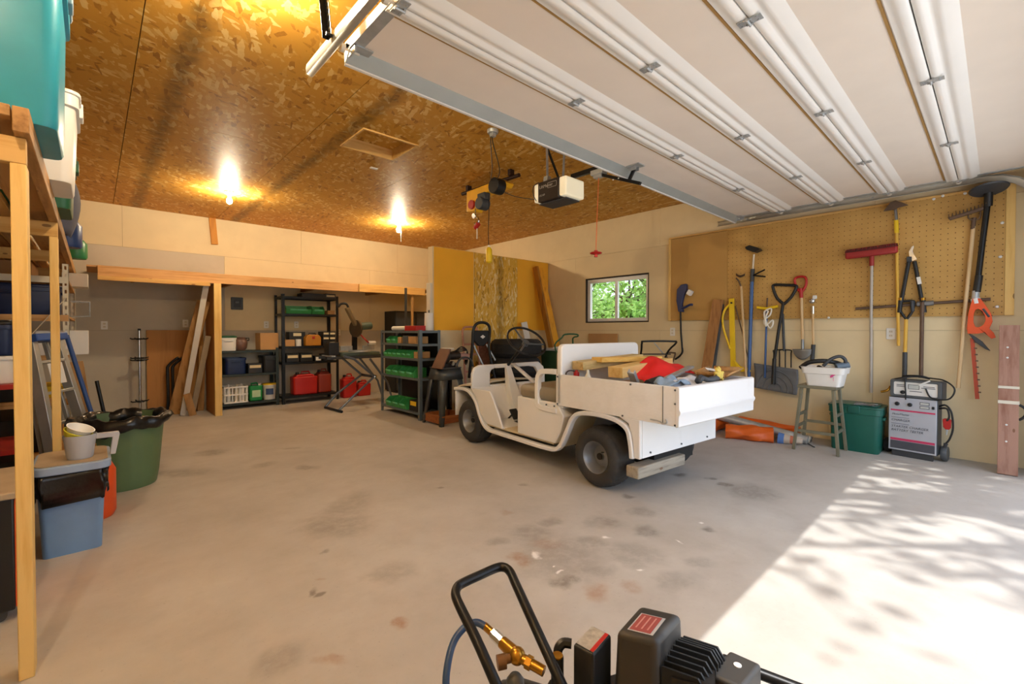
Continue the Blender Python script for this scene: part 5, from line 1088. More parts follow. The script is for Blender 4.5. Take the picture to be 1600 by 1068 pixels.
# ================================================================== grey shelf with green parts bins
GX0, GX1, GY0, GY1 = 3.22, 3.555, 5.30, 6.42
m_gsh = mat('blue_grey_shelf', '#6b7880', .4, .4, var=.12)
GZ = [.10, .565, .835, 1.035, 1.215]; gsu = rack('shelf_unit', 'blue-grey steel shelving filled with green parts bins', GX0, GX1, GY0, GY1-.08 if False else GY1, 1.225, GZ, m_gsh, .03)
def gb(y, z, w_, h_, label): return greenbin(label, GX0+.12, y, z, w_, h_, .2, -PI/2, 'green parts bins on grey shelving')
nm = ('nearest', 'second nearest', 'third nearest', 'fourth nearest', 'fifth nearest', 'farthest')
for k in range(6): gb(5.60+.135*k, .836, .125, .10, '%s green bin on the third grey shelf' % nm[k])
for k in range(2): gb(6.02+.16*k, 1.036, .14, .10, '%s green bin on the fourth grey shelf' % ('nearer', 'farther')[k])
for k in range(4): gb(5.58+.2*k, .566, .19, .13, '%s large green bin on the second grey shelf' % ('nearest', 'second', 'third', 'farthest')[k])
for k in range(3): gb(5.78+.2*k, .101, .19, .13, '%s large green bin on the bottom grey shelf' % ('nearest', 'middle', 'farthest')[k])
carton('parts_box', 'tan carton at the near end of fourth grey shelf', (GX0+.13, 5.55, 1.036), .2, .2, .10, m_card); carton('parts_box', 'tan carton between grey box and green bins on fourth shelf', (GX0+.13, 5.9, 1.036), .2, .1, .09, m_card); carton('parts_box', 'grey box on the fourth grey shelf', (GX0+.13, 5.74, 1.036), .2, .13, .11, m_grey)
carton('parts_box', 'tan carton at the near end of third grey shelf', (GX0+.13, 5.45, .836), .2, .1, .09, m_card); carton('parts_box', 'yellow-labelled dark box at near end of bottom grey shelf', (GX0+.13, 5.52, .101), .2, .22, .15, m_black, tag_=(.7, .5, .9), face='-x', tm=m_yellow)
carton('tool_tray', 'red metal tray on top of the grey shelving', (GX0+.13, 5.60, 1.216), .2, .3, .07, m_red); 
b = MB(); b.cyl((GX0+.1, 5.75, 1.251), (GX0+.14, 6.28, 1.251), .033, n=16); b.build('paper_roll', m_white, label='white roll lying on top of the grey shelving', cat='roll')
pr = thing('paper_towel_roll', 'standing white paper towel roll on the grey shelving', 'paper towel', (GX1-.085, 5.46, 1.216)); MB().lathe([(.02, .004), (.062, .004), (.064, .01), (.06, .25), (.02, .25)], 20).build('roll', m_white, pr); MB().cyl((0, 0, 0), (0, 0, .29), .008).build('spindle', m_dgrey, pr); MB().lathe([(.075, 0), (.075, .0035)], 18).build('base', m_dgrey, pr)
b = MB(); b._add([(0, 0, 0), (.1, 0, -.02), (.14, 0, -.22), (.04, 0, -.2)], [(0, 1, 2, 3)]); 
# power bar / wall box on partition end
b = MB(); p = Vector((XP-.03, YP+.05, 1.62)); b.box(XP-.04, XP-.001, YP+.0, YP+.1, 1.45, 1.9); b.build('wall_cabinet', m_offwhite, label='slim pale metal box on the end of yellow partition', cat='wall box', bevel=.005)
b = MB(); b.tube(smoothpath([(XP-.03, YP-.01, 1.45), (XP-.05, YP-.02, 1.36), (XP-.02, YP-.03, 1.28), (XP-.03, YP-.02, 1.23)], 5), .008, 6); b.build('cable', m_black, label='black cable hanging below the slim pale box', cat='cable')
MB().box(GX1-.004, GX1-.001, GY0+.05, GY1-.05, .1, 1.2).build('shade_panel', m_black, gsu)  # black sheet stands in for the shade between the shelves
ck = thing('shade_cabinet', 'tall dark cabinet added in place of shade behind the yellow partition', 'cabinet', (4.75, 8.18, 0)); MB().box(-.45, .45, -.22, .22, .03, 1.6).build('body', m_black, ck, bevel=.006)  # added cabinet, darkens the bay that the partition would shade
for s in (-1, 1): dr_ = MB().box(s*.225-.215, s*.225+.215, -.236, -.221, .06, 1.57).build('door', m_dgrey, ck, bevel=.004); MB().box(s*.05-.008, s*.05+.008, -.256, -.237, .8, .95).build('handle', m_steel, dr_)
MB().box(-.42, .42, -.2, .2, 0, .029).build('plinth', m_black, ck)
# ================================================================== pedestal grinder / belt sander
pd = at(693, 668, Z=0); px_, py_ = 3.42, 4.98
ps = thing('machine_pedestal', 'dark grey steel machine pedestal with four splayed legs', 'pedestal', (px_, py_, 0), world=True); m_ped = mat('pedestal_grey', '#50565a', .4, .4, var=.1)
top, bot = .14, .22; PZ = .72
for sx in (-1, 1):
    for sy in (-1, 1):
        b = MB(); A_ = Vector((px_+sx*top, py_+sy*top, PZ)); B_ = Vector((px_+sx*bot, py_+sy*bot, 0)); w0, w1 = .09, .045
        for ax_, s_ in ((XA, sx), (YA, sy)): b._add([B_, B_-ax_*s_*w1, A_-ax_*s_*w0, A_], [(0, 1, 2, 3)])
        b.build('leg', m_ped, ps, solid=.005)
b = MB(); b.box(px_-.15, px_+.15, py_-.15, py_+.15, PZ+.001, PZ+.02); b.build('top_plate', m_ped, ps, bevel=.004)
for sx, sy, vx in ((0, -1, 1), (0, 1, 1), (-1, 0, 0), (1, 0, 0)):
    b = MB(); 
    if vx: b._add([(px_-top, py_+sy*top, PZ), (px_+top, py_+sy*top, PZ), (px_+top*1.18, py_+sy*top*1.18, PZ-.14), (px_-top*1.18, py_+sy*top*1.18, PZ-.14)], [(0, 1, 2, 3)])
    else: b._add([(px_+sx*top, py_-top, PZ), (px_+sx*top, py_+top, PZ), (px_+sx*top*1.18, py_+top*1.18, PZ-.14), (px_+sx*top*1.18, py_-top*1.18, PZ-.14)], [(0, 1, 2, 3)])
    b.build('apron', m_ped, ps, solid=.005)
m_rw = wood('reddish_wood', '#9a5c2c', '#7a421c', 'x')
for (x0, x1, y0, y1) in ((-.2, .2, -.21, -.175), (-.2, .2, .175, .21), (-.21, -.175, -.17, .17), (.175, .21, -.17, .17)): MB().box(px_+x0, px_+x1, py_+y0, py_+y1, .03, .13).build('base_board', m_rw, ps, bevel=.003)
gm = thing('belt_grinder', 'bench belt grinder with brown work plate and motor', 'grinder', (px_, py_, PZ+.021), world=True); gz = PZ+.021; m_mach = mat('oily_iron', '#3a332e', .5, .4, var=.25); m_brplate = mat('brown_plate', '#6a4c3a', .5, .3, var=.12)
MB().box(px_-.14, px_+.12, py_-.09, py_+.09, gz, gz+.05).build('bed', m_mach, gm, bevel=.006)
b = MB(); b.beam((px_-.20, py_-.1, gz-.01), (px_-.07, py_-.1, gz+.24), .24, .02, (1, 0, -.5)); b.build('work_plate', m_brplate, gm, bevel=.004)
b = MB(); b.cyl((px_-.06, py_-.02, gz+.14), (px_-.0, py_-.02, gz+.14), .1, n=20); b.build('pulley_guard', m_mach, gm, bevel=.006)
b = MB(); b.cyl((px_-.0, py_-.02, gz+.14), (px_+.2, py_-.02, gz+.14), .055, n=18); b.build('motor', m_mach, gm, bevel=.006)
b = MB(); b.cyl((px_+.2, py_-.02, gz+.14), (px_+.34, py_-.02, gz+.12), .05, .045, n=16); b.build('end_housing', mat('dull_pink', '#a8827a', .5), gm, bevel=.006)
MB().box(px_-.04, px_+.1, py_-.06, py_+.05, gz+.22, gz+.25).build('cream_cover', m_offwhite, gm, bevel=.01)
for k in range(4):
    MB().tube(smoothpath([(px_+.1, py_-.05+.03*k, gz+.19), (px_+.2, py_-.08, gz+.26-.02*k), (px_+.32, py_-.05, gz+.2), (px_+.36, py_+.02*k, gz+.05), (px_+.26, py_-.1, gz+.02)], 5), .007, 6).build('cable', m_black, gm)
b = MB(); b.cyl((px_+.02, py_-.1, gz+.05), (px_+.02, py_-.14, gz+.05), .03, n=14); b.build('hand_knob', m_chrome, gm)
b = MB(); b.grid(lambda s, t: Vector((px_+.16+.13*math.cos(PI*s), py_-.22+.02*t, gz+.0+.13*math.sin(PI*s)*1.0)), 14, 3); b.build('wheel_guard', m_ped, gm, solid=.02)
# ================================================================== hand truck
ht = thing('hand_truck', 'faded red tubular hand truck against the partition', 'hand truck', (4.1, 5.2, 0), world=True); m_fred = mat('faded_red', '#cc937c', .55, .1, var=.12)
hy = 5.36
for x in (3.98, 4.26): MB().tube([(x, hy-.12, .08), (x, hy-.06, .6), (x, hy, 1.18)], .016, 8).build('side_tube', m_fred, ht)
MB().tube(smoothpath([(3.98, hy, 1.18), (3.99, hy, 1.24), (4.04, hy, 1.27), (4.2, hy, 1.27), (4.25, hy, 1.24), (4.26, hy, 1.18)], 4), .016, 8).build('top_handle', m_fred, ht)
for z in (.3, .6, .85, 1.0): MB().box(3.98, 4.26, hy-.12+.12*z/1.2-.004, hy-.12+.12*z/1.2+.004, z, z+.03).build('cross_bar', m_fred, ht)
MB().box(3.96, 4.28, hy-.34, hy-.12, .012, .022).build('toe_plate', m_fred, ht)
for x in (3.93, 4.31): MB().lathe([(.05, -.025), (.11, -.03), (.12, 0), (.11, .03), (.05, .025)], 22, (x, hy-.02, .121), (1, 0, 0)).build('wheel', m_rubber, ht)
# ================================================================== mower handle by the partition
mo = thing('lawn_mower', 'lawn mower with upright black handle by the partition', 'lawn mower', (4.45, 4.7, 0), world=True)
mh = [at(737, 503, Y=5.0), at(764, 503, Y=5.0)]; hx0, hx1, hz = at(738, 505, Y=5.05).x, at(764, 505, Y=5.05).x, 1.30
pts = smoothpath([(hx0-.02, 5.1, .55), (hx0, 5.05, 1.0), (hx0, 5.03, 1.22), (hx0+.05, 5.02, 1.31), ((hx0+hx1)/2, 5.02, 1.335), (hx1-.05, 5.02, 1.31), (hx1, 5.03, 1.22), (hx1, 5.05, .95), (hx1+.08, 5.0, .5)], 5)
MB().tube(pts, .021, 10).build('handle', m_black, mo)
b = MB(); b.prism([(hx0+.01, 1.22), (hx1-.01, 1.22), (hx1-.02, 1.08), ((hx0+hx1)/2+.05, 1.0), ((hx0+hx1)/2-.05, 1.0), (hx0+.02, 1.08)], (0, 5.03, 0), XA, ZA, YA*.05); b.build('console', m_black, mo, bevel=.008)
b = MB(); b.prism([(-.045, 0), (0, .028), (.045, 0), (0, -.028)], ((hx0+hx1)/2+.02, 5.029, 1.13), XA, ZA, -YA*.002); b.build('emblem', m_white, mo)
for s in (-1, 1): MB().tube([((hx0+hx1)/2+s*.12, 5.07, 1.02), (4.32+s*.15, 4.95, .5), (4.29+s*.17, 4.85, .2)], .013, 8).build('lower_tube', m_steel, mo)
b = MB(); b.prism(rrect(4.08, 4.5, 4.4, 4.95, .1, 5), (0, 0, .1), XA, YA, ZA*.12); b.build('deck', m_red, mo, bevel=.02)
b = MB(); b.lathe([(.14, .221), (.15, .3), (.12, .36), (.04, .38)], 20, (4.29, 4.65, 0)); b.build('engine', m_black, mo)
for x in (4.05, 4.53):
    for y in (4.45, 4.95): MB().lathe([(.03, -.02), (.09, -.022), (.1, 0), (.09, .022), (.03, .02)], 18, (x, y, .101), (1, 0, 0)).build('wheel', m_rubber, mo)
MB().box(hx1+.03, hx1+.22, 5.30, 5.34, .003, 1.12).build('carpet_offcut', mat('brown_carpet', '#8a5a44', .95, var=.3, vs=40), label='strip of brown carpet standing against the partition', cat='carpet')
# ================================================================== stacked tyres, bins and planks by the partition
tx, ty = at(803, 553, Y=5.0).x, 5.0
def tyre(c, R, h_, label):
    t = thing('tyre', label, 'tyre', c, group='stacked tyres'); prof = [(R*.6, .02), (R*.66, .0), (R*.85, .0), (R*.95, h_*.12), (R, h_*.25)]
    full = prof+[(R-.004*(k % 2), h_*(.25+.5*k/8)) for k in range(1, 8)]+[(r, h_-z) for r, z in prof[::-1]]
    full = full+[(R*.57, h_*.7), (R*.57, h_*.3), (R*.6, .02)]; MB().lathe(full, 44, cap=False).build('tread', m_rubber, t)
    MB().lathe([(R*.8, -.001), (R*.8, -.004+.002), (R*.78, -.001)], 40, cap=False).build('sidewall_line', m_dgrey, t)
TH = .268
for k in range(4): tyre((tx+.015*(k % 2), ty-.012*k, .005+k*(TH+.004)), .385, TH, 'black tyre, %s of the stack of four' % ('bottom', 'second lowest', 'third up', 'topmost')[k])
gbx = thing('wheeled_bin', 'dark green wheeled bin with grey lid behind the cart', 'bin', (5.52, 4.78, 0))
taperbox(-.24, .24, -.26, .26, .04, .90, .84, .05).build('body', mat('bin_green', '#2f5136', .5, var=.1), gbx)
MB().prism(rrect(-.27, .27, -.30, .29, .05, 4), (0, 0, .901), XA, YA, ZA*.035).build('lid', m_pgrey, gbx, bevel=.01); MB().cyl((-.27, .32, .88), (.27, .32, .88), .016).build('handle', m_dgrey, gbx)
for s in (-1, 1): MB().lathe([(.03, -.02), (.09, -.022), (.1, 0), (.09, .022), (.03, .02)], 18, (s*.22, .27, .101), (1, 0, 0)).build('wheel', m_rubber, gbx)
b = MB(); b.cbox((5.5, 4.75, .948), (.3, .2, .02), Matrix.Rotation(.4, 3, 'Z')); b.build('magazine', m_white, label='white sheet lying on the wheeled bin lid', cat='paper')
b = MB(); b.beam((5.5, 5.22, .006), (5.30, 5.42, 1.36), .13, .02, (0, 1, 0)); b.build('white_board', m_wtrim, label='white board leaning beside the yellow planks', cat='board', bevel=.004)
m_yw = wood('golden_plank', '#eaa828', '#d0881a', 'z'); m_yo = wood('golden_plank_edge', '#a86f1f', '#7d4d12', 'z')
tp = at(843, 418, Y=5.42); bt_ = at(880, 560, Y=5.1); dirn = Vector((bt_.x-tp.x, bt_.y-tp.y, bt_.z-tp.z)); foot = tp+dirn*(tp.z/-dirn.z) if dirn.z else bt_; foot.z = .006; foot.x = min(foot.x, 5.90)
b = MB(); b.beam(foot, tp, .14, .038, (0, 1, 0)); b.build('golden_plank', m_yw, label='golden wood plank leaning on the partition, broad face forward', cat='plank', bevel=.003)
b = MB(); b.beam(foot+Vector((-.11, .04, 0)), tp+Vector((-.07, .03, .01)), .05, .1, (0, 1, 0)); b.build('golden_plank', m_yo, label='darker golden plank leaning edge-on beside the broad plank', cat='plank', bevel=.003)
b = MB(); b.cbox((5.1, 5.46, 1.2), (.32, .02, .28), None); 
# mower handles and bits behind the cart along the right wall
def uhandle(label, pts, r=.014, m=m_blackm, name='mower_handle', cat='handle'):
    b = MB(); b.tube(smoothpath(pts, 4), r, 8); return b.build(name, m, label=label, cat=cat)
snow = thing('push_mower', 'push mower with folded black handle between cart and wall', 'mower', (5.55, 3.1, 0), world=True)
A1, A2, A3, A4 = at(958, 540, X=5.5), at(1012, 533, X=5.45), at(1054, 533, X=5.45), at(1040, 556, X=5.5)
hp1, hp2 = at(1003, 533, X=5.2), at(1056, 532, X=5.6)
MB().tube(smoothpath([(5.55, 3.5, .25), at(1001, 555, X=5.3), at(1003, 536, X=5.25), at(1008, 533, X=5.3), at(1050, 533, X=5.62), at(1056, 536, X=5.64), at(1040, 557, X=5.62), (5.68, 3.2, .25)], 4), .013, 8).build('handle', m_blackm, snow)
MB().tube([at(1022, 535, X=5.4), at(1037, 553, X=5.55)], .008, 6).build('control_rod', m_steel, snow); MB().tube([at(1002, 553, X=5.35), at(1048, 553, X=5.6)], .008, 6).build('cross_bar', m_blackm, snow)
b = MB(); b.prism(rrect(5.3, 5.8, 2.9, 3.45, .1, 5), (0, 0, .1), XA, YA, ZA*.13); b.build('deck', m_dgrey, snow, bevel=.02); MB().lathe([(.13, .231), (.14, .32), (.05, .38)], 18, (5.55, 3.17, 0)).build('engine', m_black, snow)
for x in (5.27, 5.83):
    for y in (2.98, 3.38): MB().lathe([(.03, -.02), (.09, -.022), (.1, 0), (.09, .022), (.03, .02)], 18, (x, y, .101), (1, 0, 0)).build('wheel', m_rubber, snow)
wb = thing('garden_cart', 'garden cart with bent black handle beside the wheeled bin', 'garden cart', (5.45, 4.15, 0), world=True)
MB().tube(smoothpath([(5.5, 4.35, .4), at(868, 546, X=5.1), at(878, 527, X=5.15), at(884, 522, X=5.2), at(900, 522, X=5.35), at(903, 525, X=5.37), at(895, 535, X=5.4), (5.6, 4.3, .4)], 4), .012, 8).build('handle', m_dgreen, wb)
taperbox(5.3, 5.75, 3.85, 4.4, .18, .42, .85).build('tub', m_dgreen, wb)
for s in (5.26, 5.79): MB().lathe([(.05, -.02), (.12, -.022), (.13, 0), (.12, .022), (.05, .02)], 18, (s, 4.12, .131), (1, 0, 0)).build('wheel', m_rubber, wb)
MB().box(5.3, 5.75, 4.09, 4.15, .125, .18).build('axle_block', m_dgrey, wb)
y0, y1 = at(920, 527, X=5.98).y, at(965, 527, X=5.98).y
b = MB(); b.prism([(y1, .5), (y0, .5), (y0, at(920, 521, X=5.98).z), (y1, at(965, 521, X=5.98).z)], (5.97, 0, 0), YA, ZA, XA*.02); b.build('cardboard_sheet', m_card, label='tan board leaning on wall below the window', cat='board')
for o in [o for o in COL.objects if o.name.startswith('cardboard_sheet')]:
    for v in o.data.vertices:
        if v.co.z < .1: v.co.z -= .49
# ================================================================== pegboard and plain board on the right wall
def wp(x, y, off=.06): return at(x, y, X=XR-off)
PB0, PBm, PB1 = wp(1045, 440, .03).y, wp(1136, 430, .03).y, wp(1570, 420, .03).y
ZT, ZB = wp(1043, 371, .03).z, wp(1043, 501, .03).z; ZT2 = wp(1500, 302, .03).z
def peg_mat():
    s = NT('pegboard'); tc = s.n('ShaderNodeTexCoord'); sp = s.n('ShaderNodeSeparateXYZ'); s.l(tc.outputs['Object'], sp.inputs[0]); P_ = .0508
    def cell(o): f = s.math('FRACT', s.math('MULTIPLY', o, 1/P_)); f2 = s.math('SUBTRACT', f, .5); return s.math('MULTIPLY', f2, f2)
    d = s.math('SQRT', s.math('ADD', cell(sp.outputs[1]), cell(sp.outputs[2]))); hole = s.math('LESS_THAN', d, .085)
    n = s.noise(s.coords(), 2.2, 4); col = s.ramp(n, [(.3, '#b58a45'), (.6, '#c99f58'), (.8, '#d0a863')]); col = s.mix(hole, col, lin('#5d4018')); s.l(col, s.b.inputs['Base Color']); s.b.inputs['Roughness'].default_value = .6
    inv = s.math('SUBTRACT', 1., hole); s.bump(inv, .6, .004); return s.m
pgb = thing('pegboard', 'tan pegboard sheet with pine edge strips on the right wall', 'pegboard', (XR, (PBm+PB1)/2, ZB), world=True)
MB().box(XR-.026, XR-.018, PB1, PBm-.002, ZB, 2.50).build('perforated_sheet', peg_mat(), pgb, smooth=False)
MB().box(XR-.031, XR-.001, PB1-.06, PB1-.001, ZB-.0, 2.525).build('edge_strip', pine_z, pgb, bevel=.002); MB().box(XR-.032, XR-.001, PB1-.0, PBm-.0, 2.501, 2.525).build('top_strip', pine_y, pgb, bevel=.002)
MB().box(XR-.0175, XR-.001, PB1, PBm-.002, 1.8, 1.84).build('back_batten', pine_y, pgb)
plb = thing('wall_board', 'plain brown hardboard panel left of the pegboard', 'wall board', (XR, (PB0+PBm)/2, ZB), world=True)
MB().box(XR-.026, XR-.018, PBm, PB0-.03, ZB, 2.50).build('sheet', mat('hardboard', '#bd9350', .65, var=.08, vs=2.5, dirt=('#96692f', 2.5, 2., .6)), plb, smooth=False)
MB().box(XR-.04, XR-.001, PB0-.03, PB0, ZB, 2.505).build('edge_strip', pine_z, plb, bevel=.002); MB().box(XR-.032, XR-.001, PBm, PB0, 2.506, 2.525).build('top_strip', pine_y, plb, bevel=.002); MB().box(XR-.0175, XR-.001, PBm, PB0-.03, 1.8, 1.84).build('back_batten', pine_y, plb)
k = 0
for (x, y) in ((1295, 496), (1566, 348), (1563, 401), (1558, 479), (1459, 311), (1508, 302), (1473, 306)):
    p = at(x, y, X=XR-.026); b = MB(); b.lathe([(.012, 0), (.013, .006), (.008, .011)], 12, p, (-1, 0, 0)); b.build('screw_washer', m_white, pgb); k += 1
# ================================================================== hanging and leaning tools
grip = m_black; m_handle = wood('ash_handle', '#d9b98a', '#c39c64', 'z', 1.5, knots=False); m_steelt = mat('tool_steel', '#8c8e90', .35, .8, var=.15); m_rust = mat('rusty_steel', '#6b5646', .6, .5, var=.25)
def pipe(name, m, parent, pts, r, n=10): b = MB(); b.tube([Vector(p) for p in pts], r, n); return b.build(name, m, parent)
def root(name, label, cat, p): return thing(name, label, cat, p, world=True)
# string trimmer
m_navyt = mat('trimmer_blue', '#27325e', .4, var=.1)
t = root('string_trimmer', 'blue and black string trimmer leaning by the outlet', 'trimmer', wp(1060, 560))
pipe('shaft', m_blackm, t, [wp(1063, 482), wp(1064, 520), wp(1066, 545)], .012); pipe('lower_shaft', m_blackm, t, smoothpath([wp(1066, 543), wp(1066, 550), wp(1062, 556), wp(1055, 561)], 4), .013)
b = MB(); pl = [(1059, 452), (1065, 445), (1073, 443), (1074, 452), (1069, 462), (1066, 475), (1068, 487), (1061, 487), (1058, 470)]; b.prism([(0, 0)]*0 or [((wp(x, y).y), wp(x, y).z) for x, y in pl], (XR-.09, 0, 0), YA, ZA, XA*.06); b.build('motor_grip', m_navyt, t, bevel=.008)
b = MB(); b.cbox(wp(1078, 457, .08), (.07, .06, .07), Matrix.Rotation(.6, 3, 'X')); b.build('battery', m_white, t, bevel=.008)
b = MB(); b.tube(smoothpath([wp(1063, 482, .06), wp(1070, 480, .10), wp(1078, 476, .12), wp(1082, 476, .10)], 4), .017, 8); b.build('assist_handle', m_navyt, t)
# leaning level board, bow saw etc.
def plank(name, label, x0, y0, x1, y1, w_, h_, m, o0=.12, o1=.05, cat='board', up=(1, 0, 0)):
    b = MB(); p0 = at(x0, y0, X=XR-o0); p1 = at(x1, y1, X=XR-o1); b.beam(p0, p1, w_, h_, up); return b.build(name, m, label=label, cat=cat, bevel=.003)
pA = at(1112, 690, X=XR-.3); 
b = MB(); f = at(1100, 600, X=XR-.2); tpp = at(1122, 468, X=XR-.06); dr = (f-tpp); ft = tpp+dr*((tpp.z-.005)/-dr.z); b.beam(ft, tpp, .13, .03, (1, 0, 0)); b.build('worn_board', wood('worn_board_wood', '#a87642', '#7d5228', 'z'), label='worn brown board leaning left of the yellow bow saw', cat='board', bevel=.003)
b = MB(); b.beam(ft+Vector((.035, -.1, 0)), tpp+Vector((.03, -.05, -.06)), .03, .02, (1, 0, 0)); b.build('grey_bar', mat('slate_bar', '#56616c', .4, .5), label='slate grey bar leaning behind the worn brown board', cat='bar')
t = root('bow_saw', 'yellow bow saw standing upright against the wall', 'saw', wp(1145, 585))
b = MB(); b.beam(wp(1146, 583, .1), wp(1143, 466, .06), .065, .02, (1, 0, 0)); b.build('frame_bar', m_yellow, t, bevel=.004)
pipe('bow', m_yellow, t, smoothpath([wp(1142, 474, .06), wp(1133, 483, .07), wp(1129, 497, .07), wp(1131, 515, .07), wp(1136, 530, .08), wp(1141, 545, .09)], 4), .014)
pipe('blade', m_rust, t, [wp(1149, 478, .06), wp(1160, 520, .07), wp(1172, 573, .09)], .007)
b = MB(); b.prism([(wp(x, y).y, wp(x, y).z) for x, y in ((1150, 562), (1160, 572), (1175, 575), (1176, 580), (1155, 580))], (XR-.13, 0, 0), YA, ZA, XA*.04); b.build('foot_grip', m_yellow, t, bevel=.006)
b = MB(); q = wp(1143, 473, .075); b.lathe([(.012, 0), (.012, .012)], 10, q, (-1, 0, 0)); b.build('bolt', m_black, t)
# hoe
t = root('garden_hoe', 'hoe with pale wooden handle between bow saw and blue pole', 'hoe', wp(1166, 590))
pipe('handle', m_handle, t, [wp(1158, 447), wp(1166, 590, .14)], .014); pipe('neck', m_rust, t, smoothpath([wp(1158, 449), wp(1155, 440), wp(1150, 434, .08)], 4), .009)
b = MB(); b.grid(lambda s, q: wp(1150+14*s, 430+3*math.sin(PI*s)*1-3*q, .07+.05*q), 8, 2); b.build('blade', m_rust, t, solid=.004)
# squeegee pole
m_bpole = mat('blue_pole_paint', '#3f5f92', .4, .2, var=.06)
t = root('extension_pole', 'blue extension pole with black pad and clamp levers', 'pole', wp(1170, 590))
pipe('pole', m_bpole, t, [wp(1175, 436), wp(1170, 590, .12)], .021, 12); pipe('inner_rod', m_offwhite, t, [wp(1178, 397), wp(1175, 438)], .011)
b = MB(); b.prism([(wp(x, y).y, wp(x, y).z) for x, y in ((1168, 387), (1175, 384), (1188, 388), (1190, 391), (1181, 395), (1170, 391))], (XR-.15, 0, 0), YA, ZA, XA*.13); b.build('pad_head', m_black, t, bevel=.006)
pipe('clamp', m_dgrey, t, [wp(1176, 420), wp(1175, 440)], .024, 12)
for x, y in ((1195, 421), (1196, 432)): pipe('lever', m_blackm, t, [wp(1177, 430, .075), wp(x, y, .10)], .009, 8)
b = MB(); q = wp(1173, 487, .085); b.cbox(q, (.012, .03, .035)); b.build('sticker', m_white, t)
# yellow T-handle stake with rope
t = root('t_handle_stake', 'blue stake with yellow T-handle and white rope', 'stake', wp(1196, 590))
pipe('shaft', m_bpole, t, [wp(1198, 482), wp(1195, 590, .12)], .012); pipe('tip', m_rust, t, [wp(1199, 465), wp(1198, 484)], .009); pipe('handle', m_yellow, t, [wp(1183, 480, .08), wp(1198, 482, .08), wp(1216, 478, .08)], .017)
m_rope = mat('white_rope', '#e4dfd2', .8, bump=.3, bs=150)
pipe('rope', m_rope, t, smoothpath([wp(1197, 484, .10), wp(1205, 482, .11), wp(1203, 492, .11), wp(1194, 500, .11), wp(1197, 508, .11), wp(1207, 500, .11), wp(1207, 508, .11), wp(1202, 512, .11), wp(1196, 498, .12), wp(1200, 486, .12), wp(1194, 488, .12), wp(1197, 510, .12)], 5), .009, 6)
# snow pusher
t = root('snow_shovel', 'grey snow shovel with black D-handle leaning on wall', 'snow shovel', wp(1212, 617))
m_sb = mat('shovel_grey_plastic', '#62666b', .45, var=.06)
pipe('shaft', m_blackm, t, [wp(1224, 472, .08), wp(1216, 520, .10), wp(1208, 575, .14)], .017, 12)
pipe('d_handle', m_black, t, smoothpath([wp(1224, 475, .08), wp(1214, 465, .08), wp(1208, 450, .08), wp(1210, 445, .08), wp(1226, 445, .08), wp(1242, 446, .08), wp(1244, 450, .08), wp(1236, 464, .08), wp(1225, 475, .08)], 5), .017, 10)
b = MB(); A_, B_, C_, D_ = wp(1179, 567, .10), wp(1246, 578, .10), wp(1244, 616, .10), wp(1176, 606, .10)
A_, B_ = wp(1178, 567, .09), wp(1247, 577, .09); D_, C_ = wp(1178, 605, .16), wp(1245, 617, .16)
b.grid(lambda s, q: A_.lerp(B_, s).lerp(D_.lerp(C_, s), q)+Vector((.05*math.sin(PI*q)*.6, 0, 0)), 16, 8); bl_ = b.build('blade', m_sb, t, solid=.006, ang=70)
for rr in (.34, .62, .9):
    pts = [A_.lerp(B_, .5+.48*rr*math.cos(a)).lerp(D_.lerp(C_, .5+.48*rr*math.cos(a)), min(1, max(0, .98-.9*rr*math.sin(a))))+Vector((.03*math.sin(PI*(.98-.9*rr*math.sin(a)))-.006, 0, 0)) for a in [PI*k/14 for k in range(15)]]
    pipe('rib', m_sb, t, pts, .008, 6)
pipe('blade_socket', m_black, t, [wp(1210, 560, .14), wp(1208, 600, .17)], .022, 10)
# garden fork
t = root('garden_fork', 'black garden fork hung tines down behind the snow shovel', 'fork', wp(1228, 590, .04))
pipe('shaft', m_dgrey, t, [wp(1223, 490, .045), wp(1225, 548, .045)], .014); 
for x in (1209, 1218, 1227, 1236): pipe('tine', m_blackm, t, smoothpath([wp(1224, 546, .045), wp(x, 547, .045), wp(x, 552, .05), wp(x, 574, .05)], 3), .007, 6)
# shovel with red grip
t = root('red_grip_shovel', 'shovel with red D-grip and wooden shaft', 'shovel', wp(1253, 562))
pipe('shaft', m_handle, t, [wp(1252, 455), wp(1254, 535)], .015); pipe('d_grip', m_red, t, smoothpath([wp(1251, 457), wp(1244, 448), wp(1242, 436), wp(1250, 432), wp(1259, 434), wp(1259, 446), wp(1252, 457)], 4), .014); pipe('grip_socket', m_red, t, [wp(1251, 450), wp(1252, 465)], .02)
b = MB(); b.grid(lambda s, q: wp(1238+32*s, 545+(17*math.sin(PI*s)**.6)*q, .07+.02*math.sin(PI*s)), 12, 6); b.build('blade', m_steelt, t, solid=.004); pipe('blade_socket', m_steelt, t, [wp(1254, 530), wp(1254, 550, .075)], .016)
# pole with chrome ball end
t = root('pruning_pole', 'wooden pole with chrome coupling right of red-grip shovel', 'pole', wp(1271, 562))
pipe('shaft', m_handle, t, [wp(1270, 485), wp(1271, 540)], .013); pipe('coupling', m_chrome, t, [wp(1270, 478), wp(1270, 490)], .018, 12); b = MB(); b.ball(wp(1269, 470), .034, 14, 8); b.build('head', m_chrome, t); pipe('foot_grip', m_dgrey, t, [wp(1271, 538), wp(1269, 562)], .022, 10); b = MB(); b.cbox(wp(1273, 464, .07), (.03, .04, .04)); b.build('clamp', m_white, t, bevel=.006)
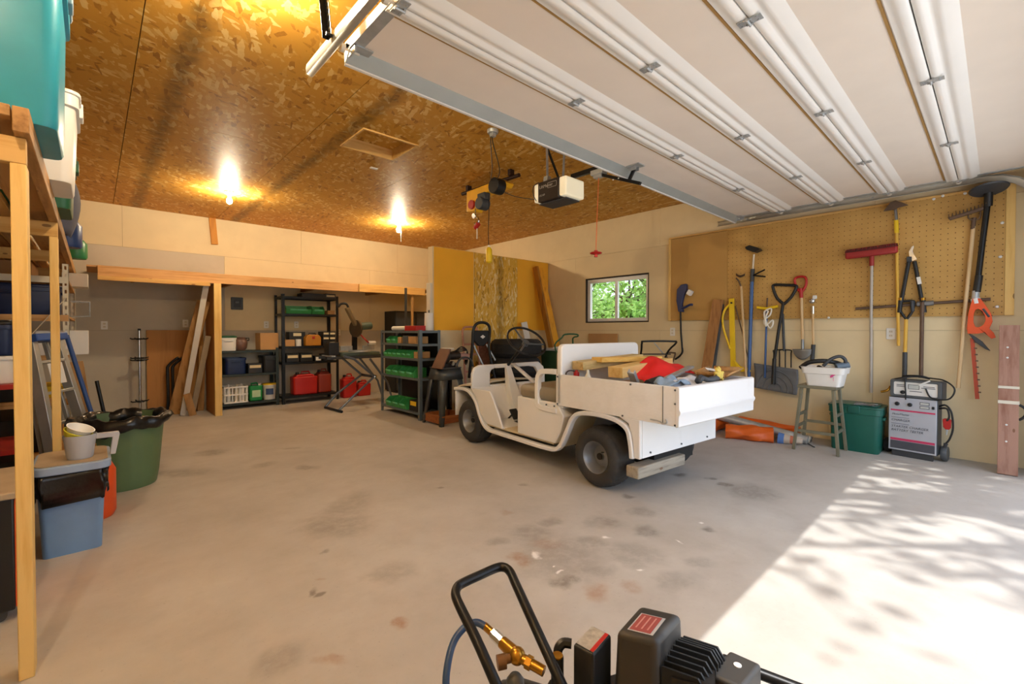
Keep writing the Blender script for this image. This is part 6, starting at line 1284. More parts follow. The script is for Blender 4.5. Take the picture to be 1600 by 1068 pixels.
# push broom
t = root('push_broom', 'push broom with red head and grey handle', 'broom', wp(1361, 613)); m_brm = mat('broom_red', '#9e2a28', .5, var=.12)
b = MB(); b.beam(wp(1321, 398, .09), wp(1403, 387, .09), .07, .10, (0, 0, 1)); b.build('bristle_block', m_brm, t, bevel=.018)
b = MB()
for k in range(60):
    s = k/59; p = wp(1321+82*s, 395-11*s, .14); b.cyl(p, p+Vector((random.uniform(-.01, .01), random.uniform(-.012, .012), .03)), .006, .003, n=4)
b.build('bristles', mat('dark_bristle', '#5a2320', .9), t, kind='stuff'); pipe('socket', m_brm, t, [wp(1362, 393, .08), wp(1362, 415, .07)], .022); pipe('handle', mat('grey_handle', '#b8b0a4', .45, .2), t, [wp(1362, 412, .07), wp(1361, 500, .06), wp(1361, 613, .05)], .0145)
# ice scraper with yellow handle
t = root('ice_scraper', 'long yellow-handled scraper with triangular metal head', 'scraper', wp(1404, 540)); m_yh = wood('yellow_handle', '#e0b24a', '#cf9a2c', 'z', 1.2, knots=False)
pipe('handle', m_yh, t, [wp(1401, 360), wp(1402, 440), wp(1404, 540)], .014); pipe('socket', m_steelt, t, [wp(1399, 326), wp(1401, 345)], .013); pipe('wrap', m_yellow, t, [wp(1400, 344), wp(1401, 364)], .019)
b = MB(); b.prism([(wp(x, y).y, wp(x, y).z) for x, y in ((1381, 331), (1392, 317), (1400, 314), (1410, 317), (1420, 321), (1405, 325), (1398, 328))], (XR-.10, 0, 0), YA, ZA, XA*.02); b.build('blade', m_rust, t, bevel=.003)
# loppers
t = root('loppers', 'open black-handled loppers with curved steel jaws', 'loppers', wp(1425, 490))
for x0, x1, x2 in ((1420, 1414, 1408), (1429, 1435, 1441)): pipe('handle', m_black, t, [wp(x0, 408), wp(x1, 440), wp(x2, 472)], .017, 10)
for x2 in (1407, 1442): pipe('end_grip', m_brass, t, [wp(x2, 465), wp(x2, 469)], .02, 10); pipe('end_tip', m_black, t, [wp(x2, 469), wp(x2+(1 if x2 > 1420 else -1)*2, 488)], .021, 10)
b = MB(); b.prism([(wp(x, y).y, wp(x, y).z) for x, y in ((1421, 402), (1420, 393), (1424, 386), (1428, 383), (1428, 387), (1426, 392), (1429, 398), (1433, 405), (1426, 408))], (XR-.075, 0, 0), YA, ZA, XA*.012); b.build('hook_jaw', m_chrome, t, bevel=.002)
b = MB(); b.prism([(wp(x, y).y, wp(x, y).z) for x, y in ((1417, 401), (1425, 401), (1425, 409), (1417, 409))], (XR-.085, 0, 0), YA, ZA, XA*.03); b.build('pivot', m_dgrey, t, bevel=.003)
b = MB(); q = wp(1436, 438, .08); b.cbox(q, (.006, .03, .07), Matrix.Rotation(-.16, 3, 'X')); b.build('label_sticker', m_white, t)
# spade with D handle standing behind the charger
t = root('d_handle_spade', 'spade with black D-handle standing behind battery charger', 'spade', wp(1413, 640, .09))
pipe('shaft', m_yh, t, [wp(1416, 495, .05), wp(1414, 552, .06)], .016); pipe('d_handle', m_black, t, smoothpath([wp(1416, 498), wp(1408, 488), wp(1406, 476), wp(1408, 471), wp(1426, 470), wp(1428, 474), wp(1425, 487), wp(1417, 498)], 4), .012); pipe('socket', m_dgrey, t, [wp(1414, 550, .06), wp(1413, 600, .08)], .02)
b = MB(); b.grid(lambda s, q: wp(1398+30*s, 600+95*q, .07+.02*math.sin(PI*s)+.05*q), 8, 6); b.build('blade', m_dgrey, t, solid=.005)
# long pipe clamp
t = root('pipe_clamp', 'long dark pipe clamp hung level across the pegboard', 'clamp', wp(1440, 476))
pipe('bar', m_rust, t, [wp(1337, 482, .05), wp(1548, 467, .05)], .014); pipe('screw_block', m_steelt, t, [wp(1433, 475, .055), wp(1459, 473, .055)], .026, 10); pipe('end_stop', m_dgrey, t, [wp(1425, 470, .07), wp(1426, 486, .07)], .016)
pipe('hanging_bar', m_rust, t, [wp(1441, 472, .075), wp(1439, 590, .10)], .017)
# rake
t = root('garden_rake', 'garden rake with brown head and long pale handle', 'rake', wp(1498, 600)); pipe('handle', m_handle, t, [wp(1521, 352), wp(1508, 480, .08), wp(1497, 606, .10)], .0155); pipe('ferrule', m_rust, t, [wp(1522, 340), wp(1520, 358)], .017)
h0_, h1_ = wp(1483, 342, .08), wp(1547, 322, .08); b = MB(); b.beam(h0_, h1_, .03, .035, (1, 0, 0)); b.build('head_bar', m_rust, t, bevel=.004)
for k in range(12):
    p = h0_.lerp(h1_, k/11); b = MB(); b.cyl(p, p+Vector((-.05, 0, .035)), .006, .003, n=6); b.build('tine', m_rust, t)
for x in (1513, 1531): pipe('brace', m_rust, t, smoothpath([wp(1521, 345, .07), wp(x, 340, .07), wp(x+1, 332 if x < 1520 else 328, .075)], 3), .006)
# pole hedge trimmer with orange body
t = root('pole_hedge_trimmer', 'orange and black pole trimmer hanging by its round pad', 'pole trimmer', wp(1525, 620)); 
pipe('shaft', m_blackm, t, [wp(1545, 304, .09), wp(1535, 380, .09), wp(1526, 455, .09)], .022, 12); pipe('lower_sleeve', m_black, t, [wp(1530, 430, .09), wp(1526, 456, .09)], .028, 12); pipe('collar', m_steel, t, [wp(1525, 454, .09), wp(1524, 466, .09)], .026, 12)
b = MB(); q = wp(1545, 295, .16); b.lathe([(.03, -.02), (.12, -.012), (.13, 0), (.11, .012), (.03, .02)], 28, q, (.25, .1, 1)); b.build('round_pad', m_dgrey, t); pipe('pad_neck', m_black, t, [wp(1545, 296, .12), wp(1544, 322, .09)], .03, 12)
outl = [(1520, 466), (1532, 466), (1541, 478), (1549, 490), (1551, 502), (1546, 513), (1553, 520), (1556, 527), (1549, 529), (1540, 519), (1528, 521), (1512, 521), (1511, 512), (1513, 490), (1516, 478)]
inn = [(1524, 484), (1529, 482), (1535, 486), (1539, 493), (1540, 500), (1537, 507), (1532, 510), (1529, 511), (1527, 511), (1525, 511), (1524, 510), (1523, 508), (1521, 503), (1521, 495), (1522, 489)]
b = MB(); b.ring([(wp(x, y, .09).y, wp(x, y, .09).z) for x, y in outl], [(wp(x, y, .09).y, wp(x, y, .09).z) for x, y in inn], (XR-.12, 0, 0), YA, ZA, XA*.06); b.build('body', m_orange, t, bevel=.008)
pipe('collar_white', m_white, t, [wp(1524, 466, .09), wp(1526, 474, .09)], .034, 12); pipe('rear_grip', m_dgrey, t, [wp(1536, 482, .10), wp(1546, 495, .10)], .022, 10)
b = MB(); b.prism([(wp(x, y).y, wp(x, y).z) for x, y in ((1512, 519), (1520, 523), (1535, 533), (1548, 548), (1540, 545), (1524, 534))], (XR-.12, 0, 0), YA, ZA, XA*.05); b.build('guard', m_dgrey, t, bevel=.005)
b = MB(); b.beam(wp(1519, 528, .10), wp(1527, 623, .10), .028, .008, (1, 0, 0)); b.build('blade', mat('red_blade', '#b0482e', .45, .3), t)
b = MB()
for k in range(9): p = wp(1519+8*k/9+2*(0), 534+88*k/9, .105); b.cbox(p+Vector((0, -.018, 0)), (.006, .02, .012))
b.build('blade_teeth', m_rust, t, kind='stuff')
# tall worn board at right edge
b0 = at(1574, 742, Z=.0); b1 = at(1577, 508, X=XR-.06); ddv = Vector((b0.x, b0.y, .004))
t = root('painted_board', 'tall worn reddish board standing at the right edge', 'board', ddv); m_wb = wood('worn_red_board', '#a9806c', '#8a5c48', 'z', .8); 
b = MB(); b.beam(ddv+Vector((.0, 0, .0)), Vector((ddv.x+.16, b1.y if abs(b1.y-ddv.y) < .3 else ddv.y, at(1577, 508, X=ddv.x+.16).z)), .12, .03, (1, 0, 0)); b.build('board', m_wb, t, bevel=.003)
tpz = at(1577, 508, X=ddv.x+.16); yb_ = ddv.y
for f_, w_ in ((.48, .028), (.58, .022)):
    q = ddv.lerp(Vector((ddv.x+.16, b1.y if abs(b1.y-ddv.y) < .3 else ddv.y, tpz.z)), f_); b = MB(); b.cbox(q+Vector((-.004, 0, 0)), (.035, .126, w_)); b.build('tape_band', m_offwhite, t, bevel=.002)
q0 = ddv.lerp(Vector((ddv.x+.16, ddv.y, tpz.z)), .42); pipe('handle', m_black, t, smoothpath([q0+Vector((.01, -.06, .06)), q0+Vector((.01, -.095, .03)), q0+Vector((.01, -.095, -.03)), q0+Vector((.01, -.06, -.07))], 4), .01)
for f_ in (.85, .78, .33, .22): 
    q = ddv.lerp(Vector((ddv.x+.16, b1.y if abs(b1.y-ddv.y) < .3 else ddv.y, tpz.z)), f_); b = MB(); b.ball(q+Vector((-.019, .01, 0)), (.003, .008, .008), 8, 6); b.build('paint_spot', m_white, t)
# ================================================================== battery charger on wheels with a smaller one on top
m_chg = mat('charger_silver', '#b9bdc6', .4, .2, var=.04); m_pink = mat('magenta_stripe', '#c83a63', .5); m_ink = mat('dark_print', '#4a4c55', .6); m_chb = mat('charger_body_dark', '#4a4c4e', .5, .3)
ch = thing('battery_charger', 'silver wheeled battery charger with magenta stripes and lettering', 'battery charger', (5.74, .735, 0), math.radians(-97))
CWd, CHt, CZ, CD = .36, .52, .055, .17
FR = Matrix.Rotation(-.05, 4, 'X')
MB().box(0, CWd, .012, CD, CZ, CZ+CHt).build('case', m_chb, ch, bevel=.008)
fp = MB(); fp.box(.005, CWd-.005, 0, .0115, CZ+.005, CZ+CHt-.004); fpo = fp.build('front_panel', m_chg, ch, bevel=.003)
def fb(x0, x1, z0, z1, name, m, par=fpo): MB().box(x0, x1, -.0015, .0005, z0, z1).build(name, m, par)
fb(.02, .345, CZ+.385, CZ+.40, 'stripe', m_pink); fb(.02, .345, CZ+.10, CZ+.122, 'stripe', m_pink); fb(.02, .345, CZ+.02, CZ+.096, 'dark_band', m_ink)
for x, z in ((.07, CZ+.455), (.165, CZ+.455)): MB().lathe([(.018, 0), (.018, .012), (.012, .018)], 14, (x, -.0005, z), (0, -1, 0)).build('dial', m_black, ch)
for z in (.465, .43): fb(.235, .305, CZ+z-.003, CZ+z+.024, 'gauge', m_grey); 
for z in (.465, .43): MB().box(.24, .30, -.0025, -.0016, CZ+z+.002, CZ+z+.019).build('gauge_face', mat('gauge_face', '#c9ccc6', .4), ch)
MB().box(.322, .34, -.008, .0, CZ+.432, CZ+.458).build('rocker_switch', m_black, ch, bevel=.002)
text('MotoMaster', m_ink, fpo, (.03, -.0002, CZ+.345), XA, ZA, .026, shear=.25); text('CHARGER', m_ink, fpo, (.025, -.0002, CZ+.287), XA, ZA, .031, shear=.2); text('STARTER CHARGER', m_ink, fpo, (.025, -.0002, CZ+.225), XA, ZA, .031, shear=.2); text('BATTERY TESTER', m_ink, fpo, (.025, -.0002, CZ+.19), XA, ZA, .031, shear=.2)
for s_, z in ((.0, .318), (.0, .257)): fb(.025, .16, CZ+z, CZ+z+.008, 'fine_print', mat('light_print', '#8c8f9a', .6))
for x in (-.03, CWd+.03): MB().lathe([(.03, -.02), (.065, -.022), (.072, 0), (.065, .022), (.03, .02)], 20, (x, .13, .0725), (1, 0, 0)).build('wheel', m_rubber if x < 0 else m_grey, ch)
MB().cyl((-.03, .13, .0725), (CWd+.03, .13, .0725), .008).build('axle', m_steel, ch); MB().box(.03, CWd-.03, .015, .04, 0, CZ-.0005).build('foot', m_dgrey, ch)
b = MB(); b.tube(smoothpath([(CWd, .06, CZ+.46), (CWd+.05, .03, CZ+.48), (CWd+.09, .02, CZ+.42), (CWd+.1, .03, CZ+.28), (CWd+.08, .03, CZ+.18), (CWd+.055, .03, CZ+.13)], 6), .008, 8); b.build('cable', m_black, ch)
b = MB(); b.tube(smoothpath([(CWd, .06, CZ+.44), (CWd+.06, .02, CZ+.45), (CWd+.075, .02, CZ+.38), (CWd+.06, .02, CZ+.34)], 5), .008, 8); b.build('cable', m_black, ch)
b = MB(); b.prism([(0, 0), (.012, .02), (.015, .09), (.0, .1), (-.03, .1), (-.045, .09), (-.04, .02), (-.025, 0)], (CWd+.075, .02, CZ+.26), XA, ZA, YA*.02); b.build('clamp', m_red, ch, bevel=.004); b = MB(); b.cyl((CWd+.06, .03, CZ+.262), (CWd+.058, .03, CZ+.21), .009, .005, n=8); b.build('clamp_jaw', m_steel, ch)
b = MB(); b.cyl((CWd+.055, .03, CZ+.13), (CWd+.045, .03, CZ+.09), .016, .01, n=10); b.build('plug', m_dgrey, ch)
sc_ = thing('battery_charger', 'small boxy charger with white gauge face sitting atop the wheeled one', 'battery charger', Vector((5.76, .725, CZ+CHt+.0005)), math.radians(-100))
MB().box(0, .38, .006, .15, 0, .17).build('case', m_chb, sc_, bevel=.012)
MB().ring(rrect(.002, .378, .002, .168, .015, 4), rrect(.028, .352, .022, .148, .012, 4), (0, .006, 0), XA, ZA, -YA*.012).build('bezel', m_grey, sc_, bevel=.003)
fc = MB().prism(rrect(.029, .351, .023, .147, .012, 4), (0, .0055, 0), XA, ZA, -YA*.004).build('face', m_white, sc_)
MB().box(.14, .22, -.0005, .002, .085, .125).build('gauge', mat('gauge_face', '#c9ccc6', .4), sc_); MB().ring(rrect(.138, .222, .083, .127, .003, 2), rrect(.142, .218, .087, .123, .003, 2), (0, .0014, 0), XA, ZA, -YA*.002).build('gauge_frame', m_dgrey, sc_)
for (x0, x1, z) in ((.05, .115, .115), (.05, .12, .10), (.25, .33, .112), (.235, .335, .098), (.15, .24, .06)): MB().box(x0, x1, .0, .0018, z, z+.006).build('print_line', m_ink, sc_)
MB().lathe([(.018, 0), (.018, .012), (.01, .016)], 14, (.10, .0012, .048), (0, -1, 0)).build('dial', m_black, sc_)
cbm = [(.03, .02, .17), (.10, -.03, .19), (.2, .02, .205), (.28, .05, .19), (.24, .0, .215), (.12, .02, .21), (.08, .06, .19), (.16, .08, .2), (.30, .06, .195), (.40, .0, .185), (.47, -.02, .12), (.44, -.02, .03), (.36, -.015, .01), (.3, -.012, .03), (.27, -.01, .1)]
MB().tube(smoothpath(cbm, 6), .0065, 8).build('cable', m_black, sc_); MB().tube(smoothpath([(.12, -.012, .21), (.12, -.014, .12), (.125, -.014, .04), (.125, -.014, -.02)], 4), .006, 8).build('cable', m_black, sc_)
MB().tube([(.22, -.012, .13), (.30, -.01, .175)], .007, 8).build('white_lead', m_white, sc_); MB().tube(smoothpath([(-.01, .05, .09), (-.03, .03, .05), (-.08, .02, .03)], 4), .012, 8).build('clamp', m_brass, sc_)
# ================================================================== green tote by the charger
tote('storage_tote', 'deep green plastic tote with lid between stool and charger', (5.78, .985, 0), .36, .44, .44, mat('deep_green_plastic', '#0f5a4c', .35, var=.06), mat('deep_green_lid', '#11564a', .35), .88)
b = MB()
for k in range(7): b.tube(smoothpath([Vector((5.7+random.uniform(-.08, .1), .9+random.uniform(-.08, .1), .478)) for _ in range(4)], 3), .008, 5)
b.build('chain_heap', m_steelt, label='small heap of chain lying on the green tote lid', cat='chain', kind=None)
# ================================================================== stool with white basin
m_stl = mat('olive_stool', '#7d7a66', .45, .3, var=.12)
st = thing('stool', 'olive metal stool with footrests holding a white basin', 'stool', (5.44, 1.235, 0), 0)
SH = .665
MB().box(-.15, .15, -.17, .17, SH-.03, SH).build('seat', m_stl, st, bevel=.006)
legs = {}
for sx in (-1, 1):
    for sy in (-1, 1):
        a, c = Vector((sx*.12, sy*.135, SH-.031)), Vector((sx*.165, sy*.19, .0)); legs[(sx, sy)] = (a, c); b = MB(); b.beam(a, c, .028, .028, (1, 0, 0)); b.build('leg', m_stl, st, bevel=.003)
def lp(k, z): a, c = legs[k]; return c.lerp(a, z/(SH-.031))
for (k1, k2, z) in (((-1, -1), (1, -1), .22), ((-1, -1), (1, -1), .38), ((-1, 1), (1, 1), .24), ((-1, 1), (1, 1), .36), ((-1, -1), (-1, 1), .2), ((1, -1), (1, 1), .26)): MB().beam(lp(k1, z), lp(k2, z), .012, .028).build('rung', m_stl, st)
bz = SH+.0005
bs_ = thing('basin', 'white plastic basin with pink bird sticker on the stool', 'basin', (5.43, 1.19, bz))
A1_ = rrect(-.13, .13, -.155, .155, .035, 4); n = len(A1_); b = MB()
for kx, z in ((.9, 0), (1.04, .12), (1.14, .125), (1.2, .185), (1.25, .19), (1.22, .192), (1.1, .18), (.86, .01)): b.v += [Vector((p[0]*kx, p[1]*kx, z)) for p in A1_]
for i in range(7):
    for j in range(n): b.f.append((i*n+j, i*n+(j+1) % n, (i+1)*n+(j+1) % n, (i+1)*n+j))
b.f += [tuple(range(n-1, -1, -1)), tuple(7*n+j for j in range(n))]; b.build('body', m_white, bs_)
b = MB(); bird = [(-.03, .0), (-.012, .008), (0, .022), (.012, .03), (.02, .045), (.035, .05), (.032, .06), (.018, .058), (.008, .042), (-.012, .036), (-.03, .02)]
b.prism(bird, (-.137, -.10, .09), (0, -1, 0), (-.14, 0, 1), (-.002, 0, 0)); b.prism([(-.006, .008), (-.003, .008), (-.004, -.03), (-.006, -.03)], (-.137, -.10, .09), (0, -1, 0), (-.14, 0, 1), (-.002, 0, 0)); b.build('bird_sticker', mat('pink_print', '#d8508e', .5), bs_, kind='stuff')
hs = thing('hose_coil', 'black vacuum hose coiled in the white basin', 'hose', (5.43, 1.19, bz+.13)); 
MB().tube(smoothpath([(-.08, .20, .04), (-.1, .12, .10), (-.08, .0, .12), (.0, -.1, .10), (.1, -.12, .06), (.08, .02, .03), (0, .06, .05)], 6), .022, 10).build('hose', m_black, hs); MB().tube(smoothpath([(-.1, .0, .07), (-.08, -.06, .14), (-.05, -.13, .17), (-.03, -.17, .13), (-.02, -.16, .06)], 5), .016, 10).build('hose_loop', m_dgrey, hs)
b = MB(); b.cyl((-.06, -.10, .06), (.0, -.19, .09), .04, .03, n=14); b.build('nozzle', mat('slate_blue_nozzle', '#5f6f7d', .5), hs)
b = MB(); b.cyl((5.36, 1.20, bz+.19), (5.41, 1.09, bz+.2), .017, n=10); b.build('caulk_cartridge', m_offwhite, label='pale tube lying on top of the white basin', cat='tube')
# ================================================================== tarps and pipes on the floor along the wall
m_tarp = mat('orange_tarp', '#e0641c', .4, var=.1, vs=5, bump=.5, bs=12)
def roll(name, label, p0, p1, r, m, seed, cat='tarp', n=22, seg=18):
    p0, p1 = Vector(p0), Vector(p1); rnd = random.Random(seed); ph = [rnd.uniform(0, 6) for _ in range(6)]; d = (p1-p0).normalized(); sd = d.cross(ZA).normalized(); b = MB()
    for i in range(seg+1):
        t = i/seg
        for k in range(n):
            a = 2*PI*k/n; rr = r*(1+.10*math.sin(3*a+ph[0]+5*t)+.07*math.sin(7*a+ph[1]-9*t)+.06*math.sin(13*t+ph[2])); z = math.sin(a)*rr*.8; b.v.append(p0.lerp(p1, t)+sd*math.cos(a)*rr+ZA*max(z, -r*.62))
    for i in range(seg):
        for k in range(n): b.f.append((i*n+k, i*n+(k+1) % n, (i+1)*n+(k+1) % n, (i+1)*n+k))
    b.f += [tuple(range(n-1, -1, -1)), tuple(seg*n+k for k in range(n))]; return b.build(name, m, label=label, cat=cat, ang=60)
r0 = .105
ta_, tb2 = at(1138, 685, Z=0), at(1212, 693, Z=0)
roll('tarp_roll', 'larger rolled orange tarp on the floor under the tailgate', (ta_.x+.05, ta_.y+.05, r0*.62+.002), (tb2.x+.08, tb2.y+.05, r0*.62+.002), r0, m_tarp, 2)
roll('tarp_roll', 'short folded orange tarp behind the cart wheel', (5.24, 2.36, .075), (5.80, 2.40, .075), .12, m_tarp, 5, seg=10)
roll('tarp_roll', 'orange tarp lying behind the grey pipes', (5.90, 2.2, .085), (5.93, 1.55, .06), .075, m_tarp, 8)
t = root('flag_bundle', 'blue and white striped cloth bundle at end of tarp', 'cloth bundle', (tb2.x+.1, tb2.y-.08, 0))
for k, mm in enumerate((mat('sky_blue_cloth', '#5f86c8', .8), mat('pale_cloth', '#cdbfae', .8), mat('salmon_cloth', '#cf7a5c', .8), mat('pale_cloth', '#cdbfae', .8))):
    p_ = Vector((tb2.x+.085+.008*k, tb2.y-.0-.055*k, .05)); b = MB(); b.cyl(p_, p_+Vector((.008, -.056, -.004)), .062-.009*k, .056-.010*k, n=14); b.build('fold', mm, t)
for k, (o_, r_, lab) in enumerate(((0, .045, 'thick grey pipe lying in front of the wall bundle'), (.085, .036, 'thin pale pipe lying behind the thick grey pipe'), (.155, .03, 'thinnest steel pipe lying nearest the wall'))):
    b = MB(); b.cyl((5.53+o_, 2.62, r_+.185), (5.60+o_, 1.38, r_+.001), r_, n=16); b.build('pipe_length', (m_steel, m_offwhite, m_steelt)[k], label=lab, cat='pipe', group='pipes on the floor')
b = MB(); b.tube(smoothpath([at(1255, 692, Z=.006), at(1263, 693, Z=.006), at(1270, 697, Z=.006), at(1273, 698, Z=.006)], 4), .005, 6); b.build('floor_cable', m_dgrey, label='short grey cable lying under the stool', cat='cable')
# shovel with wooden D handle behind the cart
t = root('d_handle_shovel', 'brown D-handle of a shovel sticking up behind the cart', 'shovel', (5.85, 2.75, 0)); q = at(1047, 556, X=5.85)
pipe('grip', m_rust, t, smoothpath([at(1050, 566, X=5.85), at(1042, 558, X=5.85), at(1042, 551, X=5.85), at(1053, 551, X=5.85), at(1055, 553, X=5.85), at(1051, 566, X=5.85)], 4), .011); pipe('shaft', m_handle, t, [at(1050, 565, X=5.85), Vector((5.78, q.y, .2))], .015); b = MB(); b.grid(lambda s, w_: Vector((5.77-.02*math.sin(PI*s), q.y-.1+.2*s, .006+.24*w_)), 8, 4); b.build('blade', m_rust, t, solid=.005)
# ================================================================== air compressor in the foreground
m_cblk = mat('compressor_black', '#1d1d1e', .42, .2, var=.15, dirt=('#4c463e', 9, 1.5, .58)); m_cfin = mat('compressor_fins', '#2f3236', .35, .6, var=.15); m_cshr = mat('compressor_shroud', '#343332', .5, var=.08)
ac = thing('air_compressor', 'black portable air compressor with tube handle in the foreground', 'air compressor', (.85, .5, 0), world=True)
ea, eb = Vector((.70, .80, .25)), Vector((1.0, .16, .25)); dx_ = (eb-ea).normalized()
b = MB(); b.lathe([(.001, -.06), (.07, -.045), (.11, -.015), (.125, .03), (.125, .66), (.11, .70), (.07, .735), (.001, .75)], 26, ea, dx_, cap=False); b.build('tank', m_cblk, ac)
# tube handle
hp = [at(790, 1100, Z=.47), at(775, 1068, Z=.50), at(745, 1000, Z=.55), at(720, 950, Z=.575), at(712, 930, Z=.582), at(714, 918, Z=.585), at(722, 911, Z=.587), at(750, 898, Z=.59), at(775, 887, Z=.59), at(788, 886, Z=.59), at(797, 893, Z=.588), at(805, 910, Z=.58), at(830, 965, Z=.55), at(862, 1035, Z=.505), at(885, 1085, Z=.47)]
MB().tube(smoothpath(hp, 4), .0115, 12).build('handle', m_blackm, ac)
sd_ = dx_.cross(ZA).normalized()
MB().tube([at(790, 1100, Z=.47), Vector((.66, .62, .36))], .0115, 10).build('handle_stem', m_blackm, ac); MB().tube([at(885, 1085, Z=.47), Vector((.75, .6, .36))], .0115, 10).build('handle_stem', m_blackm, ac)
MB().tube([at(1130, 1030, Z=.45), at(1235, 1070, Z=.42), Vector((1.22, .12, .40)), Vector((1.16, .08, .30))], .0125, 10).build('rear_tube', m_blackm, ac)
# feet and wheels
for (x, y) in ((.68, .70), (.83, .77)): MB().box(x-.02, x+.02, y-.02, y+.02, 0, .16).build('foot', m_cblk, ac, bevel=.006)
for (p, s) in ((Vector((.87, .17, 0)), -1), (Vector((1.13, .28, 0)), 1)): MB().lathe([(.03, -.02), (.08, -.022), (.09, 0), (.08, .022), (.03, .02)], 22, (p.x, p.y, .091), sd_).build('wheel', m_rubber, ac)
MB().cyl((.87, .17, .091), (1.13, .28, .091), .01).build('axle', m_steel, ac); MB().box(.97, 1.03, .2, .25, .1, .16).build('axle_bracket', m_cblk, ac)
# deck plate
b = MB(); b.cbox((.89, .46, .375), (.24, .34, .012), Matrix.Rotation(math.radians(-22), 3, 'Z')); b.build('deck_plate', m_cblk, ac); 
b = MB(); b.cbox((.86, .5, .385-.012-.01), (.06, .2, .02)); b.build('deck_saddle', m_cblk, ac)
# shroud: tapered rounded hood
def quadhood(c4, z0, z1, k, name, m, bev=.014, flare=1.12):
    c = sum((Vector((p[0], p[1], 0)) for p in c4), Vector())/4; b = MB(); lo = [Vector((c.x+(p[0]-c.x)*flare, c.y+(p[1]-c.y)*flare, z0)) for p in c4]; hi = [Vector((p[0], p[1], z1-(k if i in (2, 3) else 0)*.0)) for i, p in enumerate(c4)]
    b._add(lo+hi, [(3, 2, 1, 0), (4, 5, 6, 7)]+[(i, (i+1) % 4, 4+(i+1) % 4, 4+i) for i in range(4)]); return b.build(name, m, ac, bevel=bev, seg=4)
A_, B_, C_, D_ = [at(x, y, Z=.58) for x, y in ((1000, 943), (1066, 958), (1027, 1001), (962, 985))]
sh = quadhood([A_, B_, C_, D_], .385, .58, 0, 'shroud', m_cshr)
ctr = (A_+B_+C_+D_)/4; u_ = (A_-D_).normalized(); v_ = (A_-B_).normalized()
b = MB(); b.prism([(-.036, -.026), (.036, -.026), (.036, .026), (-.036, .026)], ctr+ZA*.0003-u_*.012, u_, v_, ZA*.001); lb = b.build('label_plate', m_pgrey, sh); b = MB(); b.prism([(-.033, -.02), (.033, -.02), (.033, .023), (-.033, .023)], ctr+ZA*.0014-u_*.012, u_, v_, ZA*.0006); b.build('red_label', mat('faded_red_label', '#9a4a48', .6), sh)
for k in range(3): b = MB(); b.prism([(-.024, -.012+.012*k), (.026, -.012+.012*k), (.026, -.009+.012*k), (-.024, -.009+.012*k)], ctr+ZA*.0021-u_*.012, u_, v_, ZA*.0004); b.build('label_line', mat('label_pink', '#c48a86', .6), sh)
# finned cylinder behind the shroud
f0 = B_-v_*.004; axn = -v_
for k in range(9):
    o_ = C_.lerp(B_, .06+.11*k)+axn*.005; hgt = .545-.02*abs(k-5)/5; b = MB(); b.prism([(0, .40), (.085, .40), (.085, hgt-.03), (.07, hgt-.006), (0, hgt)], (o_.x, o_.y, 0), axn, ZA, (B_-C_).normalized()*.0045); b.build('fin', m_cfin, ac)
o_ = C_.lerp(B_, .5); b = MB(); b.beam(o_+axn*.006-ZA*.12, o_+axn*.088-ZA*.12, .11, .10); b.build('cylinder_block', m_cblk, ac)
b = MB(); q = C_.lerp(B_, .2)+axn*.05; b.cyl((q.x, q.y, .44), Vector((q.x, q.y, .44))-(B_-C_).normalized()*.06, .032, n=18); b.build('end_bearing', m_steel, ac, bevel=.004)
for t_ in (.1, .45, .85): q = C_.lerp(B_, t_)+axn*.089; b = MB(); b.cyl((q.x, q.y, .47), Vector((q.x, q.y, .47))+axn*.006, .006, n=8); b.build('bolt', m_steel, ac)
# outer guard at the near end
E_ = [at(x, y, Z=.50) for x, y in ((1140, 1014), (1190, 1036), (1160, 1075), (1108, 1050))]
gd2 = quadhood(E_, .40, .50, 0, 'pulley_guard', m_cshr, .008, 1.05); q = (E_[0]+E_[1])/2*.6+(E_[2]+E_[3])/2*.4
b = MB(); b.lathe([(.008, 0), (.008, .0015)], 12, (q.x, q.y, .5003)); b.build('sticker', m_white, gd2)
# pressure switch with label
S_ = [at(x, y, Z=.55) for x, y in ((925, 975), (956, 991), (927, 1022), (895, 1006))]
ps_ = quadhood(S_, .40, .55, 0, 'pressure_switch', m_black, .006, 1.0); sc2 = sum(S_, Vector())/4; su_ = (S_[0]-S_[3]).normalized(); sv_ = (S_[0]-S_[1]).normalized(); lx, ly = (S_[0]-S_[3]).length*.42, (S_[0]-S_[1]).length*.42
b = MB(); b.prism([(-lx, -ly), (lx, -ly), (lx, ly), (-lx, ly)], sc2+ZA*.0004, su_, sv_, ZA*.0006); b.build('label', mat('smudged_label', '#a9a59c', .5, var=.3, vs=60), ps_); b = MB(); b.prism([(-lx, -ly), (lx, -ly), (lx, -ly*.6), (-lx, -ly*.6)], sc2+ZA*.0012, su_, sv_, ZA*.0004); b.build('red_stripe', m_red, ps_)
MB().tube(smoothpath([at(893, 1005, Z=.5), at(880, 1004, Z=.5), at(872, 1014, Z=.49), at(872, 1030, Z=.47)], 4), .011, 8).build('unloader_tube', m_cfin, ac)
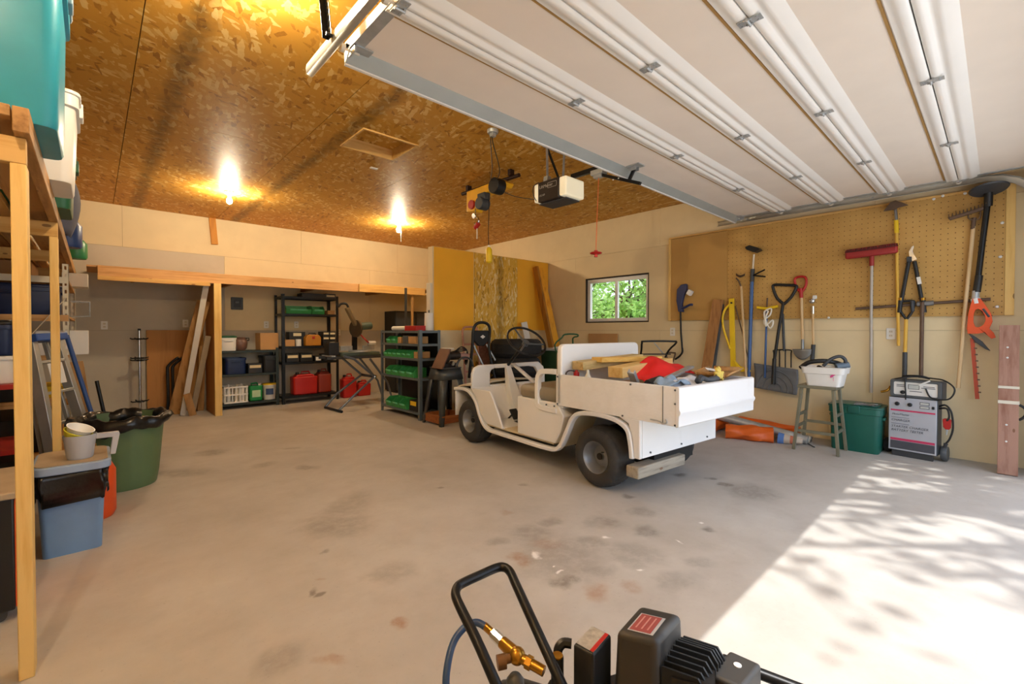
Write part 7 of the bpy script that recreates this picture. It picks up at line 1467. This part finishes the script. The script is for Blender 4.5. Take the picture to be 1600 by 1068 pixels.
# gauge post
q = at(871, 1023, Z=.505); MB().lathe([(.014, .37), (.014, .50), (.0135, .503)], 16, (q.x, q.y, 0)).build('regulator_post', m_black, ac); MB().lathe([(.0125, .5032), (.012, .506), (.004, .507)], 14, (q.x, q.y, 0)).build('regulator_cap', m_brass, ac); MB().lathe([(.03, .37), (.03, .42), (.02, .44)], 18, (q.x, q.y, 0)).build('regulator_body', m_cblk, ac)
MB().box(q.x-.04, q.x+.03, q.y-.03, q.y+.02, .34, .3695).build('manifold', m_cblk, ac)
# brass fittings and blue hose
P1, P2, P3, P4 = at(757, 977, Z=.50), at(785, 1003, Z=.495), at(808, 1024, Z=.49), at(850, 1048, Z=.48)
b = MB(); b.cyl(P1, P1.lerp(P2, .55), .009, n=12); b.build('hose_end', m_brass, ac); b = MB(); b.cyl(P1.lerp(P2, .5), P2, .0125, n=8); b.build('hex_nut', m_chrome, ac); b = MB(); b.cyl(P2, P3, .0135, .016, n=14); b.build('coupler_sleeve', m_brass, ac); b = MB(); b.ball(P3, .019, 14, 10); b.build('valve_body', m_brass, ac); b = MB(); b.cyl(P3, P4, .011, n=12); b.cyl(P3.lerp(P4, .35), P3.lerp(P4, .55), .0145, n=6); b.build('nipple', m_brass, ac)
b = MB(); b.cyl(P3, at(778, 1033, Z=.485), .010, n=12); b.cyl(at(790, 1032, Z=.486), at(777, 1035, Z=.485), .0155, n=16); b.build('drain_knob', mat('dull_brass', '#7d5a38', .45, .6), ac)
hz_ = smoothpath([P1.lerp(P2, .1), at(745, 972, Z=.505), at(728, 978, Z=.50), at(710, 1000, Z=.48), at(700, 1035, Z=.45), at(697, 1075, Z=.41), at(705, 1140, Z=.33), Vector((.52, .74, .2)), Vector((.50, .70, .05)), Vector((.55, .55, .012)), Vector((.45, .3, .012)), Vector((.2, .25, .012))], 5)
MB().tube(hz_, .0085, 10).build('air_hose', mat('blue_hose', '#33507c', .4, var=.06), ac)
b = MB(); q = at(805, 1062, Z=.44); b.lathe([(.02, -.05), (.02, 0), (.012, .012), (.002, .016)], 16, q); b.build('relief_valve', m_grey, ac)
